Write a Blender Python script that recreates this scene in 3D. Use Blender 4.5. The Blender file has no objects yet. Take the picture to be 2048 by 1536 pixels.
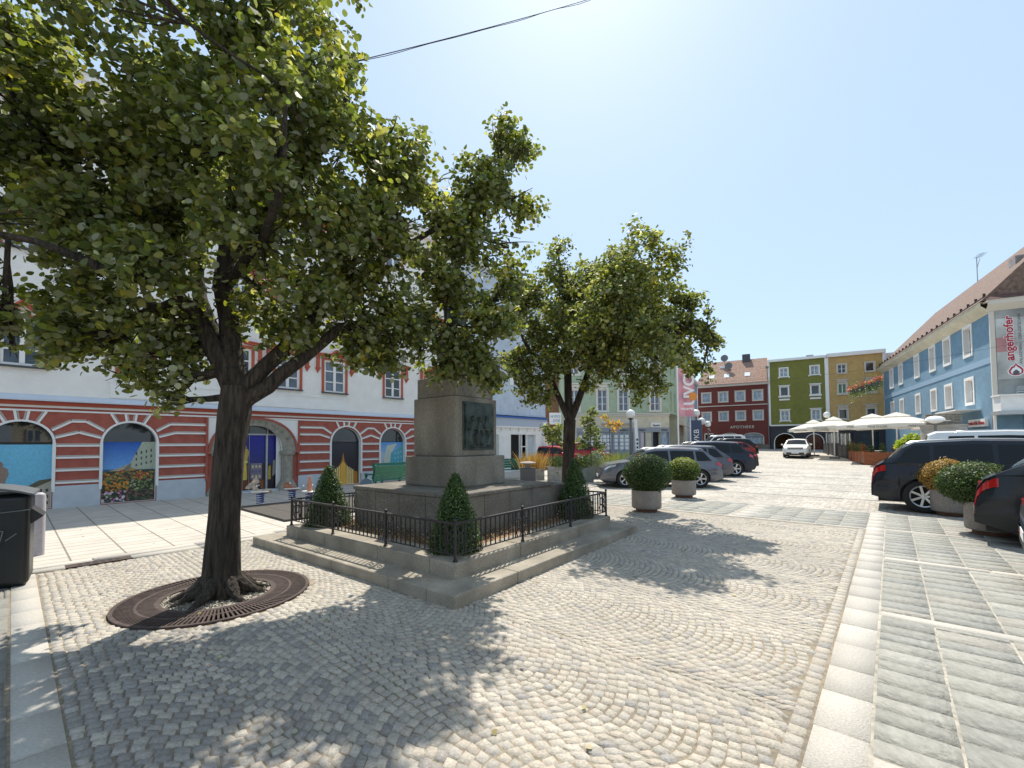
import bpy, bmesh, math, random
import numpy as np
from mathutils import Vector, Matrix
R = math.radians
random.seed(7); rng = np.random.default_rng(11)
scene = bpy.context.scene
C = scene.collection
# ------------------------------------------------------------------ camera
CAMZ = 1.6
cam_d = bpy.data.cameras.new("camera"); cam = bpy.data.objects.new("camera", cam_d); C.objects.link(cam)
cam_d.sensor_width = 36.0; cam_d.lens = 870 * 36 / 2048.0
cam_d.shift_y = 88 / 2048.0
cam_d.clip_start = 0.05; cam_d.clip_end = 2000
cam.matrix_world = (Matrix.Translation((0, 0, CAMZ)) @ Matrix.Rotation(R(90) + math.atan(31 / 870), 4, 'X') @ Matrix.Rotation(R(-0.4), 4, 'Z'))
scene.camera = cam
# ------------------------------------------------------------------ sky, sun, exposure
SUN_AZ, SUN_EL = 10.0, 57.5         # azimuth clockwise from +Y
w = bpy.data.worlds.new("World"); scene.world = w; w.use_nodes = True
nt = w.node_tree; nt.nodes.clear()
sky = nt.nodes.new('ShaderNodeTexSky'); sky.sky_type = 'NISHITA'; sky.sun_disc = False
sky.sun_elevation = R(SUN_EL); sky.sun_rotation = R(SUN_AZ)
sky.altitude = 400; sky.air_density = 1.0; sky.dust_density = 1.2; sky.ozone_density = 1.5
bg = nt.nodes.new('ShaderNodeBackground'); bg.inputs[1].default_value = 0.145
wo = nt.nodes.new('ShaderNodeOutputWorld')
hz = nt.nodes.new('ShaderNodeMix'); hz.data_type = 'RGBA'; hz.inputs[0].default_value = .66; hz.inputs[7].default_value = (3.5, 4.6, 5.7, 1)   # pale summer haze
nt.links.new(sky.outputs[0], hz.inputs[6]); nt.links.new(hz.outputs[2], bg.inputs[0]); nt.links.new(bg.outputs[0], wo.inputs[0])
sun_d = bpy.data.lights.new("sun", 'SUN'); sun_d.energy = 4.9; sun_d.angle = R(0.53); sun_d.color = (1.0, 0.935, 0.83)
sun = bpy.data.objects.new("sun", sun_d); C.objects.link(sun)
sd = Vector((math.sin(R(SUN_AZ)) * math.cos(R(SUN_EL)), math.cos(R(SUN_AZ)) * math.cos(R(SUN_EL)), math.sin(R(SUN_EL))))
sun.rotation_euler = sd.to_track_quat('Z', 'Y').to_euler(); sun.location = (0, 0, 40)
scene.view_settings.view_transform = 'Standard'; scene.view_settings.look = 'None'
scene.view_settings.exposure = 0.36; scene.view_settings.gamma = 1.0
scene.cycles.max_bounces = 6; scene.cycles.transparent_max_bounces = 8; scene.cycles.diffuse_bounces = 3
scene.cycles.use_denoising = True

# ------------------------------------------------------------------ helpers
def tag(o, label=None, cat=None, group=None, kind=None):
    if label: o['label'] = label
    if cat: o['category'] = cat
    if group: o['group'] = group
    if kind: o['kind'] = kind
    return o
def thing(name, label, cat, loc=(0, 0, 0), rz=0.0, group=None):
    o = bpy.data.objects.new(name, None); C.objects.link(o)
    o.location = loc; o.rotation_euler = (0, 0, rz); o.empty_display_size = 0.2
    return tag(o, label, cat, group)
def copy_thing(o, loc, rz, label, parent=None, group=None):
    c = o.copy(); C.objects.link(c); c.parent = parent
    if parent is None:
        c.location = loc; c.rotation_euler = (0, 0, rz); c['label'] = label
        if group: c['group'] = group
    for ch in list(o.children): copy_thing(ch, None, None, None, c)
    return c
A41 = R(49)
def UV(u, v, z=0.0):                # plaza coordinates to world
    return (u * math.cos(A41) - v * math.sin(A41), u * math.sin(A41) + v * math.cos(A41), z)
def G(y):                            # the far end of the square rises gently
    return 0.035 * max(0.0, min(y, 80) - 30)
def grd(x, y): return (x, y, G(y))

class MB:
    def __init__(s): s.v = []; s.f = []; s.m = []; s.c = []; s.col = (1, 1, 1)
    def add(s, vs, fs, mi=0, col=None):
        n = len(s.v); s.v.extend([tuple(p) for p in vs]); col = col or s.col
        for f in fs: s.f.append(tuple(i + n for i in f)); s.m.append(mi); s.c.append(col)
        return s
    def box(s, x0, x1, y0, y1, z0, z1, mi=0, col=None):
        return s.add([(x0,y0,z0),(x1,y0,z0),(x1,y1,z0),(x0,y1,z0),(x0,y0,z1),(x1,y0,z1),(x1,y1,z1),(x0,y1,z1)],
              [(0,3,2,1),(4,5,6,7),(0,1,5,4),(1,2,6,5),(2,3,7,6),(3,0,4,7)], mi, col)
    def obox(s, c, ax, ay, az, mi=0, col=None):     # oriented box: centre, three half-axis vectors
        c = Vector(c); ax = Vector(ax); ay = Vector(ay); az = Vector(az)
        vs = [c + ax*a + ay*b + az*d for d in (-1, 1) for a, b in ((-1,-1),(1,-1),(1,1),(-1,1))]
        return s.add(vs, [(0,3,2,1),(4,5,6,7),(0,1,5,4),(1,2,6,5),(2,3,7,6),(3,0,4,7)], mi, col)
    def bar(s, p, q, w, h=None, up=(0,0,1), mi=0, col=None):
        p = Vector(p); q = Vector(q); d = q - p; L = d.length
        if L < 1e-6: return s
        d /= L; up = Vector(up)
        if abs(d.dot(up)) > .99: up = Vector((0,1,0))
        sd_ = d.cross(up).normalized(); u2 = sd_.cross(d)
        return s.obox((p+q)/2, d*L/2, sd_*w/2, u2*(h or w)/2, mi, col)
    def tube(s, pts, rad, n=8, mi=0, col=None, cap=True):
        pts = [Vector(p) for p in pts]; k = len(pts)
        if not hasattr(rad, '__len__'): rad = [rad]*k
        vs = []; prev = None
        for i, p in enumerate(pts):
            d = (pts[min(i+1,k-1)] - pts[max(i-1,0)]).normalized()
            a = prev if prev is not None else Vector((1,0,0)) if abs(d.x) < .9 else Vector((0,1,0))
            a = (a - d*a.dot(d)).normalized(); b = d.cross(a); prev = a
            for j in range(n):
                t = 2*math.pi*j/n; vs.append(p + (a*math.cos(t) + b*math.sin(t))*rad[i])
        fs = [(i*n+j, i*n+(j+1)%n, (i+1)*n+(j+1)%n, (i+1)*n+j) for i in range(k-1) for j in range(n)]
        if cap: fs += [tuple(range(n-1,-1,-1)), tuple((k-1)*n+j for j in range(n))]
        return s.add(vs, fs, mi, col)
    def lathe(s, prof, n=24, c=(0,0,0), axis='z', mi=0, col=None, cap=True):   # profile [(r, h)]
        vs = []
        for r_, h in prof:
            for j in range(n):
                t = 2*math.pi*j/n; a, b = r_*math.cos(t), r_*math.sin(t)
                p = (a, b, h) if axis == 'z' else (a, -h, b)
                vs.append((p[0]+c[0], p[1]+c[1], p[2]+c[2]))
        k = len(prof)
        fs = [(i*n+j, i*n+(j+1)%n, (i+1)*n+(j+1)%n, (i+1)*n+j) for i in range(k-1) for j in range(n)]
        if cap: fs += [tuple(range(n-1,-1,-1)), tuple((k-1)*n+j for j in range(n))]
        return s.add(vs, fs, mi, col)
    def prism(s, poly, y0, y1, mi=0, col=None):      # polygon in xz, extruded along y
        n = len(poly)
        vs = [(x, y0, z) for x, z in poly] + [(x, y1, z) for x, z in poly]
        fs = [tuple(range(n)), tuple(range(2*n-1, n-1, -1))] + [(i, i+n, (i+1)%n+n, (i+1)%n) for i in range(n)]
        return s.add(vs, fs, mi, col)
    def sheet(s, poly, y, mi=0, col=None):
        return s.add([(x, y, z) for x, z in poly], [tuple(range(len(poly)))], mi, col)
    def ball(s, c, r, n=16, sz=1.0, mi=0, col=None):
        k = n//2
        return s.lathe([(max(1e-4, r*math.sin(math.pi*i/k)), -r*sz*math.cos(math.pi*i/k)) for i in range(k+1)], n, c, 'z', mi, col)
    def build(s, name, mats, parent=None, smooth=False, bevel=0, seg=2, fixn=True):
        me = bpy.data.meshes.new(name); me.from_pydata(s.v, [], s.f)
        if not isinstance(mats, (list, tuple)): mats = [mats]
        for m_ in mats: me.materials.append(m_)
        me.polygons.foreach_set('material_index', s.m)
        if any(c != (1, 1, 1) for c in s.c):
            at = me.color_attributes.new('Col', 'FLOAT_COLOR', 'CORNER')
            arr = np.concatenate([np.tile(np.array([*c, 1.0], dtype=np.float32), len(f)) for c, f in zip(s.c, s.f)])
            at.data.foreach_set('color', arr)
        if smooth: me.polygons.foreach_set('use_smooth', [True]*len(s.f))
        me.update()
        if fixn:
            b = bmesh.new(); b.from_mesh(me); bmesh.ops.recalc_face_normals(b, faces=b.faces); b.to_mesh(me); b.free()
        o = bpy.data.objects.new(name, me); C.objects.link(o)
        if parent: o.parent = parent
        if bevel:
            md = o.modifiers.new('bevel', 'BEVEL'); md.width = bevel; md.segments = seg; md.limit_method = 'ANGLE'; md.angle_limit = R(40)
        if smooth:
            try:
                for p_ in me.polygons: pass
                md = None
                me.set_sharp_from_angle(angle=R(38))
            except Exception: pass
        return o

def mat(name, col, rough=.8, ns=0, na=.15, bs=0, ba=.1, metal=0, vcol=False, coat=0, stretch=(1,1,1), detail=6, spec=.5, ns2=0, na2=.2, col2=None, cs=2.0, transl=0, emit=0, ttint=(1.6, 1.7, .7), rot=0, bd=.02):
    """procedural material: base colour x noise, optional vertex colour, second colour in patches, bump"""
    m = bpy.data.materials.new(name); m.use_nodes = True; t = m.node_tree; N = t.nodes; L = t.links
    p = N['Principled BSDF']; p.inputs['Roughness'].default_value = rough; p.inputs['Metallic'].default_value = metal
    p.inputs['Specular IOR Level'].default_value = spec; p.inputs['Coat Weight'].default_value = coat
    tc = N.new('ShaderNodeTexCoord'); mp = N.new('ShaderNodeMapping'); mp.inputs['Scale'].default_value = stretch; mp.inputs['Rotation'].default_value = (0, 0, rot)
    L.new(tc.outputs['Object'], mp.inputs[0])
    rgb = N.new('ShaderNodeRGB'); rgb.outputs[0].default_value = (*col, 1); cur = rgb.outputs[0]
    def mul(a, b, kind='MULTIPLY', fac=1.0):
        x = N.new('ShaderNodeMix'); x.data_type = 'RGBA'; x.blend_type = kind
        if hasattr(fac, 'links') or not isinstance(fac, (int, float)): L.new(fac, x.inputs[0])
        else: x.inputs[0].default_value = fac
        L.new(a, x.inputs[6]); L.new(b, x.inputs[7]); return x.outputs[2]
    def noise(sc, lo, hi, det=detail):
        n = N.new('ShaderNodeTexNoise'); n.inputs['Scale'].default_value = sc; n.inputs['Detail'].default_value = det
        L.new(mp.outputs[0], n.inputs[0]); r = N.new('ShaderNodeMapRange'); r.inputs[1].default_value = .3; r.inputs[2].default_value = .7
        r.inputs[3].default_value = lo; r.inputs[4].default_value = hi; L.new(n.outputs[0], r.inputs[0]); return n, r
    if vcol:
        a = N.new('ShaderNodeAttribute'); a.attribute_name = 'Col'; cur = mul(cur, a.outputs['Color'])
    if col2:
        n, r = noise(cs, 0, 1); c2 = N.new('ShaderNodeRGB'); c2.outputs[0].default_value = (*col2, 1)
        cur = mul(cur, c2.outputs[0], 'MIX', r.outputs[0])
    if ns:
        n, r = noise(ns, 1-na, 1+na); cb = N.new('ShaderNodeCombineColor')
        for i in range(3): L.new(r.outputs[0], cb.inputs[i])
        cur = mul(cur, cb.outputs[0])
    if ns2:
        n, r = noise(ns2, 1-na2, 1+na2, 3); cb = N.new('ShaderNodeCombineColor')
        for i in range(3): L.new(r.outputs[0], cb.inputs[i])
        cur = mul(cur, cb.outputs[0])
    L.new(cur, p.inputs['Base Color'])
    if bs:
        n = N.new('ShaderNodeTexNoise'); n.inputs['Scale'].default_value = bs; n.inputs['Detail'].default_value = 5; L.new(mp.outputs[0], n.inputs[0])
        b = N.new('ShaderNodeBump'); b.inputs['Strength'].default_value = ba; b.inputs['Distance'].default_value = bd
        L.new(n.outputs[0], b.inputs['Height']); L.new(b.outputs[0], p.inputs['Normal'])
    if transl:
        tr = N.new('ShaderNodeBsdfTranslucent'); tm = N.new('ShaderNodeRGB'); tm.outputs[0].default_value = (*ttint, 1)
        L.new(mul(cur, tm.outputs[0]), tr.inputs[0])
        mx = N.new('ShaderNodeMixShader'); mx.inputs[0].default_value = transl
        L.new(p.outputs[0], mx.inputs[1]); L.new(tr.outputs[0], mx.inputs[2]); L.new(mx.outputs[0], N['Material Output'].inputs[0])
    if emit:
        L.new(cur, p.inputs['Emission Color']); p.inputs['Emission Strength'].default_value = emit
    return m

def glass_mat(name, tint=(.02,.025,.03), rough=.03):
    m = mat(name, tint, rough, spec=.8, ns=1.2, na=.5); return m

M = {}
M['white'] = mat('white_plaster', (.83,.80,.75), .9, ns=2, na=.05, bs=18, ba=.9)
M['whitesm'] = mat('smooth_white_paint', (.82,.80,.765), .6, ns=3, na=.04)
M['stuccored'] = mat('red_stucco', (.385,.105,.075), .92, ns=5, na=.14, bs=30, ba=1.0)
M['trimred'] = mat('terracotta_trim', (.46,.10,.055), .8, ns=6, na=.1, bs=30, ba=.2)
M['rustred'] = mat('cornice_paint', (.34,.06,.03), .8, ns=6, na=.1)
M['plinth'] = mat('grey_plinth_paint', (.52,.55,.59), .85, ns=4, na=.07, bs=25, ba=.3)
M['sandst'] = mat('portal_stone', (.30,.275,.22), .9, ns=9, na=.2, bs=20, ba=.4)
M['glass'] = glass_mat('window_glass')
M['glassb'] = mat('blue_reflecting_glass', (.10,.13,.17), .08, spec=.8, ns=1.5, na=.5)
M['curtain'] = mat('curtained_glass', (.30,.36,.42), .15, ns=6, na=.35, stretch=(1,1,.4))
M['dark'] = mat('dark_interior', (.012,.012,.014), .6)
M['iron'] = mat('cast_iron', (.045,.042,.045), .5, metal=.5, ns=30, na=.3, bs=60, ba=.2)
M['rust'] = mat('rusty_iron', (.062,.040,.033), .75, ns=14, na=.35, bs=50, ba=.3)
M['stone'] = mat('weathered_concrete', (.27,.25,.21), .9, col2=(.16,.14,.11), cs=1.7, ns=2.6, na=.30, bs=45, ba=.7, ns2=60, na2=.25, stretch=(1,1,.35))
M['stonep'] = mat('pebbled_concrete', (.20,.18,.152), .95, ns=2.5, na=.3, bs=90, ba=1.0, ns2=75, na2=.55)
M['stepst'] = mat('step_granite', (.31,.275,.22), .9, ns=2.5, na=.3, bs=60, ba=.7, ns2=70, na2=.25)
M['bronze'] = mat('bronze', (.05,.065,.058), .42, metal=.5, ns=7, na=.5, bs=14, ba=.4)
M['cobble'] = mat('cobblestone', (1.06,1.05,1.03), .85, vcol=True, ns=60, na=.2, bs=70, ba=.35, ns2=.6, na2=.10)
M['slab'] = mat('grey_green_slate', (1,1,1), .8, vcol=True, ns=24, na=.15, bs=22, ba=1.0, stretch=(1,.7,1), rot=R(-38), ns2=5, na2=.10, detail=10)
M['granite'] = mat('light_granite', (1,1,1), .85, vcol=True, ns=70, na=.14, bs=80, ba=.3, ns2=3, na2=.06)
M['bark'] = mat('bark', (.062,.045,.033), .95, ns=34, na=.75, bs=38, ba=1.0, stretch=(1,1,.13), col2=(.03,.024,.017), cs=5, bd=.06)
M['leaf'] = mat('leaf', (1,1,1), .55, vcol=True, transl=.42, spec=.35)
M['leafb'] = mat('box_leaf', (1,1,1), .5, vcol=True, transl=.2, spec=.4)
M['blk'] = mat('black_plastic', (.015,.016,.018), .55, ns=20, na=.2)
M['rubber'] = mat('tyre_rubber', (.018,.018,.018), .8)
M['alloy'] = mat('alloy', (.55,.56,.58), .3, metal=.8)
M['steel'] = mat('galvanised_steel', (.42,.43,.44), .45, metal=.6, ns=10, na=.1)
M['polegrey'] = mat('grey_lamp_pole', (.16,.165,.17), .5, metal=.3)
M['globe'] = mat('opal_globe', (.82,.82,.80), .35)
M['carglass'] = mat('car_glass', (.006,.008,.009), .04, spec=.35)
M['redlens'] = mat('red_lens', (.45,.01,.012), .12, coat=.8)
M['clearlens'] = mat('clear_lens', (.65,.68,.72), .1, metal=.3, coat=.8)
M['plate'] = mat('plate_white', (.75,.75,.75), .5)
M['bench'] = mat('green_bench_paint', (.008,.13,.075), .45, ns=8, na=.2)
M['pot'] = mat('exposed_aggregate_pot', (.33,.29,.26), .95, ns=90, na=.45, bs=100, ba=.9, ns2=4, na2=.12)
M['gravel'] = mat('gravel', (.36,.33,.27), .9, ns=60, na=.5, bs=60, ba=1.0)
M['mulch'] = mat('mulch', (.30,.19,.11), .9, ns=26, na=.6, bs=30, ba=1.0)
M['tile'] = mat('roof_tiles', (.28,.17,.125), .9, ns=5, na=.35, bs=14, ba=1.0, ns2=40, na2=.3)
M['wood'] = mat('stained_planter_wood', (.30,.085,.028), .5, ns=4, na=.25, stretch=(.4,.4,6))
M['canvas'] = mat('cream_canvas', (.82,.79,.72), .9, transl=.35, ttint=(1,1,1))
M['anthracite'] = mat('anthracite', (.06,.062,.068), .55)
M['paint'] = mat('paint', (1,1,1), .7, vcol=True, ns=12, na=.06)
M['poster'] = mat('printed_film', (1,1,1), .35, vcol=True, ns=25, na=.12)
M['matr'] = mat('rubber_mat', (.085,.075,.065), .95, ns=50, na=.3, bs=60, ba=.5)
M['cable'] = mat('black_cable', (.02,.02,.022), .6)
def wallmat(n, c, b=.4): return mat(n, c, .92, ns=3, na=.10, bs=22, ba=b, ns2=.6, na2=.09)

def leaf_mesh(name, P, Nn, S, Cc, m, parent=None, sides=6, asp=1.0):
    """one small polygon per leaf"""
    P = np.asarray(P, float); n = len(P); Nn = Nn / (np.linalg.norm(Nn, axis=1, keepdims=True) + 1e-9)
    a = np.cross(Nn, rng.normal(size=(n, 3))); a /= (np.linalg.norm(a, axis=1, keepdims=True) + 1e-9); b = np.cross(Nn, a)
    ang = np.linspace(0, 2*np.pi, sides, endpoint=False)
    rr = np.array([1.15 if i == 0 else (.92 if i % 2 else 1.0) for i in range(sides)])
    V = np.zeros((n, sides, 3)); S = np.asarray(S).reshape(n, 1)
    fold = rng.uniform(-.1, .5, (n, 1))
    for i in range(sides):
        V[:, i] = P + S*rr[i]*(a*math.cos(ang[i]) + b*asp*math.sin(ang[i])) + Nn*S*fold*abs(math.sin(ang[i]))
    me = bpy.data.meshes.new(name); me.vertices.add(n*sides); me.vertices.foreach_set('co', V.reshape(-1))
    me.loops.add(n*sides); me.loops.foreach_set('vertex_index', np.arange(n*sides, dtype=np.int32))
    me.polygons.add(n); me.polygons.foreach_set('loop_start', np.arange(0, n*sides, sides, dtype=np.int32))
    at = me.color_attributes.new('Col', 'FLOAT_COLOR', 'CORNER')
    cc = np.concatenate([np.asarray(Cc, dtype=np.float32), np.ones((n, 1), np.float32)], axis=1)
    at.data.foreach_set('color', np.repeat(cc, sides, axis=0).reshape(-1))
    me.materials.append(m); me.update(calc_edges=True); me.validate()
    o = bpy.data.objects.new(name, me); C.objects.link(o)
    if parent: o.parent = parent
    return o

def lettering(s, size, m, parent, loc, rot, depth=.01, name='lettering', spacing=1.0, align='CENTER', bold=.0, sx=1.0):
    cu = bpy.data.curves.new('tmp', 'FONT'); cu.body = s; cu.size = size; cu.extrude = depth; cu.align_x = align; cu.align_y = 'CENTER'
    cu.space_character = spacing; cu.offset = bold
    t = bpy.data.objects.new('tmp', cu); C.objects.link(t)
    dg = bpy.context.evaluated_depsgraph_get(); me = bpy.data.meshes.new_from_object(t.evaluated_get(dg))
    bpy.data.objects.remove(t); me.materials.clear(); me.materials.append(m)
    o = bpy.data.objects.new(name, me); C.objects.link(o); o.parent = parent; o.location = loc; o.rotation_euler = rot; o.scale = (sx, 1, 1)
    return o
FACE = (R(90), 0, 0)                # text standing in a facade's xz plane, read from -y
# ------------------------------------------------------------------ ground and paving
SANDY = [(.385,.35,.30),(.37,.345,.30),(.40,.37,.315),(.355,.33,.295),(.335,.315,.285),(.415,.38,.33),(.375,.335,.285)]
def ground_mat():
    m = bpy.data.materials.new('far_cobbles'); m.use_nodes = True; t = m.node_tree; N = t.nodes; L = t.links
    p = N['Principled BSDF']; p.inputs['Roughness'].default_value = .85
    tc = N.new('ShaderNodeTexCoord'); mp = N.new('ShaderNodeMapping'); mp.inputs['Rotation'].default_value = (0, 0, -A41); L.new(tc.outputs['Object'], mp.inputs[0])
    v1 = N.new('ShaderNodeTexVoronoi'); v1.inputs['Scale'].default_value = 8.5; v1.inputs['Randomness'].default_value = .45; L.new(mp.outputs[0], v1.inputs[0])
    v2 = N.new('ShaderNodeTexVoronoi'); v2.feature = 'DISTANCE_TO_EDGE'; v2.inputs['Scale'].default_value = 8.5; v2.inputs['Randomness'].default_value = .45; L.new(mp.outputs[0], v2.inputs[0])
    cr = N.new('ShaderNodeValToRGB'); e = cr.color_ramp.elements
    e[0].color = (.34,.32,.28,1); e[1].color = (.54,.50,.44,1); sp = N.new('ShaderNodeSeparateColor'); L.new(v1.outputs['Color'], sp.inputs[0]); L.new(sp.outputs[0], cr.inputs[0])
    mr = N.new('ShaderNodeMapRange'); mr.inputs[1].default_value = 0; mr.inputs[2].default_value = .09; L.new(v2.outputs['Distance'], mr.inputs[0])
    mx = N.new('ShaderNodeMix'); mx.data_type = 'RGBA'; mx.inputs[6].default_value = (.27,.235,.19,1); L.new(mr.outputs[0], mx.inputs[0]); L.new(cr.outputs[0], mx.inputs[7])
    n = N.new('ShaderNodeTexNoise'); n.inputs['Scale'].default_value = .5; n.inputs['Detail'].default_value = 8; L.new(mp.outputs[0], n.inputs[0])
    r = N.new('ShaderNodeMapRange'); r.inputs[1].default_value = .3; r.inputs[2].default_value = .7; r.inputs[3].default_value = .82; r.inputs[4].default_value = 1.15; L.new(n.outputs[0], r.inputs[0])
    ml = N.new('ShaderNodeMix'); ml.data_type = 'RGBA'; ml.blend_type = 'MULTIPLY'; ml.inputs[0].default_value = 1; L.new(mx.outputs[2], ml.inputs[6])
    cb = N.new('ShaderNodeCombineColor'); [L.new(r.outputs[0], cb.inputs[i]) for i in range(3)]; L.new(cb.outputs[0], ml.inputs[7])
    L.new(ml.outputs[2], p.inputs['Base Color'])
    b = N.new('ShaderNodeBump'); b.inputs['Strength'].default_value = .5; b.inputs['Distance'].default_value = .015; L.new(mr.outputs[0], b.inputs['Height']); L.new(b.outputs[0], p.inputs['Normal'])
    return m
gm = ground_mat()
g = MB(); ys = [-60, 12, 30, 42, 54, 66, 80, 400]
for a, b in zip(ys, ys[1:]):
    for xa, xb in ((-150, 0), (0, 150), (150, 400)):
        g.add([(xa, a, G(a)-.012), (xb, a, G(a)-.012), (xb, b, G(b)-.012), (xa, b, G(b)-.012)], [(0, 1, 2, 3)])
tag(g.build('ground', gm), kind='structure')
jm = mat('joint_sand', (.17,.145,.11), .95, ns=30, na=.3, col2=(.29,.24,.17), cs=.7)
MZ = Vector((-0.5617, 4.2526)); MANG = R(52.2)                         # front corner and heading of the monument
def mon(a, b): return (MZ.x + a*math.cos(MANG) - b*math.sin(MANG), MZ.y + a*math.sin(MANG) + b*math.cos(MANG))
def inmon(x, y, pad=0.0):
    dx, dy = x - MZ.x, y - MZ.y; a = dx*math.cos(MANG) + dy*math.sin(MANG); b = -dx*math.sin(MANG) + dy*math.cos(MANG)
    return -pad < a < 4.6+pad and -pad < b < 4.6+pad
GR = (1.5, 5.5, .88)                                                   # tree grate centre (u, v) and radius
T2 = (1.32, 10.35)                                                     # second tree, world
js = MB(); q = [UV(0, .3), UV(10.3, .3), UV(10.3, 8.3), UV(0, 8.3)]
js.add([(a, b, -.008) for a, b, c in q], [(0, 1, 2, 3)]); tag(js.build('joint_bed', jm), kind='structure')

def tint(c, lo): k = random.uniform(lo, 1.0); return tuple(x*k for x in c)
def stones(name, items, m, label=None, h=.012, kind='structure'):
    """items: list of (4 corner uv, colour, z) -> one mesh of separate bevelled stones"""
    n = len(items); V = np.zeros((n, 8, 3)); cols = np.zeros((n, 3))
    for i, (cs, col, z) in enumerate(items):
        cu = sum(c[0] for c in cs)/4; cv = sum(c[1] for c in cs)/4
        for k, c in enumerate(cs):
            x, y, _ = UV(*c); V[i, k] = (x, y, z-h)
            d = math.hypot(c[0]-cu, c[1]-cv); f = max(.5, 1-.009/d); x, y, _ = UV(cu+(c[0]-cu)*f, cv+(c[1]-cv)*f); V[i, k+4] = (x, y, z + random.uniform(-.0015,.0015))
        cols[i] = col
    F = np.array([(4,5,6,7),(0,1,5,4),(1,2,6,5),(2,3,7,6),(3,0,4,7)])
    li = (F.reshape(1, -1) + (np.arange(n)*8).reshape(-1, 1)).reshape(-1).astype(np.int32)
    me = bpy.data.meshes.new(name); me.vertices.add(n*8); me.vertices.foreach_set('co', V.reshape(-1)); me.loops.add(len(li)); me.loops.foreach_set('vertex_index', li)
    me.polygons.add(n*5); me.polygons.foreach_set('loop_start', np.arange(0, n*20, 4, dtype=np.int32))
    at = me.color_attributes.new('Col', 'FLOAT_COLOR', 'CORNER'); at.data.foreach_set('color', np.repeat(np.concatenate([cols, np.ones((n, 1))], 1), 20, axis=0).astype(np.float32).reshape(-1))
    me.materials.append(m); me.update(calc_edges=True)
    o = bpy.data.objects.new(name, me); C.objects.link(o); tag(o, kind=kind); return o
# cobbles laid in segmental arches
items = []; BW = 1.41; ROW = .073; J = .006
def cobcol(u, v):
    c = random.choice(SANDY); k = random.uniform(.91, 1.07)
    if random.random() < .02: c = (.27,.26,.25)
    # the bay beside the left strip is darker basalt
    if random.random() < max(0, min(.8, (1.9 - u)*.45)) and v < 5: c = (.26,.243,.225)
    return tuple(x*k for x in c)
for bay in range(0, 7):
    uc = .245 + BW*(bay+.5)
    off = random.uniform(0, ROW)
    for r in range(-4, 122):
        vb0 = 8.5 + off - r*ROW; nst = 20 + (r % 2)
        ph = random.uniform(-.2, .2)/nst
        for k in range(nst):
            s0 = -1 + 2*k/nst + (ph if k else 0); s1 = -1 + 2*(k+1)/nst + (ph if k < nst-1 else 0)
            def av(q_): return vb0 - .39*((1 - q_*q_) if bay > 1 or (bay == 1 and q_ > 0) else (math.cos(math.pi*q_)+1)/2)
            ru = ROW - J; jt = lambda: random.uniform(-.007, .007)
            sk = lambda q_: ROW*.7*q_*(1-abs(q_)**3)
            ua, ub = uc + s0*BW/2 + J/2, uc + s1*BW/2 - J/2
            cs = [(ua+jt()-sk(s0)/2, av(s0)+jt()), (ub+jt()-sk(s1)/2, av(s1)+jt()), (ub+jt()+sk(s1)/2, av(s1)-ru+jt()), (ua+jt()+sk(s0)/2, av(s0)-ru+jt())]
            cu, cv = sum(c[0] for c in cs)/4, sum(c[1] for c in cs)/4
            if not (.255 < cu < 10.2 and .50 < cv < 8.16): continue
            x, y, _ = UV(cu, cv)
            if inmon(x, y, -.02): continue
            if math.hypot(cu-GR[0], cv-GR[1]) < GR[2]+.02: continue
            if y < .6: continue
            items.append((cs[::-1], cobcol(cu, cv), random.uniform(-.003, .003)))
for edge_v in (.44, ):                                                   # straight border courses
    u = .3
    while u < 10.1:
        l = random.uniform(.09, .13); items.append(([(u, edge_v-.045), (u+l-J, edge_v-.045), (u+l-J, edge_v+.045), (u, edge_v+.045)], cobcol(u, 9), 0)); u += l
stones('cobblestone_pavement', items, M['cobble'])
def slabs(name, u0, u1, v0, v1, du, dv, cols, m, jit=.3, gap=.008, run='u', z=0.0, skip=None):
    it = []; v = v0; row = 0
    while v < v1-.02:
        v2 = min(v1, v+dv); u = u0 - random.uniform(0, du) * (jit > .2)
        while u < u1-.02:
            l = du*random.uniform(1-jit, 1+jit*.6); a, b = max(u, u0), min(u+l, u1)
            if b-a > .03 and not (skip and skip((a+b)/2, (v+v2)/2)):
                k = random.uniform(.90, 1.08); c = random.choice(cols); e = lambda: random.uniform(-.003, .003)
                it.append(([(a+gap/2, v+gap/2+e()), (b-gap/2+e(), v+gap/2+e()), (b-gap/2+e(), v2-gap/2+e()), (a+gap/2, v2-gap/2+e())], tuple(x*k for x in c), z + random.uniform(-.001,.0015)))
            u += l
        v = v2; row += 1
    return it
SL = [(.275,.27,.24),(.295,.29,.26),(.26,.262,.24),(.305,.30,.27),(.28,.278,.25),(.30,.285,.25)]
LG = [(.44,.415,.37),(.47,.44,.395),(.42,.395,.355)]
bed = MB()
for (a, b, c, d) in ((-8, 12.8, -14, .40), (-8, .30, .40, 8.4), (10.2, 12.8, .40, 7)):
    bed.add([UV(a, c, -.009), UV(b, c, -.009), UV(b, d, -.009), UV(a, d, -.009)], [(0, 1, 2, 3)])
tag(bed.build('slab_bed', mat('pale_mortar', (.36,.335,.285), .95, ns=20, na=.3, ns2=1, na2=.2)), kind='structure')
it = []; marks = [-2.3, .22, 2.74, 5.26, 7.78, 10.30]
for a, b in zip(marks, marks[1:]):
    it += slabs('', a+.18, b, -13, .12, .25, .44, SL, None, jit=.35, gap=.011)
it += slabs('', 10.48, 12.6, -13, .12, .25, .44, SL, None, jit=.3)
it += slabs('', 10.42, 12.45, .38, 6.6, .32, .40, SL, None, jit=.3, skip=lambda u, v: 2.25 < v < 2.7 or 4.5 < v < 4.95)
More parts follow.
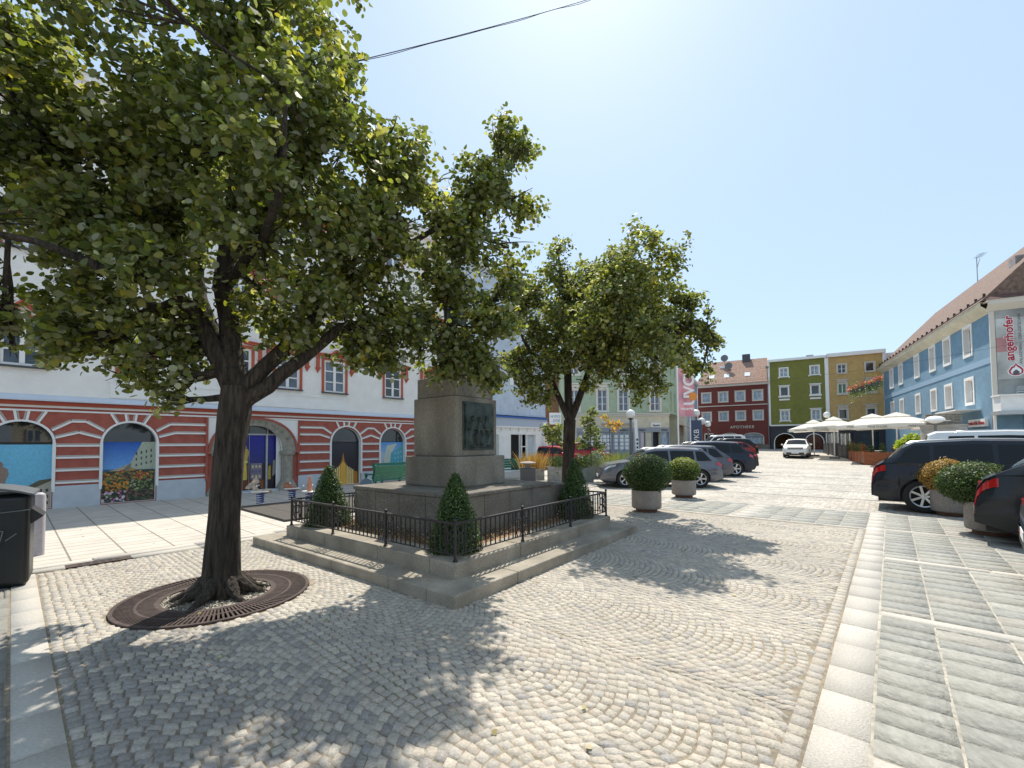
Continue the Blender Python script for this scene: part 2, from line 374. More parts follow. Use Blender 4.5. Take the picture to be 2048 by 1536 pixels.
it += slabs('', -7, .02, .4, 8.2, .32, .42, [tuple(x*.72 for x in c) for c in SL], None, jit=.4)
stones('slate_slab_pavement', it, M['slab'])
it = slabs('', -2.3, 12.7, .125, .385, .46, .27, LG, None, jit=.12)
for u in marks[1:]: it += [([(u, v-.98*1.0), (u+.155, v-.98), (u+.155, v), (u, v)], random.choice(LG), .001) for v in np.arange(.11, -12, -1.0)]
it += [([(.03, v), (.235, v), (.235, v+.49), (.03, v+.49)], tint(LG[0], .86), 0) for v in np.arange(.42, 8.1, .5)]
for u in (10.24, 12.5): it += [([(u, v), (u+.13, v), (u+.13, v+.6), (u, v+.6)], random.choice(LG), .001) for v in np.arange(.4, 6.4, .61)]
for v in (2.3, 4.55): it += [([(10.4+k*.42, v), (10.8+k*.42, v), (10.8+k*.42, v+.36), (10.4+k*.42, v+.36)], random.choice(LG), .001) for k in range(5)]
stones('granite_strip', it, M['granite'])
it = [([(u, 8.19), (u+.99, 8.19), (u+.99, 8.39), (u, 8.39)], tint(LG[0], .9), .012) for u in np.arange(-10.0, 24, 1.0) if not (.5 < u+.5 < 1.3)]
it += [([(u, 8.45), (u+1.19, 8.45), (u+1.19, 8.62), (u, 8.62)], tint(LG[1], .9), .012) for u in np.arange(-10.0, 24, 1.2)]
stones('kerb', it, M['granite'], h=.03)
# smooth pale pavement in front of the houses
def brickmat(name, c1, c2, mortar, bw, rh, scale=1.0, off=.5, mort=.008, rough=.85):
    m = bpy.data.materials.new(name); m.use_nodes = True; t = m.node_tree; N = t.nodes; L = t.links; p = N['Principled BSDF']; p.inputs['Roughness'].default_value = rough
    tc = N.new('ShaderNodeTexCoord'); b = N.new('ShaderNodeTexBrick'); b.inputs['Scale'].default_value = scale; b.offset = off
    b.inputs['Color1'].default_value = (*c1, 1); b.inputs['Color2'].default_value = (*c2, 1); b.inputs['Mortar'].default_value = (*mortar, 1)
    b.inputs['Mortar Size'].default_value = mort; b.inputs['Brick Width'].default_value = bw; b.inputs['Row Height'].default_value = rh; L.new(tc.outputs['Object'], b.inputs[0])
    n = N.new('ShaderNodeTexNoise'); n.inputs['Scale'].default_value = 2.5; n.inputs['Detail'].default_value = 9; L.new(tc.outputs['Object'], n.inputs[0])
    r = N.new('ShaderNodeMapRange'); r.inputs[1].default_value = .3; r.inputs[2].default_value = .7; r.inputs[3].default_value = .88; r.inputs[4].default_value = 1.1; L.new(n.outputs[0], r.inputs[0])
    ml = N.new('ShaderNodeMix'); ml.data_type = 'RGBA'; ml.blend_type = 'MULTIPLY'; ml.inputs[0].default_value = 1; cb = N.new('ShaderNodeCombineColor')
    [L.new(r.outputs[0], cb.inputs[i]) for i in range(3)]; L.new(b.outputs[0], ml.inputs[6]); L.new(cb.outputs[0], ml.inputs[7]); L.new(ml.outputs[2], p.inputs['Base Color']); return m
pv = MB(); pv.box(-14, 24, 8.62, 16.45, -.05, .008)
o = pv.build('pavement', brickmat('pale_paving', (.53,.485,.42), (.48,.44,.385), (.20,.175,.14), .58, .30, off=0, mort=.012)); o.rotation_euler = (0, 0, A41); tag(o, kind='structure')
# long setts bands on the far square
it = []
for uu in (15.3, 17.6, 20.0, 23.6, 26.0):
    it += [([(uu, v), (uu+.14, v), (uu+.14, v+.8), (uu, v+.8)], random.choice(LG), .0) for v in np.arange(-3, 9, .81)]
for v in np.arange(-2.0, 8, .62): it += [([(23.9, v), (25.9, v+.5), (25.9, v+.57), (23.9, v+.07)], LG[0], .001)]
stones('pale_stone_band', it, M['granite'])

# iron gully grate at the kerb
t = thing('drain_grate', 'small square-holed iron gully grate set in the kerb line near the black bin', 'drain', UV(.62, 8.20), A41)
b = MB(); b.box(-.12, .55, -.02, .19, -.01, .014); b.build('frame', M['rust'], t, bevel=.003)
b = MB(); [b.box(.0+i*.075, .045+i*.075, .025+j*.075, .07+j*.075, .0142, .0155) for i in range(6) for j in range(2)]; b.build('hole', M['dark'], t)
# rubber playground mat
b = MB(); [b.box(i*.5+.004, i*.5+.496, j*.5+.004, j*.5+.496, 0, .045, 0) for i in range(7) for j in range(6)]
o = b.build('play_mat', M['matr']); o.location = UV(3.75, 9.5, .01); o.rotation_euler = (0, 0, A41)
tag(o, 'dark square rubber safety mat under the spring riders', 'play mat')
o = MB().box(-.6, .6, -.6, .6, 0, .006).build('manhole_cover', M['iron']) if False else None

# ------------------------------------------------------------------ building kit
def arcpts(cx, cz, rx, rz, a0=180, a1=0, n=20, pw=1.0):
    out = []
    for i in range(n+1):
        a = R(a0 + (a1-a0)*i/n); c, s = math.cos(a), math.sin(a)
        out.append((cx + rx*math.copysign(abs(c)**pw, c), cz + rz*math.copysign(abs(s)**pw, s)))
    return out
def wall(mb, x0, x1, z0, z1, ops, y=0.0, d=.15, mi=0, mr=0, col=None):
    """wall front with openings (xa, xb, za, zb[, rise]) : rise > 0 makes an arched head; reveals d deep"""
    xs = sorted({x0, x1, *[v for o in ops for v in o[:2] if x0 < v < x1]}); zs = sorted({z0, z1, *[v for o in ops for v in o[2:4] if z0 < v < z1]})
    for i in range(len(xs)-1):
        for j in range(len(zs)-1):
            cx, cz = (xs[i]+xs[i+1])/2, (zs[j]+zs[j+1])/2
            if any(o[0] < cx < o[1] and o[2] < cz < o[3] for o in ops): continue
            mb.sheet([(xs[i], zs[j]), (xs[i+1], zs[j]), (xs[i+1], zs[j+1]), (xs[i], zs[j+1])], y, mi, col)
    for o in ops:
        a, b, c, e = o[:4]; rise = o[4] if len(o) > 4 else 0
        zt = e - rise
        if rise:
            pts = arcpts((a+b)/2, zt, (b-a)/2, rise, n=20, pw=o[5] if len(o) > 5 else 1.0)
            for k in range(20):
                p, q_ = pts[k], pts[k+1]
                mb.sheet([p, q_, (q_[0], e+1e-4), (p[0], e+1e-4)], y, mi, col)
                mb.add([(p[0], y, p[1]), (q_[0], y, q_[1]), (q_[0], y+d, q_[1]), (p[0], y+d, p[1])], [(0,1,2,3)], mr, col)
        else: mb.add([(a,y,e),(b,y,e),(b,y+d,e),(a,y+d,e)], [(0,1,2,3)], mr, col)
        mb.add([(a,y,c),(b,y,c),(b,y+d,c),(a,y+d,c)], [(0,1,2,3)], mr, col)
        for x in (a, b): mb.add([(x,y,c),(x,y,zt),(x,y+d,zt),(x,y+d,c)], [(0,1,2,3)], mr, col)
def window(parent, x0, x1, z0, z1, y, fr=.05, mull=1, trans=2, fm=None, gm_=None, label=None, blind=0):
    fm = fm or M['whitesm']; b = MB(); yo = y
    b.box(x0, x1, yo, yo+.06, z0, z0+fr); b.box(x0, x1, yo, yo+.06, z1-fr, z1); b.box(x0, x0+fr, yo, yo+.06, z0+fr, z1-fr); b.box(x1-fr, x1, yo, yo+.06, z0+fr, z1-fr)
    for i in range(1, mull+1):
        xc = x0 + (x1-x0)*i/(mull+1); b.box(xc-fr*.7, xc+fr*.7, yo-.008, yo+.055, z0+fr, z1-fr)
    for j in range(1, trans+1):
        zc = z0 + (z1-z0)*j/(trans+1); b.box(x0+fr, x1-fr, yo+.012, yo+.05, zc-fr*.3, zc+fr*.3)
    f = b.build('window', fm, parent); g_ = MB(); g_.sheet([(x0+fr*.5, z0+fr*.5), (x1-fr*.5, z0+fr*.5), (x1-fr*.5, z1-fr*.5), (x0+fr*.5, z1-fr*.5)], yo+.035)
    g_.build('pane', gm_ or M['glass'], f)
    if blind:
        c = MB(); c.box(x0+fr, x1-fr, yo+.036, yo+.037+.01, z1-fr-(z1-z0)*blind, z1-fr); c.build('blind', M['whitesm'], f)
    return f
def shell(mb, x0, x1, d, z0, z1, mi=0):             # sides, back and top of a house behind its front
    mb.add([(x0,0,z0),(x0,d,z0),(x0,d,z1),(x0,0,z1),(x1,0,z0),(x1,d,z0),(x1,d,z1),(x1,0,z1)], [(0,1,2,3),(4,7,6,5),(1,5,6,2),(3,2,6,7)], mi)
# ------------------------------------------------------------------ red and white house on the left
hx, hy, _ = UV(0, 16.3); H1 = thing('town_house', 'white plastered house with red rusticated arches on its ground floor, behind the big tree', 'house', (hx, hy, 0), A41)
arches = [(-.40, .70), (1.64, 2.80), (8.10, 9.34), (10.24, 11.48), (12.4, 13.6)]
WX = [(-2.7,-1.95), (-.25,.50), (1.95,2.66), (4.55,5.28), (6.06,6.88), (7.80,8.65), (10.44,11.27), (12.62,13.43)]
ops = [(a, b, 0.03, 2.26, (b-a)/2*.98) for a, b in arches] + [(4.57, 6.33, .0, 2.27, .95, .85)]
b = MB(); wall(b, -9, 14.6, 0, 2.60, ops, 0, .16, 0, 1); b.build('ground_floor_wall', [M['stuccored'], M['whitesm']], H1)
ops = [(a, c, z0, z1) for a, c in WX for z0, z1 in ((3.62, 4.86), (6.60, 7.40), (9.35, 10.45))]
b = MB(); wall(b, -9, 14.6, 2.60, 11.45, ops, 0, .07, 0, 0); b.add([(-9,0,11.45),(14.6,0,11.45),(14.6,9,11.45),(-9,9,11.45)], [(0,1,2,3)])
shell(b, -9, 14.6, 9, 0, 11.45); b.build('wall', M['white'], H1)
b = MB(); b.box(-9.02, 14.6, -.34, .0, 11.40, 11.6); b.box(-9.02, 14.6, -.24, 0, 11.25, 11.40); b.build('eaves_cornice', M['whitesm'], H1)
b = MB(); b.add([(-9.1,-.4,11.6),(14.6,-.4,11.6),(14.6,4.5,14.2),(-9.1,4.5,14.2),(-9.1,9.2,11.6),(14.6,9.2,11.6)], [(0,1,2,3),(3,2,5,4),(0,3,4),(1,5,2)]); b.build('roof', M['tile'], H1)
b = MB(); xs0 = [(-9, -.40), (.70, 1.64), (2.80, 4.05), (6.84, 8.10), (9.34, 10.24), (11.48, 12.4), (13.6, 14.6)]
for i, (a, c) in enumerate(xs0): MB().box(a+(.0 if i == 0 else .02), c-.02, -.035, -.002, 0.0, .50+(.08 if c < 5 else 0)).build('plinth', M['plinth'], H1, bevel=.006)
b = MB()
b.box(-9.0, 14.6, -.05, -.002, 2.60, 2.655); b.box(-9.0, 14.6, -.03, -.002, 2.50, 2.545); b.build('string_course', M['whitesm'], H1)
b = MB(); b.box(-9.0, 14.62, -.11, -.002, 2.657, 2.76); b.build('red_cornice', M['rustred'], H1)
b = MB(); b.add([(-9,-.15,2.762),(14.63,-.15,2.762),(14.63,-.003,2.93),(-9,-.003,2.93),(-9,-.15,2.80),(14.63,-.15,2.80)], [(0,1,5,4),(4,5,2,3)]); b.build('cornice_flashing', mat('pale_flashing', (.58,.62,.68), .5, ns=3, na=.05), H1)
b = MB(); b.box(1.76, 8.72, -.028, -.002, 2.95, 3.38); b.box(1.72, 8.76, -.045, -.002, 3.38, 3.42); b.build('smooth_band', M['whitesm'], H1)
# white mouldings of the rustication
SHADE_LINE = mat('beige_shade_line', (.45,.41,.36), .9)  # shade band along each white moulding, painted as a thin beige strip
b = MB(); sb = MB()
def strip(p, q, w_=.05):
    (xa, za), (xb, zb_) = p, q; b.bar((xa, -.014, za), (xb, -.014, zb_), .028, w_, (0,1,0) if abs(xa-xb) < 1e-3 and False else (0, 0, 1) if abs(xa-xb) > abs(za-zb_) else (1, 0, 0))
    dx, dz = xb-xa, zb_-za; l = math.hypot(dx, dz); nx, nz = -dz/l*w_*.95, dx/l*w_*.95
    if nz < 0: nx, nz = -nx, -nz
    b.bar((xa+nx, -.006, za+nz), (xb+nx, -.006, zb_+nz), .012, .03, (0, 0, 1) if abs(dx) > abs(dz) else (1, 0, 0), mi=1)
for a, c in [(.76,1.58), (2.86,4.03), (6.86,8.04), (9.40,10.18), (11.54,12.34)]:
    for z in (.66, .98, 1.31, 1.62): strip((a, z), (c, z))
    m_ = (a+c)/2
    lft, rgt = (a > 6.85 and a < 7), (c > 4 and c < 4.1)
    if lft or rgt:
        e0, e1 = (a, c) if rgt else (c, a); s_ = 1 if rgt else -1
        strip((e0+.0*s_, 1.86), (e0+.38*s_, 1.98)); strip((e0+.38*s_, 1.98), (e1, 1.98)); strip((e0-.06*s_, 2.03), (e0+.26*s_, 2.24)); strip((e0+.26*s_, 2.24), (e1, 2.24))
    else:
        strip((a-.02, 1.83), (m_, 1.97)); strip((m_, 1.97), (c+.02, 1.83))
        strip((a-.08, 2.02), (m_-.14, 2.26)); strip((m_-.14, 2.26), (m_+.14, 2.26)); strip((m_+.14, 2.26), (c+.08, 2.02))
    b.build('rustication_moulding', [M['whitesm'], SHADE_LINE], H1); b = MB()
for a, c in arches:
    cx, r_ = (a+c)/2, (c-a)/2
    for th in (118, 98.5, 81.5, 62):
        t_ = R(th); p = (cx + (r_+.04)*math.cos(t_), 1.69 + (r_+.04)*math.sin(t_)); k = (2.5-p[1])/math.sin(t_); strip(p, (p[0]+k*math.cos(t_)*.95, 2.5))
    ar = arcpts(cx, 1.69, r_+.025, r_+.02, n=18)
    for p, q_ in zip(ar, ar[1:]): b.bar((p[0], -.022, p[1]), (q_[0], -.022, q_[1]), .05, .06, (0, 1, 0))
    for x in (a-.025, c+.025): b.box(x-.032, x+.032, -.044, -.001, .52, 1.70)
    b.box(a-.055, a-.0, -.05, -.001, .44, .52); b.box(c+.0, c+.055, -.05, -.001, .44, .52)
    b.build('arch_moulding', [M['whitesm'], SHADE_LINE], H1); b = MB()
# windows with terracotta surrounds
def hood(b, x0, x1, z1):
    a, c = x0-.26, x1+.26
    for x in (a, c):
        b.box(x-.05, x+.05, -.10, -.002, z1-.38, z1+.10); b.box(x-.075, x+.075, -.13, -.002, z1-.44, z1-.38)
        b.add([(x-.06,-.11,z1-.44),(x+.06,-.11,z1-.44),(x+.06,-.002,z1-.44),(x-.06,-.002,z1-.44),(x,-.01,z1-.60)], [(0,1,4),(1,2,4),(2,3,4),(3,0,4)])
    m_ = (x0+x1)/2
    for p, q_ in (((a-.05, z1+.10), (m_-.17, z1+.13)), ((m_+.17, z1+.13), (c+.05, z1+.10)), ((m_-.18, z1+.12), (m_, z1+.31)), ((m_, z1+.31), (m_+.18, z1+.12))):
        b.bar((p[0], -.07, p[1]), (q_[0], -.07, q_[1]), .14, .075); b.bar((p[0], -.09, p[1]+.05), (q_[0], -.09, q_[1]+.05), .17, .035)
for i, (a, c) in enumerate(WX):
    for k, (z0, z1) in enumerate(((3.62, 4.86), (6.60, 7.40), (9.35, 10.45))):
        window(H1, a, c, z0, z1, .02, fr=.07, mull=1, trans=2 if k == 0 else 1, gm_=M['glassb'] if (i+k) % 3 else M['glass'], blind=.28 if i in (5, 6) and k == 0 else 0)
        b = MB(); e = .095 if i != 1 else .06
        b.box(a-e, a-.001, -.03, -.002, z0, z1+e); b.box(c+.001, c+e, -.03, -.002, z0, z1+e); b.box(a-.001, c+.001, -.03, -.002, z1, z1+e)
        hood(b, a, c, z1+.05); b.build('window_surround', M['trimred'], H1)
        b = MB(); b.box(a-.1, c+.1, -.10, .02, z0-.045, z0); b.build('window_sill', M['anthracite'], H1)
# printed films in the arches
def film(a, c, paint_fn, y=.15, fullgl=1.70):
    f = MB(); f.sheet([(a-.01, 1.72), (c+.01, 1.72), (c+.01, 2.28), (a-.01, 2.28)], y-.004); f.build('fanlight', M['glass'], H1)
    p = MB(); paint_fn(p, a, c, y); p.build('printed_panel', M['poster'], H1)
def P4(p, x0, x1, z0, z1, y, col): p.sheet([(x0,z0),(x1,z0),(x1,z1),(x0,z1)], y, 0, col)
def grad(p, a, c, z0, z1, y, c0, c1, n=14):
    for i in range(n): t_ = i/(n-1); P4(p, a, c, z0+(z1-z0)*i/n, z0+(z1-z0)*(i+1)/n, y, tuple(u+(v-u)*t_ for u, v in zip(c0, c1)))
def poly(p, pts, y, col): p.sheet(pts, y, 0, col)
def film1(p, a, c, y):
    grad(p, a, c, .03, 1.72, y, (.14,.46,.62), (.16,.50,.72)); P4(p, a, c, 1.66, 1.76, y-.002, (.01,.01,.01))
    x = a + .22; st = (.30,.22,.17)
    poly(p, [(x-.09,.03),(x+.10,.03),(x+.08,.62),(x-.07,.62)], y-.003, st); poly(p, [(x-.12,.62),(x+.13,.62),(x+.10,.70),(x-.09,.70)], y-.004, st)
    poly(p, [(x-.08,.70),(x+.09,.70),(x+.15,.92),(x+.13,1.06),(x+.05,1.12),(x-.05,1.12),(x-.13,1.05),(x-.10,.9)], y-.004, (.27,.19,.15))
    poly(p, arcpts(x, 1.17, .055, .07, 180, -180, 14), y-.005, (.24,.16,.13)); poly(p, [(x-.14,1.0),(x-.125,1.0),(x-.16,1.58),(x-.175,1.58)], y-.005, (.05,.04,.04)); poly(p, [(x-.25,1.62),(x-.13,1.61),(x-.15,1.52)], y-.006, (.04,.04,.04))
    poly(p, [(a+.55,.03),(c,.03),(c,.78),(c-.22,.74),(c-.45,.58),(a+.55,.5)], y-.003, (.10,.085,.05)); poly(p, [(c-.36,.03),(c,.03),(c,.72),(c-.36,.52)], y-.005, (.42,.38,.30))
    for i in range(3):
        for j in range(3): P4(p, c-.32+i*.11, c-.27+i*.11, .12+j*.16, .2+j*.16, y-.006, (.05,.05,.06))
def film2(p, a, c, y):
    grad(p, a, c, .9, 1.72, y, (.14,.38,.75), (.01,.10,.45)); P4(p, a, c, .03, .95, y, (.035,.05,.03))
    poly(p, [(a+.45,.93),(c,.93),(c,1.72),(c-.3,1.72),(a+.62,1.15)], y-.003, (.40,.44,.34)); poly(p, [(a+.15,.9),(a+.62,.9),(a+.62,1.12),(a+.4,1.0)], y-.003, (.45,.35,.25))
    for i in range(4):
        for j in range(3): P4(p, a+.72+i*.11, a+.755+i*.11, 1.02+j*.16+i*.03, 1.09+j*.17+i*.03, y-.005, (.06,.08,.08))
    for _ in range(520):
        x = random.uniform(a+.03, c-.03); z = random.uniform(.05, .95); f_ = (x-a)/(c-a)
        if z > .9 - .05*math.sin(9*f_): continue
        if z < .35: cl = random.choice([(.55,.12,.38),(.65,.62,.6),(.10,.16,.05),(.02,.03,.02)] if f_ < .45 else [(.03,.04,.03),(.06,.10,.04),(.25,.10,.10)])
        elif z < .62: cl = random.choice([(.70,.26,.03),(.60,.2,.02),(.14,.20,.05)] if f_ < .5 else [(.20,.26,.08),(.35,.36,.2),(.03,.05,.02)])
        else: cl = random.choice([(.65,.25,.03),(.30,.07,.04),(.16,.20,.06)])
        r_ = random.uniform(.015, .04); poly(p, arcpts(x, z, r_, r_*.8, 180, -180, 7)[:-1], y-.006-random.random()*.003, cl)
def film3(p, a, c, y):
    grad(p, a, c, .03, 1.70, y, (.05,.025,.02), (.015,.015,.03)); m_ = (a+c)/2-.05
    poly(p, [(a+.04,.03),(c-.04,.03),(c-.05,.5),(m_+.25,.62),(m_+.06,.95),(m_,1.3),(m_-.06,.95),(m_-.25,.62),(a+.04,.5)], y-.003, (.45,.20,.03)); poly(p, [(m_-.13,.03),(m_+.13,.03),(m_+.10,.8),(m_,.95),(m_-.10,.8)], y-.004, (.75,.42,.06))
    for i, x in enumerate([-.40,-.32,-.24,-.16,.17,.25,.33,.41]): P4(p, m_+x-.022, m_+x+.022, .03, .86-abs(x)*.6, y-.006, (.85,.68,.30))
def film4(p, a, c, y):
    grad(p, a, c, .9, 1.70, y, (.45,.62,.78), (.10,.32,.68)); P4(p, a, c, .03, .95, y-.001, (.35,.36,.36))
    poly(p, [(c,.3),(c,1.62),(a+.62,1.2),(a+.55,.4)], y-.003, (.10,.38,.46)); poly(p, [(a+.62,.4),(a+.62,1.2),(c-.3,1.65),(a+.42,1.55),(a+.28,1.0),(a+.3,.45)], y-.002, (.58,.60,.50)); poly(p, [(a,.3),(a+.25,.42),(a+.25,1.3),(a,1.25)], y-.003, (.50,.55,.60))
    for i in range(3):
        for j in range(4): P4(p, c-.13-i*.15, c-.06-i*.15, .55+j*.22-i*.03, .66+j*.22-i*.03, y-.005, (.25,.55,.62))
    for x in (.1, .5, .56, .8, .95): P4(p, a+x, a+x+.06, .2, .42, y-.006, random.choice([(.45,.05,.05),(.05,.05,.07),(.2,.2,.25)]))
for (a, c), fn in zip(arches, (film1, film2, film3, film4, film4)): film(a, c, fn)
# stone portal
b = MB(); ccx = 5.45; outer = arcpts(ccx, 1.33, 1.31, 1.15, n=28, pw=.92); inner = arcpts(ccx, 1.33, .88, .94, n=28, pw=.85)
for k in range(28):
    o0, o1, i0, i1 = outer[k], outer[k+1], inner[k], inner[k+1]
    b.add([(o0[0],-.06,o0[1]),(o1[0],-.06,o1[1]),(i1[0],-.03,i1[1]),(i0[0],-.03,i0[1]),(o0[0],.0,o0[1]),(o1[0],0,o1[1]),(i1[0],.3,i1[1]),(i0[0],.3,i0[1])], [(0,1,2,3),(0,4,5,1),(3,2,6,7)])
for s_ in (-1, 1):
    x = ccx + s_*1.06; b.lathe([(.36,0),(.34,.12),(.22,.34),(.19,.42),(.19,1.24),(.245,1.26),(.245,1.38),(.2,1.40)], 20, (x, .08, 0))
b.build('stone_portal', M['sandst'], H1, smooth=True)
b = MB(); ro = arcpts(ccx, 1.33, 1.39, 1.22, n=28, pw=.92); ri = arcpts(ccx, 1.33, 1.31, 1.15, n=28, pw=.92)
for k in range(28): b.bar(((ro[k][0]+ri[k][0])/2, -.045, (ro[k][1]+ri[k][1])/2), ((ro[k+1][0]+ri[k+1][0])/2, -.045, (ro[k+1][1]+ri[k+1][1])/2), .07, .085, (0, 1, 0))
for x in (4.04, 6.86): b.box(x-.03, x+.03, -.07, -.002, .5, 2.49)
b.build('portal_red_edge', M['stuccored'], H1)
b = MB()
for s_ in (-1, 1):
    for k in range(14):
        p, q_ = (ro[k], ro[k+1]) if s_ < 0 else (ro[28-k], ro[27-k]); b.sheet([p, q_, (q_[0], 2.49), (p[0], 2.49)], -.035)
b.build('portal_spandrel', M['whitesm'], H1)
g_ = MB(); grad(g_, 4.6, 6.32, .95, 1.95, .30, (.02,.03,.16), (.008,.012,.30)); P4(g_, 4.6, 6.32, .05, .96, .30, (.03,.02,.03))
P4(g_, 5.10, 5.33, .45, .93, .297, (.22,.08,.06)); P4(g_, 5.40, 5.76, .42, .98, .297, (.20,.17,.22))
for i in range(3):
    for j in range(3): P4(g_, 5.44+i*.11, 5.50+i*.11, .48+j*.17, .57+j*.17, .294, (.65,.52,.28) if j != 1 else (.10,.10,.2))
P4(g_, 5.0, 5.85, .10, .40, .296, (.16,.05,.02)); P4(g_, 5.55, 5.80, .10, .36, .293, (.26,.09,.03)); poly(g_, arcpts(5.67, .22, .05, .07)+[(5.72,.10),(5.62,.10)], .291, (.01,.01,.01))
poly(g_, [(5.17,.42),(5.29,.42),(5.27,1.0),(5.19,1.0)], .292, (.60,.48,.08)); poly(g_, [(5.14,1.0),(5.32,1.0),(5.30,1.08),(5.16,1.08)], .290, (.70,.55,.1))
poly(g_, [(5.17,1.08),(5.29,1.08),(5.36,1.36),(5.30,1.48),(5.16,1.48),(5.11,1.36)], .290, (.50,.34,.08)); poly(g_, arcpts(5.23, 1.53, .045, .06, 180, -180, 12), .289, (.42,.28,.10))
poly(g_, [(5.95,.4),(6.05,.4),(6.04,.9),(5.97,.85)], .294, (.5,.35,.05)); poly(g_, [(6.1,.5),(6.22,.6),(6.2,1.1),(6.12,1.05)], .294, (.35,.33,.3))
g_.build('printed_panel', M['poster'], H1)
b = MB(); b.box(4.6, 6.32, .24, .298, 1.95, 2.0); b.box(5.86, 5.92, .23, .298, .05, 1.95); b.box(5.34, 5.352, .27, .289, .05, 1.95); b.box(5.9, 5.93, .25, .298, 2.0, 2.3); b.build('door_frame', M['steel'], H1)
MB().sheet([(4.5,1.99),(6.4,1.99),(6.4,2.4),(4.5,2.4)], .302).build('fanlight', M['glass'], H1)
b = MB(); b.box(4.3, 6.6, -.05, .5, 0, .07); b.build('threshold', M['plinth'], H1)
b = MB(); b.sheet([(6.18,.05),(6.34,.05),(6.34,1.9),(6.18,1.9)], .20); b.build('inner_jamb', M['whitesm'], H1)
for k, ch in enumerate('AB H C VII K IR'):                              # worn incised letters along the arch
    if ch == ' ': continue
    a_ = R(100 - k*5.2); lettering(ch, .13, mat('incised', (.16,.14,.11), .9) if k == 0 else bpy.data.materials['incised'], H1, (ccx + 1.13*math.cos(a_), -.058, 1.33 + 1.06*math.sin(a_)), (R(90), -(a_-R(90)) if False else R(90)-a_, 0), .003)

# ------------------------------------------------------------------ pale blue bank house beside it
H2 = thing('town_house', 'pale blue-grey house with white panelled ground floor and glass entrance, left of the street gap', 'house', (hx, hy, 0), A41)
pb = wallmat('pale_blue_plaster', (.50,.56,.64), .15)
ow = [(a, a+.95, z0, z0+1.35) for a in (15.3, 17.0, 18.9, 20.5) for z0 in (4.95, 8.0)]
b = MB(); wall(b, 14.6, 21.96, 3.20, 11.2, ow, .0, .12); shell(b, 14.6, 21.96, 9, 0, 11.2); b.build('wall', pb, H2)
for a, c, z0, z1 in ow: window(H2, a, c, z0, z1, .08, gm_=M['glassb'])
for a, c, z0, z1 in ow:
    b = MB(); b.box(a-.34, a-.02, -.04, -.002, z0, z1); [b.box(a-.32, a-.04, -.05, -.038, z0+.05+k*.09, z0+.09+k*.09) for k in range(14)]; b.build('shutter', M['whitesm'], H2)
b = MB(); b.box(14.6, 22.0, -.25, -.001, 11.05, 11.25); b.build('eaves_cornice', M['whitesm'], H2)
b = MB(); wall(b, 14.6, 21.96, 0, 2.55, [(18.62, 20.9, .05, 2.12), (15.4, 17.6, .6, 2.1)], -.02, .5); 
for z in (.35, .75, 1.15, 1.55, 1.95): b.box(17.7, 18.55, -.035, -.021, z, z+.37)
for x in np.arange(14.8, 21.6, .75): b.box(x, x+.06, -.10, -.021, 2.30, 2.50)
b.box(14.6, 22.0, -.14, -.021, 2.50, 2.58); b.build('ground_floor_wall', M['whitesm'], H2)
b = MB(); b.box(21.55, 22.02, -.16, .3, 0, 2.9); b.build('corner_pillar', M['whitesm'], H2, bevel=.01)
b = MB(); b.box(14.6, 21.98, -.12, -.001, 2.585, 3.05); b.build('fascia', mat('grey_fascia', (.42,.47,.55), .5), H2)
b = MB(); b.box(14.6, 21.98, -.20, -.001, 3.052, 3.14); b.build('blue_ledge', mat('blue_ledge', (.03,.12,.42), .4), H2)
b = MB(); b.sheet([(18.62,.05),(20.9,.05),(20.9,2.12),(18.62,2.12)], .45); b.build('entrance_recess', M['dark'], H2)
b = MB()
for x in (19.45, 19.62, 20.05, 20.12): b.box(x, x+.05, .02, .10, .05, 2.12)
b.box(19.45, 20.15, .02, .1, 1.38, 1.44); b.build('door', M['whitesm'], H2)
b = MB(); b.sheet([(20.2,.05),(20.9,.05),(20.9,2.12),(20.2,2.12)], .20); b.build('side_panel', M['plinth'], H2)
window(H2, 15.4, 17.6, .6, 2.1, .1, mull=2, trans=0, gm_=M['glass'])
# ------------------------------------------------------------------ dark shop in the street gap
H3 = thing('shop_house', 'brown house with dark shop fascia far back in the street gap', 'house', (2.0, 37.0, G(37)), 0)
b = MB(); wall(b, 0, 3.2, 0, 7.5, [(.9, 1.7, 0.1, 1.6), (2.0, 2.9, .4, 1.6)], 0, .2); shell(b, 0, 3.2, 6, 0, 7.5); b.build('wall', wallmat('brown_plaster', (.24,.12,.07)), H3)
b = MB(); b.box(0, 3.2, -.12, -.002, 1.75, 2.6); b.box(2.15, 3.2, -.1, -.002, 0, 1.75); b.build('shop_fascia', M['anthracite'], H3)
b = MB(); b.sheet([(.8,.05),(3,.05),(3,1.65),(.8,1.65)], .18); b.build('shop_window', M['curtain'], H3)
t = thing('hanging_sign', 'square white hanging sign with turquoise lettering in the street gap', 'sign', (3.35, 33.6, 0), 0)
MB().box(-.45, .45, -.05, .05, 3.05, 3.95).build('panel', M['whitesm'], t, bevel=.01)
MB().box(.45, 1.0, -.02, .02, 3.5, 3.55).build('bracket', M['steel'], t)
tq = mat('turquoise_letters', (.02,.25,.35), .5); lettering('HYPO', .28, tq, t, (0, -.06, 3.65), FACE, .004); lettering('OÖE', .26, tq, t, (.08, -.06, 3.33), FACE, .004)
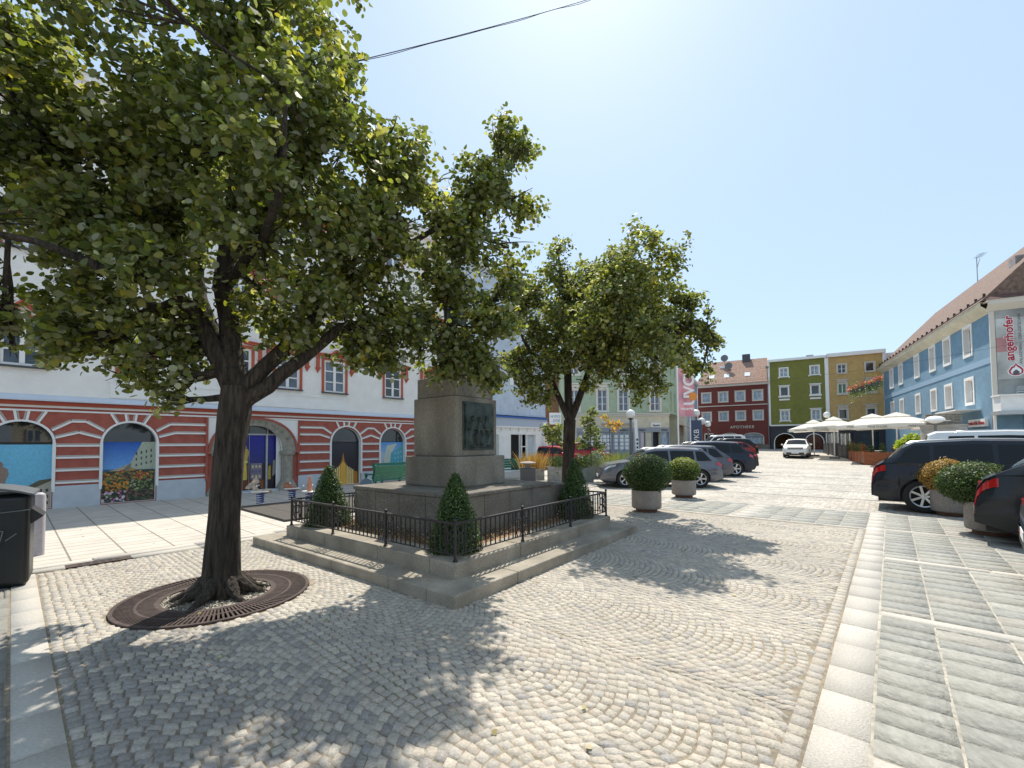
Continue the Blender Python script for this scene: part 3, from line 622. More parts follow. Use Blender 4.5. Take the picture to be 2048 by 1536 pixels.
# ------------------------------------------------------------------ pale green corner house
H4 = thing('corner_house', 'pale green corner house with cream ground floor and grey shopfront behind the small trees', 'house', (4.0, 34.0, .1), 0)
gw = wallmat('pale_green_plaster', (.36,.44,.31), .2); cw = wallmat('cream_plaster', (.62,.56,.42), .2); gf = mat('grey_shopfront', (.28,.30,.33), .5)
WN = [(.55,1.25), (2.73,3.46), (4.39,5.12), (6.88,7.58)]
ops = [(a, c, z0, z1) for a, c in WN for z0, z1 in ((4.0, 5.65), (6.9, 8.2))]
b = MB(); wall(b, 0, 8.3, 3.8, 9.1, ops, 0, .12); shell(b, 0, 8.3, 8, 0, 9.1)
b.build('wall', gw, H4)
for a, c, z0, z1 in ops:
    window(H4, a, c, z0, z1, .08, trans=2, gm_=M['glassb']); b = MB(); e = .15
    b.box(a-e, a-.001, -.05, -.002, z0-.12, z1+e); b.box(c+.001, c+e, -.05, -.002, z0-.12, z1+e); b.box(a-.001, c+.001, -.05, -.002, z1, z1+e); b.box(a-.001, c+.001, -.06, -.002, z0-.12, z0)
    b.box(a-.05, c+.05, -.055, -.002, z1+e+.03, z1+.45); b.box(a-.22, c+.22, -.16, -.002, z1+.46, z1+.55); b.build('window_surround', mat('cream_trim', (.66,.63,.54), .8) if 'cream_trim' not in bpy.data.materials else bpy.data.materials['cream_trim'], H4)
b = MB(); wall(b, 0, 8.3, 0, 3.8, [(1.15, 6.35, .75, 2.6), (6.95, 7.5, .05, 2.5), (7.62, 8.25, .5, 2.5)], -.02, .3); b.build('ground_floor_wall', cw, H4)
b = MB(); b.box(0, 8.35, -.16, -.021, 3.72, 3.80); b.box(0, 8.32, -.10, -.021, 3.60, 3.70); b.box(0, 8.35, -.3, 0, 8.95, 9.1); b.build('cornice', bpy.data.materials['cream_trim'], H4)
b = MB(); b.add([(-.2,-.4,9.1),(8.5,-.4,9.1),(8.5,4,11),(-.2,4,11)], [(0,1,2,3)]); b.build('roof', M['tile'], H4)
b = MB(); b.box(1.05, 6.4, -.09, -.022, .05, .74); b.build('shopfront_base', mat('blue_grey_panel', (.22,.26,.34), .5), H4)
b = MB(); b.box(1.05, 8.3, -.1, -.022, 2.32, 2.66)
for x in (1.05, 1.95, 3.85, 5.28, 5.42, 5.95, 6.35, 6.9, 7.54, 8.22): b.box(x, x+.08, -.09, .05, .74 if x < 6.3 else 0, 2.32)
b.box(1.05, 6.4, -.1, -.022, .74, .82); b.build('shopfront_frame', gf, H4)
b = MB(); b.sheet([(1.1,.8),(6.4,.8),(6.4,2.4),(1.1,2.4)], .06); b.sheet([(7.6,.4),(8.3,.4),(8.3,2.4),(7.6,2.4)], .06); b.build('shop_window', M['curtain'], H4)
b = MB()
for x in list(np.arange(1.2, 3.7, .32)) + [4.0, 4.45, 4.85]:
    for z in (.98, 1.28, 1.58, 1.88): b.box(x, x+.26, .03, .045, z, z+.23)
b.build('listing_sheets', M['whitesm'], H4)
MB().box(5.5, 5.95, -.02, .04, .82, 2.3).build('frosted_panel', mat('frosted', (.40,.45,.48), .3), H4)
MB().box(6.0, 6.3, -.02, .04, .82, 2.3).build('striped_panel', mat('pinkwhite', (.60,.50,.50), .5), H4)
b = MB(); b.sheet([(6.9,.0),(7.55,.0),(7.55,2.4),(6.9,2.4)], .25); b.build('doorway', M['dark'], H4)
MB().box(6.82, 7.62, -.14, -.03, 2.68, 3.05).build('sign_board', M['whitesm'], H4)
ink = mat('black_lettering', (.02,.02,.02), .5)
lettering('REMAX', .2, ink, H4, (4.75, -.11, 2.47), FACE, .004, bold=.004); lettering('REMAX', .16, ink, H4, (6.15, -.11, 2.47), FACE, .004, bold=.004); lettering('REMAX', .16, ink, H4, (7.9, -.11, 2.47), FACE, .004, bold=.004)
lettering('Spazio', .22, ink, H4, (7.25, -.16, 2.84), FACE, .004, bold=.003)
MB().box(3.0, 5.6, -.35, -.03, 2.98, 3.06).build('awning_box', M['steel'], H4)
sx, sy = 12.3, 34.0; SA = R(61.3)
b = MB(); ops = [(a, a+.7, z0, z0+1.6) for a in (.8, 2.9) for z0 in (4.0, 6.9)]; wall(b, 0, 5, 3.8, 9.1, ops, 0, .12)
o1 = b.build('side_wall', gw, H4); o1.matrix_local = Matrix.Translation((8.3, 0, 0)) @ Matrix.Rotation(SA, 4, 'Z')
b = MB(); wall(b, 0, 5, 0, 3.8, [(.6, 1.4, .6, 2.5), (2.2, 3.0, .1, 2.5)], 0, .12); o2 = b.build('side_ground_floor', cw, H4); o2.matrix_local = o1.matrix_local
for a, c, z0, z1 in ops + [(.6, 1.4, .6, 2.5), (2.2, 3.0, .1, 2.5)]:
    f = window(H4, a, c, z0, z1, .08, gm_=M['glassb']); f.matrix_local = o1.matrix_local
# cream house and grey-blue house further along that side
def side_house(name, label, s0, s1, H, m, ws, extra=None):
    t = thing(name, label, 'house', (sx + s0*math.cos(SA), sy + s0*math.sin(SA), G(sy + s0*math.sin(SA))*.8), SA)
    b = MB(); wall(b, 0, s1-s0, 0, H, ws, 0, .15); shell(b, 0, s1-s0, 8, 0, H); b.build('wall', m, t)
    for a, c, z0, z1 in ws: window(t, a, c, z0, z1, .08, gm_=M['glassb'] if z0 > 2.6 else M['glass'])
    b = MB(); b.box(-.1, s1-s0, -.3, 0, H-.15, H+.05); b.build('eaves_cornice', M['whitesm'], t)
    return t
t = side_house('narrow_house', 'narrow cream house with a dark red awning between two larger houses', 5.05, 10.6, 7.6, cw, [(.6, 1.3, .3, 2.3), (2.0, 2.7, .3, 2.3), (.9, 1.8, 3.6, 5.2), (3.2, 4.1, 3.6, 5.2)])
b = MB(); b.add([(.2,-1.1,2.5),(3.6,-1.1,2.5),(3.6,-.02,2.95),(.2,-.02,2.95),(.2,-1.1,2.3),(3.6,-1.1,2.3)], [(0,1,2,3),(0,4,5,1)]); b.build('awning', mat('dark_red_canvas', (.25,.02,.03), .8), t)
side_house('grey_house', 'tall pale blue-grey house end-on beside the dark red pharmacy', 10.65, 21.5, 8.2, wallmat('pale_grey_blue', (.36,.40,.46), .2), [(a, a+.9, z0, z0+1.3) for a in (1, 3.4, 5.8, 8.4) for z0 in (1.0, 3.3, 5.6)])
# ------------------------------------------------------------------ the row at the far end
OX, OY = 23.7, 55.3; FR = R(-30); BZ = .55
def fp(s): return (OX + s*math.cos(FR), OY + s*math.sin(FR), 0)
H5 = thing('pharmacy', 'dark red pharmacy with tiled roof and skylights at the far end', 'house', fp(0), FR)
rw = wallmat('oxblood_plaster', (.165,.042,.034), .3); tr = mat('offwhite_trim', (.60,.55,.47), .8)
WR = [(.55,1.48), (2.47,3.39), (4.33,5.26), (6.2,7.12)]
ops = [(a, c, z0, z1) for a, c in WR for z0, z1 in ((6.62, 7.75), (4.28, 5.30))]
b = MB(); wall(b, 0, 7.8, BZ, 8.5, ops + [(2.55, 4.62, 1.35, 2.62, .45), (5.06, 7.10, 1.35, 2.62, .45), (.8, 1.7, BZ, 2.55)], 0, .15); shell(b, 0, 7.8, 8, BZ, 8.5); b.build('wall', rw, H5)
for i, (a, c, z0, z1) in enumerate(ops):
    window(H5, a, c, z0, z1, .07, mull=1 if i == 2 else 0, trans=1 if i == 2 else 0, gm_=M['curtain'])
    b = MB(); e = .13; b.box(a-e, a-.001, -.05, -.002, z0-e, z1+e); b.box(c+.001, c+e, -.05, -.002, z0-e, z1+e); b.box(a-.001, c+.001, -.05, -.002, z1, z1+e); b.box(a-.001, c+.001, -.07, -.002, z0-e, z0); b.box(a-e-.05, c+e+.05, -.09, -.051, z1+e-.05, z1+e) ; b.build('window_surround', tr, H5)
b = MB(); b.box(.1, 7.8, -.12, -.002, 6.03, 6.13); b.box(-.1, 7.8, -.3, -.002, 8.45, 8.72); b.build('cornice', tr, H5)
for a, c in ((2.55, 4.62), (5.06, 7.10)):
    b = MB(); pts = arcpts((a+c)/2, 2.17, (c-a)/2+.06, .5, n=16)
    for p, q_ in zip(pts, pts[1:]): b.bar((p[0], -.04, p[1]), (q_[0], -.04, q_[1]), .08, .13, (0, 1, 0))
    b.box(a-.12, a, -.08, 0, 1.3, 2.2); b.box(c, c+.12, -.08, 0, 1.3, 2.2); b.build('shop_window_surround', tr, H5)
    b = MB(); b.sheet([(a,1.3),(c,1.3),(c,2.65),(a,2.65)], .12); f = b.build('shop_window', M['curtain'], H5)
    b = MB(); b.box(a, c, .08, .11, 2.15, 2.21); b.build('glazing_bar', M['dark'], f)
b = MB(); b.box(.7, .8, -.06, .0, BZ, 2.7); b.box(1.7, 1.8, -.06, 0, BZ, 2.7); b.box(.7, 1.8, -.06, 0, 2.55, 2.7); b.build('door_frame', tr, H5)
MB().sheet([(.8,BZ),(1.7,BZ),(1.7,2.55),(.8,2.55)], .12).build('door', M['dark'], H5)
b = MB(); b.box(2.2, 7.8, -.1, -.002, BZ-.3, 1.28); b.build('plinth', M['stone'], H5)
b = MB(); b.add([(-.3,-.45,8.72),(7.9,-.45,8.72),(7.9,4.2,12.3),(1.2,4.2,12.3),(-.3,8.4,8.72),(7.9,8.4,8.72)], [(0,1,2,3),(3,2,5,4),(0,3,4),(1,5,2)]); rf = b.build('roof', M['tile'], H5)
b = MB(); b.box(7.78, 7.98, -.45, 4.2, 8.7, 8.75)
b.add([(7.78,-.5,8.8),(7.98,-.5,8.8),(7.98,4.2,12.45),(7.78,4.2,12.45),(7.78,-.5,8.6),(7.98,-.5,8.6),(7.98,4.2,12.2),(7.78,4.2,12.2)], [(0,1,2,3),(4,7,6,5),(0,3,7,4),(1,5,6,2),(0,4,5,1)]); b.build('verge', tr, rf)
sl = (12.3-8.72)/4.65
for x in (1.3, 3.0, 5.3):
    b = MB(); y0, y1 = .75, 1.45; zf = lambda y: 8.72 + (y+.45)*sl + .05
    b.add([(x,y0,zf(y0)),(x+.6,y0,zf(y0)),(x+.6,y1,zf(y1)),(x,y1,zf(y1))], [(0,1,2,3)]); b.build('skylight', mat('skylight', (.7,.72,.72), .1) if x < 2 else bpy.data.materials['skylight'], rf)
b = MB()
for x in np.arange(.2, 7.7, .28): b.box(x, x+.03, -.05, -.02, 9.0, 9.14)
b.build('snow_guards', M['rust'], rf)
b = MB(); b.box(5.0, 5.9, 3.6, 4.6, 11.6, 12.9); b.build('chimney', M['anthracite'], rf)
b = MB(); b.box(2.4, 3.0, 2.8, 3.5, 10.6, 11.5); b.build('vent_box', M['whitesm'], rf)
def dish(px_, py_, pz_, parent, r_=.45):
    b = MB(); n = 18; vs = [(px_, py_, pz_)]; 
    for j in range(n): a_ = 2*math.pi*j/n; vs.append((px_+r_*math.cos(a_), py_-.12, pz_+r_*math.sin(a_)))
    b.add(vs, [(0, 1+j, 1+(j+1)%n) for j in range(n)]); b.bar((px_, py_+.1, pz_-.9), (px_, py_+.02, pz_), .05); b.bar((px_, py_-.4, pz_-.1), (px_, py_, pz_), .03); b.build('satellite_dish', M['polegrey'], parent)
dish(2.95, 3.5, 12.6, rf); dish(3.5, 2.2, 11.35, rf)
lettering('APOTHEKE', .46, tr, H5, (4.92, -.03, 3.40), FACE, .03, spacing=1.18, bold=.008)
b = MB(); b.bar((1.25,-.03,3.35),(1.4,-.03,2.95),.06); b.bar((1.25,-.03,3.35),(1.1,-.03,2.95),.06); b.build('emblem', tr, H5)
# green and yellow fronts
def front(name, label, s0, s1, zt, m, ws, wide=True):
    t = thing(name, label, 'house', fp(s0), FR); W_ = s1-s0; ops = [(a-s0, c-s0, z0, z1) for a, c, z0, z1 in ws]
    b = MB(); wall(b, 0, W_, 3.5, zt, ops, 0, .16); shell(b, 0, W_, 8, BZ, zt); b.add([(0,0,zt),(W_,0,zt),(W_,8,zt),(0,8,zt)], [(0,1,2,3)]); b.build('wall', m, t)
    return t, W_, ops
gwl = wallmat('olive_green_plaster', (.195,.195,.045), .3); ywl = wallmat('ochre_plaster', (.50,.33,.13), .3)
gws = [(a, c, z0, z1) for a, c in ((9.0,9.75),(11.98,12.72)) for z0, z1 in ((9.2, 10.15), (6.95, 7.95), (4.05, 5.15))]
H6, W6, o6 = front('tall_house', 'four-storey olive green house with white pilasters above an archway', 7.85, 13.5, 11.0, gwl, gws)
for i, (a, c, z0, z1) in enumerate(o6):
    window(H6, a, c, z0, z1, .08, mull=1 if i % 3 != 1 else 0, trans=1 if i % 3 != 1 else 0, gm_=M['curtain'] if i % 3 != 1 else M['glass'])
    b = MB(); e = .12; b.box(a-e, a-.001, -.07, -.002, z0-.12, z1+e); b.box(c+.001, c+e, -.07, -.002, z0-.12, z1+e); b.box(a-.001, c+.001, -.07, -.002, z1, z1+e); b.box(a-.001, c+.001, -.07, -.002, z0-.1, z0)
    if i % 3: b.box(a-.22, c+.22, -.16, -.002, z1+e+.02, z1+e+.1)
    b.box(a-.22, a-.121, -.06, -.002, z0-.2, z0-.02); b.box(c+.121, c+.22, -.06, -.002, z0-.2, z0-.02)
    if i % 3 == 1: b.box(a-.15, c+.15, -.05, -.002, z0-.55, z0-.36); b.box(a-.2, c+.2, -.12, -.002, z0-.2, z0-.12)
    b.build('window_surround', M['whitesm'], H6)
b = MB(); b.box(-.08, .12, -.08, -.002, 3.5, 11.0); b.box(W6-.22, W6+.1, -.08, -.002, 3.5, 11.0); b.box(-.1, W6+.05, -.22, .3, 11.0, 11.28); b.box(0, W6, -.12, -.002, 3.42, 3.58); b.build('pilaster_and_cornice', M['whitesm'], H6)
b = MB(); b.bar((-.14,-.1,.8),(-.14,-.1,10.4),.09); b.box(-.3, .0, -.22, -.02, 10.3, 10.55); b.build('downpipe', M['polegrey'], H6)
b = MB(); [b.box(x, x+l, 2, 2.6, 11.2, 11.2+h_) for x, l, h_ in ((.4,.4,.35),(3.4,.3,.45),(3.9,.7,.6))]; b.build('roof_vent', M['steel'], H6)
H7, W7, o7 = front('tall_house', 'four-storey ochre yellow house beside the blue one', 13.5, 18.45, 11.15, ywl, [(a, c, z0, z1) for a, c in ((14.46,15.18),(16.9,17.62)) for z0, z1 in ((9.15, 10.08), (6.9, 7.95), (4.1, 5.1))])
for i, (a, c, z0, z1) in enumerate(o7):
    window(H7, a, c, z0, z1, .08, mull=1 if i in (0, 1) else 0, trans=1 if i == 0 else 0, gm_=M['glass'] if i != 1 else mat('green_blind_glass', (.10,.19,.11), .3))
    b = MB(); e = .12; b.box(a-e, a-.001, -.07, -.002, z0-.12, z1+e); b.box(c+.001, c+e, -.07, -.002, z0-.12, z1+e); b.box(a-.001, c+.001, -.07, -.002, z1, z1+e); b.box(a-.001, c+.001, -.1, -.002, z0-.1, z0)
    if i % 3: b.box(a-.25, c+.25, -.14, -.002, z1+.42, z1+.50); b.box(a-.1, c+.1, -.05, -.002, z1+.2, z1+.38); b.box(a-.2, c+.2, -.12, -.002, z0-.2, z0-.12)
    b.build('window_surround', tr, H7)
b = MB(); b.box(W7-.12, W7+.12, -.1, -.002, 3.5, 11.0); b.box(-.05, W7+.15, -.22, .3, 11.0, 11.4); b.box(.0, .12, -.09, -.003, 3.5, 11.0); b.build('pilaster_and_cornice', M['whitesm'], H7)
# shared dark ground floor with archway
dg = mat('dark_shopfront_plaster', (.05,.048,.055), .8, ns=5, na=.1)
b = MB(); wall(b, 0, W6, BZ-.3, 3.42, [(.45, 2.45, 0.3, 2.5, 1.0), (3.45, 5.1, .3, 2.42, .9)], 0, 1.2, 0, 1); b.build('ground_floor_wall', [dg, rw], H6)
for a, c, zt in ((.45, 2.45, 1.5), (3.45, 5.1, 1.52)):
    b = MB(); pts = arcpts((a+c)/2, zt, (c-a)/2+.05, 1.05 if a < 1 else .95, n=18)
    for p, q_ in zip(pts, pts[1:]): b.bar((p[0], -.04, p[1]), (q_[0], -.04, q_[1]), .08, .12, (0, 1, 0))
    b.box(a-.11, a+.0, -.08, 0, .3, zt+.02); b.box(c, c+.11, -.08, 0, .3, zt+.02); b.build('arch_surround', M['whitesm'], H6)
b = MB(); b.box(.3, 2.6, 1.25, 5.5, 2.5, 2.6); b.box(2.46, 2.6, 1.2, 6, .3, 2.5); b.build('passage_vault', mat('passage_brown', (.22,.13,.08), .9), H6)
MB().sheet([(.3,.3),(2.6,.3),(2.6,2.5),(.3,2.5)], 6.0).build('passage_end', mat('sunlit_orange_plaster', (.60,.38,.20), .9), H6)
MB().sheet([(3.4,.3),(5.2,.3),(5.2,2.5),(3.4,2.5)], .5).build('shop_window', mat('reddish_shop_glass', (.10,.02,.02), .15, ns=4, na=.5), H6)
lettering('LAGOM', .5, M['steel'], H6, (2.55, -.02, 2.86), FACE, .01, spacing=1.02)
lettering('▽O△', .3, M['steel'], H6, (4.0, -.02, 2.95), FACE, .01)
b = MB(); wall(b, 0, W7, BZ-.3, 3.5, [(.6, 2.2, .5, 2.6), (2.8, 4.4, .5, 2.6)], 0, .2); b.build('ground_floor_wall', dg, H7)
for a, c in ((.6, 2.2), (2.8, 4.4)): window(H7, a, c, .5, 2.6, .1, mull=1, trans=0, fm=M['anthracite'])
H8 = thing('tall_house', 'small modern roof storey seen above the blue house corner', 'house', fp(18.5), FR)
b = MB(); wall(b, .15, 5, BZ, 11.0, [(.5, 1.6, 10.0, 10.7)], .3, .1); b.build('wall', M['whitesm'], H8); window(H8, .5, 1.6, 10.0, 10.7, .36, trans=0, gm_=mat('violet_glass', (.16,.14,.25), .1))
# ------------------------------------------------------------------ blue house along the right side
BX, BY = 39.5, 46.0; BR = R(-120)
H9 = thing('long_house', 'long sky blue plastered house with white framed windows on the right', 'house', (BX, BY, 0), BR)
bw = wallmat('sky_blue_plaster', (.16,.275,.37), .5)
S9 = [(2.75,3.95), (6.1,7.25), (11.0,12.1), (14.85,15.95), (17.85,19.0), (21.4,22.5)]
o9 = [(a, c, z0, z1) for a, c in S9 for z0, z1 in ((6.95, 8.6), (3.95, 5.35))]
b = MB(); wall(b, 0, 25.3, 0, 9.0, o9 + [(22.2, 24.3, .2, 2.0), (17.5, 20.5, .2, 2.3)], 0, .28, 0, 1); shell(b, 0, 25.3, 8.6, 0, 9.0); b.build('wall', [bw, M['whitesm']], H9)
for i, (a, c, z0, z1) in enumerate(o9):
    window(H9, a, c, z0, z1, .22, trans=1, gm_=M['curtain'] if i in (1, 4) else M['glass'])
    b = MB(); e = .17; b.box(a-e, a-.001, -.04, -.002, z0-e, z1+e); b.box(c+.001, c+e, -.04, -.002, z0-e, z1+e); b.box(a-.001, c+.001, -.04, -.002, z1, z1+e); b.box(a-.001, c+.001, -.07, -.002, z0-e, z0); b.build('window_surround', M['whitesm'], H9)
b = MB(); b.box(0, 25.28, -.03, -.002, 5.95, 6.3); b.build('pale_blue_band', mat('pale_blue_band', (.26,.38,.50), .9), H9)
b = MB(); b.add([(-.3,-.02,8.75),(25.4,-.02,8.75),(25.4,-.45,9.15),(-.3,-.45,9.15),(-.3,-.45,9.3),(25.4,-.45,9.3)], [(0,1,2,3),(3,2,5,4)]); b.box(-.3, 25.4, -.48, .3, 9.3, 9.36); b.build('eaves_cornice', cw, H9)
b = MB(); b.add([(-.5,-.5,9.37),(25.6,-.5,9.37),(25.6,4.4,14.7),(-.5,4.4,14.7),(-.5,9,9.37),(25.6,9,9.37)], [(0,1,2,3),(3,2,5,4),(0,3,4),(1,5,2)]); rf = b.build('roof', mat('brown_tiles', (.17,.11,.085), .9, ns=5, na=.4, bs=14, ba=1.0, ns2=35, na2=.4, stretch=(3,1,1)), H9)
b = MB(); b.box(-.4, 25.4, -.3, -.27, 9.62, 9.68)
for x in np.arange(0, 25.4, 1.1): b.box(x, x+.03, -.32, -.2, 9.5, 9.85)
b.build('snow_guard_rail', M['rust'], rf)
b = MB(); b.bar((25.45,-.1,0),(25.45,-.1,9.2),.1); b.build('downpipe', M['whitesm'], H9)
b = MB(); b.box(22.0, 24.35, -.16, -.003, 2.4, 2.85); sg = b.build('shop_sign', M['whitesm'], H9)
lettering('moda della Donna', .3, mat('red_letters', (.45,.02,.03), .5), H9, (23.2, -.18, 2.62), FACE, .005, bold=.01)
MB().sheet([(22.2,.2),(24.3,.2),(24.3,2.0),(22.2,2.0)], .25).build('shop_window', mat('brown_display', (.12,.07,.03), .3, ns=4, na=.9), H9)
b = MB(); b.box(19.8, 23.4, -1.1, -.02, 3.4, 3.46); b.build('canopy', M['whitesm'], H9)
b = MB(); b.add([(16,-1.5,2.5),(19.6,-1.5,2.5),(19.6,-.05,3.1),(16,-.05,3.1)], [(0,1,2,3)]); b.box(16, 19.6, -1.52, -1.49, 2.35, 2.5); b.build('awning', mat('pale_grey_awning', (.45,.42,.38), .9), H9)
t = thing('roof_antenna', 'thin television antenna mast on the blue house roof', 'antenna', (BX + 10*math.cos(BR) + 4.3*-math.sin(BR), BY + 10*math.sin(BR) + 4.3*math.cos(BR), 13.2), BR)
b = MB(); b.tube([(0,0,0),(0,0,3.4)], .035, 6); b.build('mast', M['steel'], t)
b = MB(); b.bar((0,0,3.3),(1.3,0,3.3),.03); b.bar((-.6,0,1.4),(.5,.3,1.4),.03); b.bar((0,0,2.5),(.6,0,3.1),.03); [b.bar((x,-.25,3.3),(x,.25,3.3),.02) for x in np.arange(.2,1.3,.2)]; b.build('aerial', M['steel'], t)
# ------------------------------------------------------------------ corner house with the big advertising panel
QX, QY = BX + 25.6*math.cos(BR), BY + 25.6*math.sin(BR)
HA = thing('corner_house', 'cream corner house carrying a tall advertising panel above its balcony, at the right edge', 'house', (QX, QY, 0), FR)
b = MB(); wall(b, -.18, 7, 3.0, 8.8, [(2.6, 3.6, 5, 7)], 0, .2); b.build('wall', cw, HA); window(HA, 2.6, 3.6, 5, 7, .1)
b = MB(); b.add([(-.35,-.02,8.7),(7,-.02,8.7),(7,-.4,9.05),(-.35,-.4,9.05),(7,-.4,9.25),(-.35,-.4,9.25)], [(0,1,2,3),(3,2,4,5)]); b.box(-.35, 7, -.42, .2, 9.25, 9.3); b.box(-.2, .0, -.05, -.002, 3.9, 8.7); b.build('cornice', tr, HA)
b = MB(); b.add([(-.45,-.45,9.3),(7.2,-.45,9.3),(7.2,4.2,12.6),(3.4,4.2,12.6)], [(0,1,2,3)]); rf = b.build('roof', mat('dark_red_tiles', (.12,.06,.05), .9, ns=6, na=.3, bs=16, ba=1.0), HA)
b = MB(); b.box(1.7, 2.5, 2.2, 3.0, 10.6, 12.3); b.build('chimney', mat('grey_chimney', (.30,.27,.26), .9, ns=5, na=.2), rf)
ad = MB()
for i in range(24):
    for j in range(40):
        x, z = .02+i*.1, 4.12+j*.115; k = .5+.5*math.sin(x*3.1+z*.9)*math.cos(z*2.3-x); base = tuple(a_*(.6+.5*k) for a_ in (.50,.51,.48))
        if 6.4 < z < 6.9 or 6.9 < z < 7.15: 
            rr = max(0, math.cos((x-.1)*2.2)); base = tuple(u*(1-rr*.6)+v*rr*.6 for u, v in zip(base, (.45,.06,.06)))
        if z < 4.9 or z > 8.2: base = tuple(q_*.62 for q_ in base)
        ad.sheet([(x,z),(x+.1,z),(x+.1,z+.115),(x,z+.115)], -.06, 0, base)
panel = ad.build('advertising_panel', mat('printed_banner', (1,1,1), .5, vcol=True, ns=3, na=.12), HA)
cr_ = mat('crimson_lettering', (.40,.012,.04), .5); wh = M['whitesm']; dk = mat('dark_grey_lettering', (.07,.07,.08), .5)
VERT = (R(90), R(-90), 0)
lettering('angerhofer', .50, wh, panel, (.52, -.068, 7.15), VERT, .002, bold=.032, sx=1.12); lettering('angerhofer', .50, cr_, panel, (.52, -.074, 7.15), VERT, .002, bold=.012, sx=1.12)
lettering('ANLAGENBAU | GEBÄUDETECHNIK', .165, dk, panel, (.93, -.066, 7.1), VERT, .002, spacing=1.05)
def flame(b, cx, cz, s_, y, col): b.sheet([(cx+x*s_, cz+z*s_) for x, z in ((0,1.05),(.12,.75),(.45,.45),(.66,.1),(.6,-.3),(.3,-.55),(0,-.6),(-.3,-.55),(-.6,-.3),(-.66,.05),(-.5,.3),(-.42,.5),(-.2,.6),(-.05,.85))], y, 0, col)
b = MB(); flame(b, .72, 5.35, .50, -.066, (.8,.8,.8)); flame(b, .72, 5.35, .43, -.070, (.42,.02,.04)); flame(b, .72, 5.33, .31, -.074, (.85,.85,.84)); b.sheet([(.72,5.42),(.85,5.28),(.83,5.17),(.72,5.12),(.61,5.17),(.59,5.28)], -.078, 0, (.08,.08,.09)); b.build('flame_emblem', M['poster'], panel)
b = MB(); b.box(-.2, 7, -.9, -.002, 3.15, 3.95); b.box(-.28, 7.1, -1.0, -.001, 3.95, 4.03); b.build('balcony_parapet', M['whitesm'], HA)
b = MB(); [b.box(.4, 7, -.93, -.90, z, z+.05) for z in (4.12, 4.25, 4.36)]; [b.box(x, x+.04, -.93, -.9, 4.03, 4.4) for x in (.4, 2, 4, 6)]; b.build('balcony_rail', M['steel'], HA)
b = MB(); b.box(-.3, 7.1, -1.1, -.001, 2.95, 3.15); b.build('canopy', M['steel'], HA)
b = MB(); wall(b, -.18, 7, 0, 2.95, [(.5, 1.0, .3, 2.4), (1.2, 4, .3, 2.5)], .3, .2); b.build('ground_floor_wall', mat('grey_shop_panels', (.38,.36,.38), .6), HA); window(HA, .5, 1.0, .3, 2.4, .4, mull=0, trans=0, gm_=M['curtain']); window(HA, 1.2, 4, .3, 2.5, .4, mull=1, trans=0)
# ------------------------------------------------------------------ monument
mx_, my_ = MZ.x, MZ.y
MN = thing('monument', 'stepped concrete war memorial with bronze relief plaque on its tall pedestal', 'monument', (mx_, my_, 0), MANG)
def ringstep(b, lo, hi, z0, z1, wdt, nseg):
    for side in range(4):
        L_ = hi-lo; cuts = [lo + L_*k/nseg + (random.uniform(-.15,.15) if 0 < k < nseg else 0) for k in range(nseg+1)]
        for k in range(nseg):
            a, c = cuts[k]+.004*(k > 0), cuts[k+1]
            a2 = max(a, lo + wdt) if side % 2 else a; c2 = min(c, hi - wdt) if side % 2 else c
            if side == 0: b.box(a, c, lo, lo+wdt, z0, z1)
            if side == 2: b.box(a, c, hi-wdt, hi, z0, z1)
            if side == 1: b.box(hi-wdt, hi, a2, c2, z0, z1)
            if side == 3: b.box(lo, lo+wdt, a2, c2, z0, z1)
b = MB(); ringstep(b, 0.0, 4.6, -.02, .13, .42, 4); b.build('lower_step', M['stepst'], MN, bevel=.018, seg=3)
b = MB(); ringstep(b, .36, 4.24, .10, .30, .42, 3); b.build('upper_step', M['stepst'], MN, bevel=.022, seg=3)
b = MB(); c_ = 1.12; n = 4
for k in range(n):
    w_ = (4.6-2*c_)/n; b.box(c_+k*w_+.004, c_+(k+1)*w_-.004, c_, 4.6-c_, .1, .86)
    b.box(c_-.006, c_+.5, c_+k*w_+.006, c_+(k+1)*w_-.006, .1, .858); b.box(4.1, 4.6-c_+.006, c_+k*w_+.006, c_+(k+1)*w_-.006, .1, .858)
b.build('base_block', M['stonep'], MN, bevel=.012)
b = MB(); b.box(c_-.02, 4.62-c_, c_-.02, 4.62-c_, .861, .92); b.build('base_cap', M['stonep'], MN, bevel=.014)
b = MB(); b.box(1.7, 2.9, 1.7, 2.9, .921, 1.40); b.build('pedestal_foot', M['stone'], MN, bevel=.02, seg=3)
b = MB(); b.box(1.8, 2.8, 1.8, 2.8, 1.401, 2.36); b.build('pedestal_block', M['stone'], MN, bevel=.018, seg=3)
b = MB(); b.box(1.84, 2.76, 1.84, 2.76, 2.361, 2.70); b.build('pedestal_cap', M['stone'], MN, bevel=.018, seg=3)
# bronze relief: two resting figures under a tree, modelled in low relief
b = MB(); pl = b
b.box(1.99, 2.67, 1.765, 1.80, 1.54, 2.24); b.box(1.955, 2.705, 1.782, 1.80, 1.50, 1.54); b.box(1.955, 2.705, 1.782, 1.80, 2.24, 2.28); b.box(1.955, 1.99, 1.782, 1.80, 1.54, 2.24); b.box(2.67, 2.705, 1.782, 1.80, 1.54, 2.24)
RP = b.build('relief_plaque', M['bronze'], MN, bevel=.004)
nx, nz = 60, 60; vs = []; 
def bump_(x, z, cx, cz, rx, rz): d = ((x-cx)/rx)**2 + ((z-cz)/rz)**2; return max(0, 1-d)**.5
def limb(x, z, p, q, r_):
    px, pz = p; dx, dz = q[0]-px, q[1]-pz; t_ = max(0, min(1, ((x-px)*dx+(z-pz)*dz)/(dx*dx+dz*dz))); d = math.hypot(x-px-t_*dx, z-pz-t_*dz); return max(0, 1-(d/r_)**2)**.5
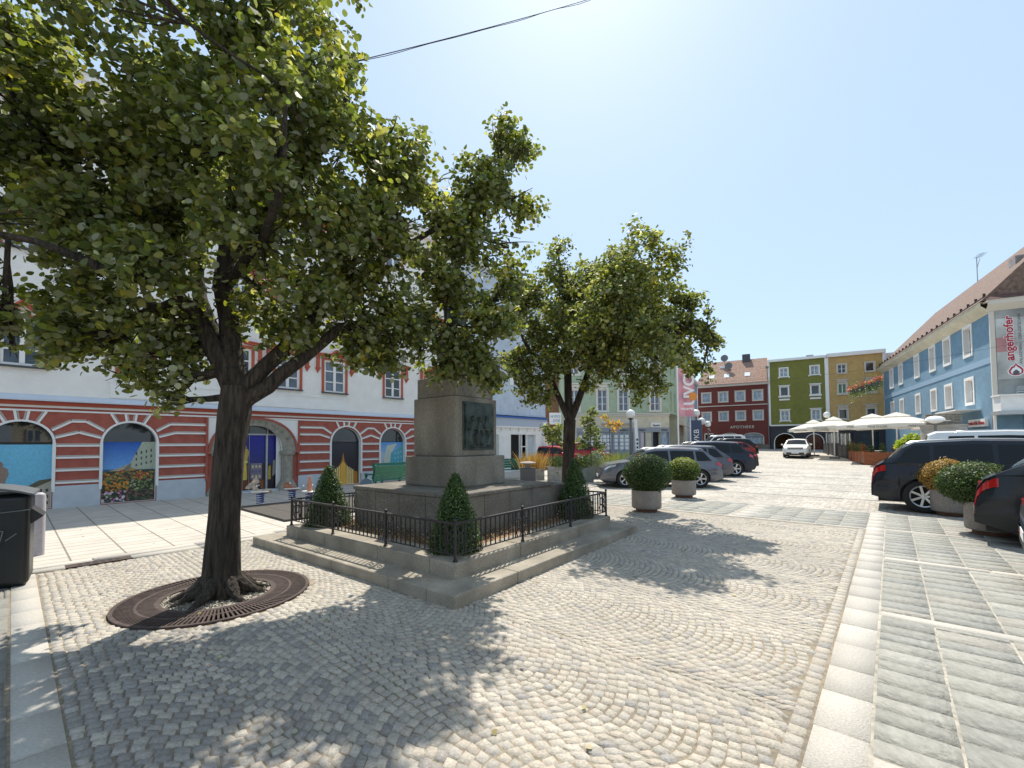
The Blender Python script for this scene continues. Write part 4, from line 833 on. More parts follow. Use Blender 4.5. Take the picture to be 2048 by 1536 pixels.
for j in range(nz+1):
    for i in range(nx+1):
        x, z = i/nx, j/nz; h_ = .15*abs(math.sin(7*x+3*z))*abs(math.cos(5*z-4*x))*(z < .75)
        for (cx, cz) in ((.24, .68), (.48, .66), (.74, .70)): h_ = max(h_, bump_(x, z, cx, cz, .055, .07), .9*bump_(x, z, cx, cz-.17, .10, .14))
        for p, q, r_ in (((.2,.5),(.12,.25),.06), ((.12,.25),(.15,.06),.05), ((.5,.45),(.62,.3),.055), ((.62,.3),(.55,.08),.05), ((.75,.5),(.85,.28),.06), ((.85,.28),(.78,.06),.05), ((.45,.45),(.35,.28),.05), ((.35,.28),(.4,.08),.05), ((.28,.45),(.72,.42),.03), ((.08,.42),(.95,.40),.02)): h_ = max(h_, .8*limb(x, z, p, q, r_))
        vs.append((2.0+.66*x, 1.764-.055*h_, 1.55+.68*z))
fs = [(j*(nx+1)+i, j*(nx+1)+i+1, (j+1)*(nx+1)+i+1, (j+1)*(nx+1)+i) for j in range(nz) for i in range(nx)]
MB().add(vs, fs).build('relief_figures', M['bronze'], RP, smooth=True, fixn=False)
# bronze soldier on top, mostly inside the foliage
ST = thing('statue', 'dark bronze standing soldier leaning on a pole on top of the memorial pedestal', 'statue', (*mon(2.3, 2.3), 2.70), MANG)
b = MB(); b.box(-.32, .32, -.32, .32, 0, .07); b.build('statue_base', M['bronze'], ST, bevel=.01)
def skin(name, pts, edges, rad, m, parent, lvl=2, root=0):
    me = bpy.data.meshes.new(name); me.from_pydata(pts, edges, []); o = bpy.data.objects.new(name, me); C.objects.link(o)
    md = o.modifiers.new('skin', 'SKIN'); sv = me.skin_vertices[0].data
    for i, r_ in enumerate(rad): sv[i].radius = (r_, r_) if not isinstance(r_, tuple) else r_
    sv[root].use_root = True
    s2 = o.modifiers.new('sub', 'SUBSURF'); s2.levels = s2.render_levels = lvl
    dg = bpy.context.evaluated_depsgraph_get(); me2 = bpy.data.meshes.new_from_object(o.evaluated_get(dg)); bpy.data.objects.remove(o)
    me2.materials.clear(); me2.materials.append(m); me2.polygons.foreach_set('use_smooth', [True]*len(me2.polygons))
    o = bpy.data.objects.new(name, me2); C.objects.link(o); o.parent = parent; return o
P_ = [(0,0,.98),(0,0,1.15),(0,0,1.35),(0,.0,1.48),(0,-.02,1.60),(0,-.03,1.72),          # 0-5 spine, head
      (-.10,0,.92),(-.13,-.05,.52),(-.14,.0,.12),(-.14,-.12,.09),                       # 6-9 leg
      (.10,0,.92),(.17,-.10,.54),(.18,.02,.12),(.19,-.12,.09),                          # 10-13 leg
      (-.20,0,1.40),(-.34,-.08,1.16),(-.30,-.26,1.02),(-.28,-.32,1.0),                  # 14-17 arm
      (.20,0,1.40),(.34,-.04,1.15),(.30,-.22,1.22),(.27,-.28,1.26)]                     # 18-21 arm
E_ = [(0,1),(1,2),(2,3),(3,4),(4,5),(0,6),(6,7),(7,8),(8,9),(0,10),(10,11),(11,12),(12,13),(2,14),(14,15),(15,16),(16,17),(2,18),(18,19),(19,20),(20,21)]
RD = [.15,.15,.17,.07,.08,.10,.10,.07,.05,.045,.10,.07,.05,.045,.08,.055,.045,.04,.08,.055,.045,.04]
skin('body', P_, E_, RD, M['bronze'], ST)
b = MB(); b.lathe([(.16,0),(.15,.03),(.12,.10),(.05,.14),(.001,.15)], 16, (0,-.03,1.72)); b.build('helmet', M['bronze'], ST, smooth=True)
b = MB(); b.lathe([(.26,.55),(.22,.8),(.19,1.0),(.21,1.25),(.17,1.42)], 16, (0,0,0)); b.build('cape', M['bronze'], ST, smooth=True)
b = MB(); b.tube([(-.33,-.33,.02),(-.24,-.33,1.9)], .022, 8); b.build('pole', M['bronze'], ST)
# planting bed
b = MB(); b.box(.78, 3.82, .78, 3.82, .2, .285); o = b.build('bed_mulch', M['mulch']); o.location = (mx_, my_, 0); o.rotation_euler = (0, 0, MANG); tag(o, kind='structure')
# iron railing
RL = thing('iron_railing', 'low black wrought iron railing with ball finials around the memorial bed', 'railing', (mx_, my_, .30), MANG)
lo, hi = .42, 4.18; zt, zb = .42, .075
posts = []
def ornament(b, p, d, w_):
    """curved ornament panel from p along unit d, width w_"""
    nsc = 14
    for sgn in (-1, 1):
        pts = []
        for k in range(nsc+1):
            t_ = k/nsc; zz = zb + (zt-zb)*t_; off = .5 + sgn*(.18 + .24*math.sin(t_*math.pi*3)**2 * (1 if t_ < .4 or t_ > .6 else .2)) * .9
            pts.append((p[0]+d[0]*w_*off, p[1]+d[1]*w_*off, zz))
        b.tube(pts, .008, 5, cap=False)
    for zz in (zb+(zt-zb)*.33, zb+(zt-zb)*.67): b.ball((p[0]+d[0]*w_*.5, p[1]+d[1]*w_*.5, zz), .014, 8)
    cxp = (p[0]+d[0]*w_*.5, p[1]+d[1]*w_*.5)
    pts = [(cxp[0]+d[0]*w_*.30*math.sin(a_), cxp[1]+d[1]*w_*.30*math.sin(a_), (zt+zb)/2+.055*math.cos(a_)) for a_ in np.linspace(0, 2*math.pi, 15)]
    b.tube(pts, .005, 5, cap=False)
sides = [((lo,lo),(1,0)), ((hi,lo),(0,1)), ((hi,hi),(-1,0)), ((lo,hi),(0,-1))]
for (p0, d) in sides:
    L_ = hi-lo
    b = MB(); q0 = (p0[0], p0[1], zt); q1 = (p0[0]+d[0]*L_, p0[1]+d[1]*L_, zt)
    b.bar(q0, q1, .032, .013); b.bar((q0[0], q0[1], zt-.012), (q1[0], q1[1], zt-.012), .02, .012); b.bar((q0[0], q0[1], zb), (q1[0], q1[1], zb), .018, .012); b.build('rail', M['iron'], RL)
    pp = [0, 1/3, 2/3]
    for f_ in pp:
        x, y = p0[0]+d[0]*L_*f_, p0[1]+d[1]*L_*f_
        b = MB(); b.box(x-.0125, x+.0125, y-.0125, y+.0125, 0, zt+.01); b.lathe([(.028,.0),(.028,.012),(.016,.02)], 10, (x, y, 0)); b.lathe([(.016,zt+.006),(.012,zt+.014),(.019,zt+.024),(.022,zt+.034),(.019,zt+.045),(.004,zt+.054)], 10, (x, y, 0)); b.build('post', M['iron'], RL)
    b = MB()
    for f_ in pp:
        for sg in (-1, 1):
            t0 = L_*f_ + (sg > 0)*.02 - (sg < 0)*.15
            if f_ == 0 and sg < 0: t0 = L_ - .155
            ornament(b, (p0[0]+d[0]*t0, p0[1]+d[1]*t0), d, .13)
    b.build('ornament_panel', M['iron'], RL)
    b = MB(); st = .0885; k = 0
    x = .16
    while x < L_-.14:
        if not any(abs(x-L_*f_) < .14 for f_ in pp): b.box(p0[0]+d[0]*x-.006, p0[0]+d[0]*x+.006, p0[1]+d[1]*x-.006, p0[1]+d[1]*x+.006, zb, zt-.01)
        x += st
    for f_ in pp:
        for sg in (-.155, .155):
            x = (L_*f_+sg) % L_; b.box(p0[0]+d[0]*x-.006, p0[0]+d[0]*x+.006, p0[1]+d[1]*x-.006, p0[1]+d[1]*x+.006, zb, zt-.01)
    b.build('bars', M['iron'], RL)
# ------------------------------------------------------------------ clipped shrubs
def cols(n, pal, k0=.75, k1=1.2):
    pal = np.array(pal); c = pal[rng.integers(0, len(pal), n)]; return c * rng.uniform(k0, k1, (n, 1))
GREENB = [(.035,.075,.012),(.05,.10,.018),(.028,.06,.012),(.07,.12,.025)]
def cone_shrub(loc, h, r, label):
    t = thing('cone_shrub', label, 'shrub', loc, random.random()*6, 'clipped cone shrubs in the memorial bed')
    n = 9000; z = rng.random(n)**1.35; th = rng.random(n)*2*np.pi
    prof = r*(1-z)**.75*(1-.18*np.exp(-z*14)) + .01
    rr = prof*(1-.16*rng.random(n)**1.5) + .022*rng.normal(size=n)*.5 + .012*np.sin(th*5+z*17)
    P = np.stack([rr*np.cos(th), rr*np.sin(th), z*h+.012*rng.normal(size=n)], 1); N_ = np.stack([np.cos(th), np.sin(th), np.full(n, .6)], 1) + rng.normal(size=(n, 3))*.5
    so = rng.random(n) < .03; P[so] += N_[so]*rng.uniform(.005,.035,(int(so.sum()),1)); c = cols(n, GREENB); tip = rng.random(n) < .06; c[tip] = np.array([.20,.26,.09])
    leaf_mesh('foliage', P, N_, rng.uniform(.009, .016, n), c, M['leafb'], t, 5, .6)
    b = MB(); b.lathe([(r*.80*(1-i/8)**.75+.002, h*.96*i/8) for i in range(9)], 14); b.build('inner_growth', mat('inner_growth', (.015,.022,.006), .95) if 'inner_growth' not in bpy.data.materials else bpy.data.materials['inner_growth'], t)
    b = MB(); b.tube([(0,0,-.05),(0,0,.1)], .02, 8); b.build('stem', M['bark'], t)
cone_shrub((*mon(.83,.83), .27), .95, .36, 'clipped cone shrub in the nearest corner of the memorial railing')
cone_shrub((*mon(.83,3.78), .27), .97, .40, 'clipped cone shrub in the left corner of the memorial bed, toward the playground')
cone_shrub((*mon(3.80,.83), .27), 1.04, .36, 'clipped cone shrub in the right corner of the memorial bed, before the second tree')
# low red-leaved ground cover in the bed
n = 5200; a = rng.uniform(.80, 3.8, n*2); c2_ = rng.uniform(.80, 3.8, n*2); k = ~((a > 1.1) & (a < 3.5) & (c2_ > 1.1) & (c2_ < 3.5)); a, c2_ = a[k][:n], c2_[k][:n]; n = len(a)
cl = np.sin(a*7)+np.cos(c2_*6.3); P = np.stack([mx_+a*math.cos(MANG)-c2_*math.sin(MANG), my_+a*math.sin(MANG)+c2_*math.cos(MANG), .285+np.abs(rng.normal(size=n))*.04*(1+cl*.5)+.005], 1)
tag(leaf_mesh('ground_cover', P, rng.normal(size=(n, 3))+np.array([0,0,1.]), rng.uniform(.008,.02,n), cols(n, [(.10,.03,.02),(.16,.06,.03),(.06,.08,.02),(.35,.22,.12),(.5,.36,.24),(.12,.10,.03)]), M['leafb'], None, 5, .6), 'low red and brown ground cover plants inside the memorial railing', 'ground cover', kind='stuff')
def ball_on(loc, r, h, pal, tips, label, tipfrac=.25, n=11000):
    t = thing('ball_shrub', label, 'shrub', loc, random.random()*6, 'ball shrubs in concrete planters')
    v = rng.normal(size=(n, 3)); v /= np.linalg.norm(v, axis=1, keepdims=True)
    lump = 1+.035*np.sin(v[:,0]*9+v[:,2]*5)+.03*np.cos(v[:,1]*8-v[:,2]*7)
    k = (1-.13*rng.random(n)**1.4)*lump; P = v*np.array([r, r, h])*k[:, None]; P[:, 2] += h
    P += rng.normal(size=P.shape)*.006; so = rng.random(n) < .03; P[so] += v[so]*rng.uniform(.01,.06,(int(so.sum()),1)); c = cols(n, pal)
    tp = (rng.random(n) < tipfrac*(.3+np.clip(v[:, 2], 0, 1)*1.7)); c[tp] = cols(int(tp.sum()), tips)
    leaf_mesh('foliage', P, v+rng.normal(size=v.shape)*.6, rng.uniform(.010, .020, n), c, M['leafb'], t, 5, .6)
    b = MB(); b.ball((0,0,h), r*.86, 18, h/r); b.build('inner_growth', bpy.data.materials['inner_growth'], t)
def planter(loc, label, r=.33, h=.46):
    t = thing('round_planter', label, 'planter', loc, random.random()*6, 'round concrete planters')
    b = MB(); b.lathe([(r*.3,.075),(r-.03,.075),(r-.012,.085),(r,.11),(r,h-.02),(r-.008,h),(r-.05,h),(r-.05,h-.06),(.01,h-.06)], 40); b.build('bowl', M['pot'], t, smooth=True)
    b = MB(); b.lathe([(r*.72,0),(r*.72,.075)], 32); b.build('foot', mat('terracotta_foot', (.16,.085,.06), .9, ns=10, na=.3) if 'terracotta_foot' not in bpy.data.materials else bpy.data.materials['terracotta_foot'], t)
    b = MB(); b.lathe([(.01,h-.05),(r-.055,h-.05)], 24); b.build('soil', M['mulch'], t)
YG = [(.30,.34,.05),(.22,.28,.04),(.38,.40,.08)]
planter((3.13,10.22,0), 'round concrete planter nearest the railing corner, under the dark green ball shrub', .335, .50)
ball_on((3.17,10.22,.42), .55, .45, GREENB, [(.09,.14,.03)], 'dark green ball shrub in the planter beside the railing', .12)
planter((5.02,12.80,0), 'round concrete planter before the silver estate car, under the yellow-tipped shrub', .335, .50)
ball_on((5.02,12.80,.43), .45, .36, GREENB, YG, 'green ball shrub with bright yellow-green tips, behind the dark one on the left', .5)
planter((9.45,9.42,0), 'round concrete planter under the orange-brown shrub on the right', .335, .55)
ball_on((9.40,9.45,.46), .46, .37, [(.30,.17,.03),(.38,.22,.045),(.22,.13,.03),(.42,.28,.08)], [(.55,.36,.10),(.50,.30,.08)], 'orange-brown withered ball shrub on the right', .4)
planter((8.15,7.45,0), 'round concrete planter nearest the dark car tail at the right edge', .335, .55)
ball_on((8.1,7.6,.46), .55, .38, GREENB, [(.10,.15,.035),(.2,.22,.06)], 'dark green ball shrub in front of the orange-brown one on the right', .18)
# ------------------------------------------------------------------ tree grates
def grate(u, v, r0, r1, label):
    x, y, _ = UV(u, v); t = thing('tree_grate', label, 'tree grate', (x, y, 0), A41)
    b = MB()
    for (a, c, n) in ((r0, r0+.05, 96), (r1-.035, r1, 96), ((r0+r1)/2-.012, (r0+r1)/2+.012, 96)):
        for k in range(n):
            t0, t1 = 2*math.pi*k/n, 2*math.pi*(k+1)/n
            q4 = [(a*math.cos(t0),a*math.sin(t0)),(c*math.cos(t0),c*math.sin(t0)),(c*math.cos(t1),c*math.sin(t1)),(a*math.cos(t1),a*math.sin(t1))]
            b.add([(p[0],p[1],.012) for p in q4]+[(p[0],p[1],-.03) for p in q4], [(0,1,2,3),(1,5,6,2),(0,3,7,4)])
    for k in range(130):
        th = 2*math.pi*k/130; cs, sn = math.cos(th), math.sin(th); b.bar((cs*(r0+.04), sn*(r0+.04), .001), (cs*(r1-.03), sn*(r1-.03), .001), .017, .02)
    b.build('grille', M['rust'], t)
    b = MB(); b.lathe([(r0-.01,-.006),(r1+.005,-.006)], 64); b.build('pit', mat('dark_soil', (.05,.035,.025), .95) if 'dark_soil' not in bpy.data.materials else bpy.data.materials['dark_soil'], t)
    b = MB()
    n = 1500; P = np.zeros((n, 3)); th = rng.random(n)*2*np.pi; rr = r0*np.sqrt(rng.random(n))*.98; P[:, 0] = x+rr*np.cos(th); P[:, 1] = y+rr*np.sin(th); P[:, 2] = .004+rng.random(n)*.01
    g1 = leaf_mesh('gravel', P, rng.normal(size=(n, 3))+np.array([0,0,1.2]), rng.uniform(.007,.016,n), cols(n, [(.27,.24,.19),(.20,.18,.15),(.34,.31,.25)]), M['paint'], None, 5, .8)
    tag(g1, 'pale gravel around the foot of the ' + ('big' if u < 3 else 'second') + ' tree', 'gravel', kind='stuff')
    b = MB(); b.add([(x+r0*math.cos(a_), y+r0*math.sin(a_), -.001) for a_ in np.linspace(0, 2*math.pi, 40, endpoint=False)], [tuple(range(40))]); b.build('tree_pit_soil', M['gravel']).__setitem__('kind', 'structure')
grate(GR[0], GR[1], .49, .88, 'round rusty iron tree grate around the foot of the big tree')
# ------------------------------------------------------------------ trees
LEAFP = [(.115,.135,.034),(.145,.17,.040),(.075,.10,.028),(.18,.21,.05),(.15,.18,.075),(.27,.29,.18),(.24,.23,.07),(.34,.35,.26),(.20,.20,.12)]
def limb_curve(p, q, sag=.12, n=6, wob=.06):
    p = Vector(p); q = Vector(q); L_ = (q-p).length; out = []
    for i in range(n+1):
        t_ = i/n; v = p.lerp(q, t_); v.z -= sag*L_*math.sin(math.pi*t_); w_ = wob*L_*math.sin(math.pi*t_)
        v += Vector((random.uniform(-w_, w_), random.uniform(-w_, w_), random.uniform(-w_, w_)*.5))*.5; out.append(v)
    return out
def tree(name, label, base, trunk, limbs, blobs, leafsize, nleaf, pal=LEAFP, group=None, yellow=.10, sprig=.15, twig_r=.010, roots=True, gap=-.02):
    """base xyz; trunk [(x,y,z,r)...] world; limbs list of [(x,y,z,r)...]; blobs [(x,y,z,r,dens)]"""
    t = thing(name, label, 'tree', base, 0, group); B = Vector(base); inv = lambda p: Vector(p[:3]) - B
    b = MB(); pts = [inv(p) for p in trunk]; rad = [p[3] for p in trunk]; P2, R2 = [], []
    for i in range(len(pts)-1):
        for k in range(4): f_ = k/4; P2.append(pts[i].lerp(pts[i+1], f_)); R2.append(rad[i]+(rad[i+1]-rad[i])*f_)
    P2.append(pts[-1]); R2.append(rad[-1]); n = 28; vs = []
    for i, p in enumerate(P2):
        for j in range(n):
            th = 2*math.pi*j/n; fl = math.exp(-max(0, p.z)*5)
            r_ = R2[i]*(1+.05*math.sin(5*th+p.z*2)+.035*math.sin(9*th-p.z*5)+.03*math.sin(17*th+p.z)) * (1+fl*(.30+.22*math.sin(6*th+1)))
            vs.append((p.x+r_*math.cos(th), p.y+r_*math.sin(th), p.z))
    b.add(vs, [(i*n+j, i*n+(j+1)%n, (i+1)*n+(j+1)%n, (i+1)*n+j) for i in range(len(P2)-1) for j in range(n)]+[tuple((len(P2)-1)*n+j for j in range(n))])
    if roots:
        for k in range(9):
            th = k*.7+random.uniform(-.2,.2); l = random.uniform(.25,.42); c, s_ = math.cos(th), math.sin(th); r0 = rad[0]
            b.tube([(c*r0*.7, s_*r0*.7, .16), (c*(r0+.07), s_*(r0+.07), .07), (c*(r0+l*.5)+random.uniform(-.04,.04), s_*(r0+l*.5), .035), (c*(r0+l)+random.uniform(-.06,.06), s_*(r0+l), -.02)], [.085,.06,.035,.015], 8)
    tk = b.build('trunk', M['bark'], t, smooth=True)
    skel = []
    for lm in limbs:
        b = MB(); pts = [inv(p) for p in lm]; rad = [p[3] for p in lm]; pp, rr = [], []
        for i in range(len(pts)-1):
            for k in range(3):
                f_ = k/3; v = pts[i].lerp(pts[i+1], f_); 
                if k: v += Vector((random.uniform(-1,1), random.uniform(-1,1), random.uniform(-1,1)))*.018
                pp.append(v); rr.append((rad[i]+(rad[i+1]-rad[i])*f_)*random.uniform(.96,1.05))
        pp.append(pts[-1]); rr.append(rad[-1]); b.tube(pp, rr, 10); b.build('limb', M['bark'], tk, smooth=True); skel += list(zip(pp, rr))
    tb = MB(); tips = []
    for (x, y, z, r, dn) in blobs:
        c = inv((x, y, z)); s0 = min(skel, key=lambda s_: (s_[0]-c).length + (0.15 if s_[0].z > c.z+.3 else 0)); r0 = min(s0[1]*.7, .05)
        cv = limb_curve(s0[0], c, .05, 5); tb.tube(cv, [r0+(twig_r*1.5-r0)*i/5 for i in range(6)], 6)
        for k in range(int(7+9*r)):
            d = Vector((random.gauss(0,1), random.gauss(0,1), random.gauss(.15,.9))).normalized()*r*random.uniform(.55,.97); src = random.choice(cv[2:]); q = c+d
            c2v = limb_curve(src, q, -.03 if d.z > 0 else .05, 4, .1); tb.tube(c2v, [twig_r*1.3, twig_r, twig_r*.8, twig_r*.6, twig_r*.35], 4, cap=False); tips += c2v[1:]
    cr_ = tb.build('branches', M['bark'], t)
    # sprigs
    tot = sum(bb[3]**2.2*bb[4] for bb in blobs); PP, NN, SS, CC = [], [], [], []
    per = 20
    for (x, y, z, r, dn) in blobs:
        c = np.array(inv((x, y, z))); ns = int(nleaf/per * r**2.2*dn/tot)
        v = rng.normal(size=(ns, 3)); v /= np.linalg.norm(v, axis=1, keepdims=True)
        rad_ = r*(rng.random(ns)**.42)*(1+.16*np.sin(v[:,0]*6+x*3)+.12*np.cos(v[:,1]*7+z*2)+.10*np.sin(v[:,2]*9+y))
        ctr = c + v*rad_[:, None]*np.array([1,1,.95]); W0 = ctr+np.array(B)
        fld = np.sin(W0[:,0]*5.1+W0[:,2]*1.7)*np.cos(W0[:,2]*4.7-W0[:,1]*2.1)+np.sin(W0[:,1]*5.7+W0[:,0]*2.3)*.8+.5*np.sin(W0[:,2]*8.3+W0[:,0]*6.1)
        kp = fld + rng.normal(size=ns)*.25 > gap; ctr = ctr[kp]; v = v[kp]; ns = len(ctr)
        yel = rng.random(ns); m_ = per
        off = rng.normal(size=(ns, m_, 3))*sprig*np.array([.5,.5,.38]); off[:, :, 2] -= .04
        p = (ctr[:, None, :]+off).reshape(-1, 3)
        nn = (v[:, None, :]*.45 + np.array([0,0,.75]) + rng.normal(size=(ns, m_, 3))*.62).reshape(-1, 3)
        cc = cols(ns*m_, pal, .7, 1.25); tint = np.repeat(yel < yellow, m_); cc[tint] *= np.array([1.5,1.35,.85])
        rr_ = np.repeat(np.clip((z+v[:,2]*r)/7.0, 0, 1.2), m_)[:, None]
        PP.append(p); NN.append(nn); SS.append(leafsize*rng.uniform(.5,1.2,len(p))); CC.append(cc)
    for tp in tips[::3]:
        p = np.array(tp)+rng.normal(size=(5,3))*sprig*.3; PP.append(p); NN.append(rng.normal(size=(5,3))+np.array([0,0,.8])); SS.append(leafsize*rng.uniform(.6,1.1,5)); CC.append(cols(5, pal))
    leaf_mesh('crown', np.concatenate(PP), np.concatenate(NN), np.concatenate(SS), np.concatenate(CC), M['leaf'], t, 7)
    return t
def W_(px, py, d):   # helper used while laying out the crowns: direction given as tangents, depth d in metres (world y)
    return ((px-1024)/870*d, d, CAMZ + (887-py)/870*d)
tx, ty = -3.14, 4.74
tr1 = [(tx,ty,-.02,.185),(tx-.0,ty,.25,.160),(tx+.02,ty+.0,.8,.148),(tx+.05,ty+.02,1.5,.145),(tx+.09,ty+.03,1.95,.155),(tx+.10,ty+.04,2.25,.14)]
fk = (tx+.10,ty+.04,2.15)
def LB(*pts): return list(pts)
L1 = [LB((*fk,.12), (*W_(440,560,4.85),.095), (*W_(450,430,4.9),.075), (*W_(470,250,4.9),.05), (*W_(500,60,5.0),.028), (*W_(520,-150,5.1),.012)),
      LB((*fk,.11), (*W_(400,640,4.7),.085), (*W_(330,560,4.5),.07), (*W_(250,470,4.3),.05), (*W_(140,350,4.2),.032), (*W_(20,200,4.1),.014)),
      LB((*fk,.10), (*W_(560,700,5.0),.08), (*W_(660,600,5.3),.062), (*W_(780,500,5.7),.045), (*W_(900,430,6.1),.03), (*W_(1000,330,6.3),.014)),
      LB((fk[0],fk[1],2.02,.10), (*W_(560,745,4.9),.075), (*W_(680,650,5.2),.055), (*W_(800,630,5.7),.04), (*W_(930,650,6.2),.018)),
      LB((*fk,.09), (*W_(395,590,5.1),.075), (*W_(390,480,5.5),.06), (*W_(380,330,5.8),.045), (*W_(330,180,6.0),.025)),
      LB((*W_(450,500,4.88),.07), (*W_(560,380,4.6),.05), (*W_(660,260,4.6),.035), (*W_(700,120,4.8),.018)),
      LB((*W_(330,560,4.5),.055), (*W_(220,540,3.9),.042), (*W_(60,470,3.6),.03), (*W_(-120,420,3.4),.015)),
      LB((*W_(450,560,4.85),.06), (*W_(520,470,4.2),.045), (*W_(560,330,3.7),.03), (*W_(560,150,3.5),.015)),
      LB((*W_(400,640,4.7),.05), (*W_(300,600,5.6),.04), (*W_(150,560,6.2),.02))]
def BL(px, py, d, r, dn=1.0): x, y, z = W_(px, py, d); return (x, y, z, r, dn)
B1 = [BL(1010,270,6.4,.42), BL(1000,380,6.4,.55), BL(930,440,6.2,.62), BL(985,520,6.5,.45), BL(900,560,6.0,.68), BL(955,650,6.2,.48), BL(900,700,6.1,.42), BL(965,735,6.2,.24), BL(820,640,5.7,.55), BL(840,700,5.9,.35),
      BL(860,360,5.8,.55), BL(800,430,5.5,.75), BL(700,520,5.2,.75), BL(730,630,5.3,.50), BL(760,300,5.3,.62), BL(640,590,5.0,.50), BL(690,660,5.3,.30),
      BL(640,400,4.6,.85), BL(660,240,4.8,.72), BL(600,120,4.9,.70), BL(650,60,5.1,.40), BL(500,60,4.8,.75), BL(480,-80,4.8,.9), BL(540,300,4.0,.75), BL(520,470,4.3,.65), BL(560,160,3.9,.55),
      BL(400,240,4.4,.85), BL(400,130,5.0,.52), BL(400,400,5.4,.80), BL(300,420,5.2,.85), BL(340,300,5.9,.9), BL(240,330,4.4,.75), BL(300,510,4.0,.42), BL(250,620,4.4,.48), BL(340,640,4.6,.40), BL(170,560,4.6,.50), BL(180,650,5.0,.45), BL(380,700,4.7,.30), BL(250,700,4.8,.36), BL(350,760,4.6,.20,1.5), BL(290,735,4.7,.22),
      BL(120,430,4.0,.50,.8), BL(150,270,4.6,.65), BL(60,330,4.2,.65), BL(20,220,4.2,.60), BL(15,110,4.3,.46), BL(-60,20,4.3,.7), BL(-50,430,3.6,.50,.8), BL(-60,600,3.6,.34,.8), BL(0,640,3.7,.14), BL(-160,250,3.8,.9),
      BL(330,160,5.4,.50), BL(160,230,5.4,.26)]
B1 += [BL(1035,300,6.4,.34,1.3), BL(1035,400,6.4,.42,1.3), BL(1020,490,6.4,.40,1.3), BL(960,360,6.3,.45,1.2), BL(1000,590,6.4,.34,1.3), BL(150,630,4.9,.42,1.3), BL(190,690,4.9,.34,1.4), BL(130,660,4.4,.26,1.4), BL(290,700,4.6,.34,1.3), BL(360,745,4.5,.26,1.5), BL(240,745,4.9,.20,1.5), BL(330,790,4.7,.12,2), BL(600,650,5.0,.32,1.3), BL(720,680,5.4,.34,1.3), BL(780,710,5.6,.26,1.3), BL(880,735,6.0,.26,1.3), BL(985,770,6.2,.16,1.5), BL(1000,640,6.4,.40,1.2), BL(985,730,6.3,.34,1.4), BL(940,690,6.1,.4,1.2), BL(1020,570,6.5,.28,1.2), BL(15,690,3.9,.14,1.2), BL(540,590,4.9,.5,1.2), BL(450,690,5.6,.25,1)]
B1 += [(tx-.6,ty-.8,6.6,1.1,.5), (tx-1.6,ty-1.2,5.6,1.0,.5), (tx-.2,ty-1.8,5.6,.9,.5), (tx+.4,ty+.3,7.6,1.0,.5), (tx-1.0,ty-2.3,5.0,.7,.6)]
tree('linden_tree', 'big linden tree with a thick dark trunk standing in the round iron grate', (tx, ty, 0), tr1, L1, B1, .036, 175000, yellow=.14, group='linden trees on the square')
x2, y2 = T2
tr2 = [(x2,y2,-.02,.20),(x2,y2,.3,.155),(x2+.0,y2,1.0,.14),(x2+.04,y2,1.8,.135),(x2+.06,y2,2.15,.14)]
f2 = (x2+.06, y2, 2.1)
L2 = [LB((*f2,.10), (*W_(1135,700,10.4),.08), (*W_(1130,600,10.4),.05), (*W_(1120,500,10.4),.02)), LB((*f2,.09), (*W_(1180,740,10.3),.07), (*W_(1210,660,10.2),.05), (*W_(1290,580,10.0),.03), (*W_(1320,540,10),.012)),
      LB((*f2,.08), (*W_(1100,750,10.2),.06), (*W_(1060,700,10.0),.04), (*W_(1030,640,9.9),.015)), LB((*W_(1160,740,10.3),.06), (*W_(1250,690,9.6),.045), (*W_(1330,660,9.2),.03), (*W_(1420,650,9.0),.012)),
      LB((*W_(1150,720,10.35),.06), (*W_(1180,650,9.2),.04), (*W_(1230,600,8.5),.02)), LB((*W_(1150,720,10.35),.06), (*W_(1220,650,11.5),.04), (*W_(1280,600,12),.02))]
B2 = [BL(1120,540,10.4,.55), BL(1120,490,10.4,.30), BL(1060,590,10.2,.52), BL(1080,660,10.0,.62), BL(1040,720,9.9,.48), BL(1060,770,9.9,.40), BL(1090,800,10.2,.25), BL(1150,620,10.2,.75), BL(1190,560,10.2,.50), BL(1250,570,10.2,.50), BL(1320,580,10,.42), BL(1240,540,10.3,.32), BL(1230,650,9.6,.75), BL(1300,640,9.8,.70), BL(1370,650,9.4,.50), BL(1380,600,9.6,.30), BL(1420,660,9.2,.36), BL(1420,620,9.2,.18), BL(1440,685,9.2,.15), BL(1380,710,9.3,.42), BL(1310,710,9.4,.55), BL(1270,770,9.3,.34), BL(1320,770,9.4,.26), BL(1410,735,9.3,.26), BL(1220,730,9.6,.45), BL(1170,690,9.4,.5), BL(1110,720,9.6,.4), BL(1180,770,9.9,.2),
      (x2+.9,8.7,4.6,.9,.9), (x2+1.5,9.2,5.4,.9,.8), (x2+.5,9.0,4.0,.7,.9), (x2+1.9,11.2,4.8,1.1,.8), (x2+.4,11.4,5.0,1.1,.8), (x2+1.6,8.5,3.6,.6,.9)]
tree('linden_tree', 'smaller linden tree standing behind the memorial, right of the pedestal', (x2, y2, 0), tr2, L2, B2, .037, 105000, yellow=.25, group='linden trees on the square')
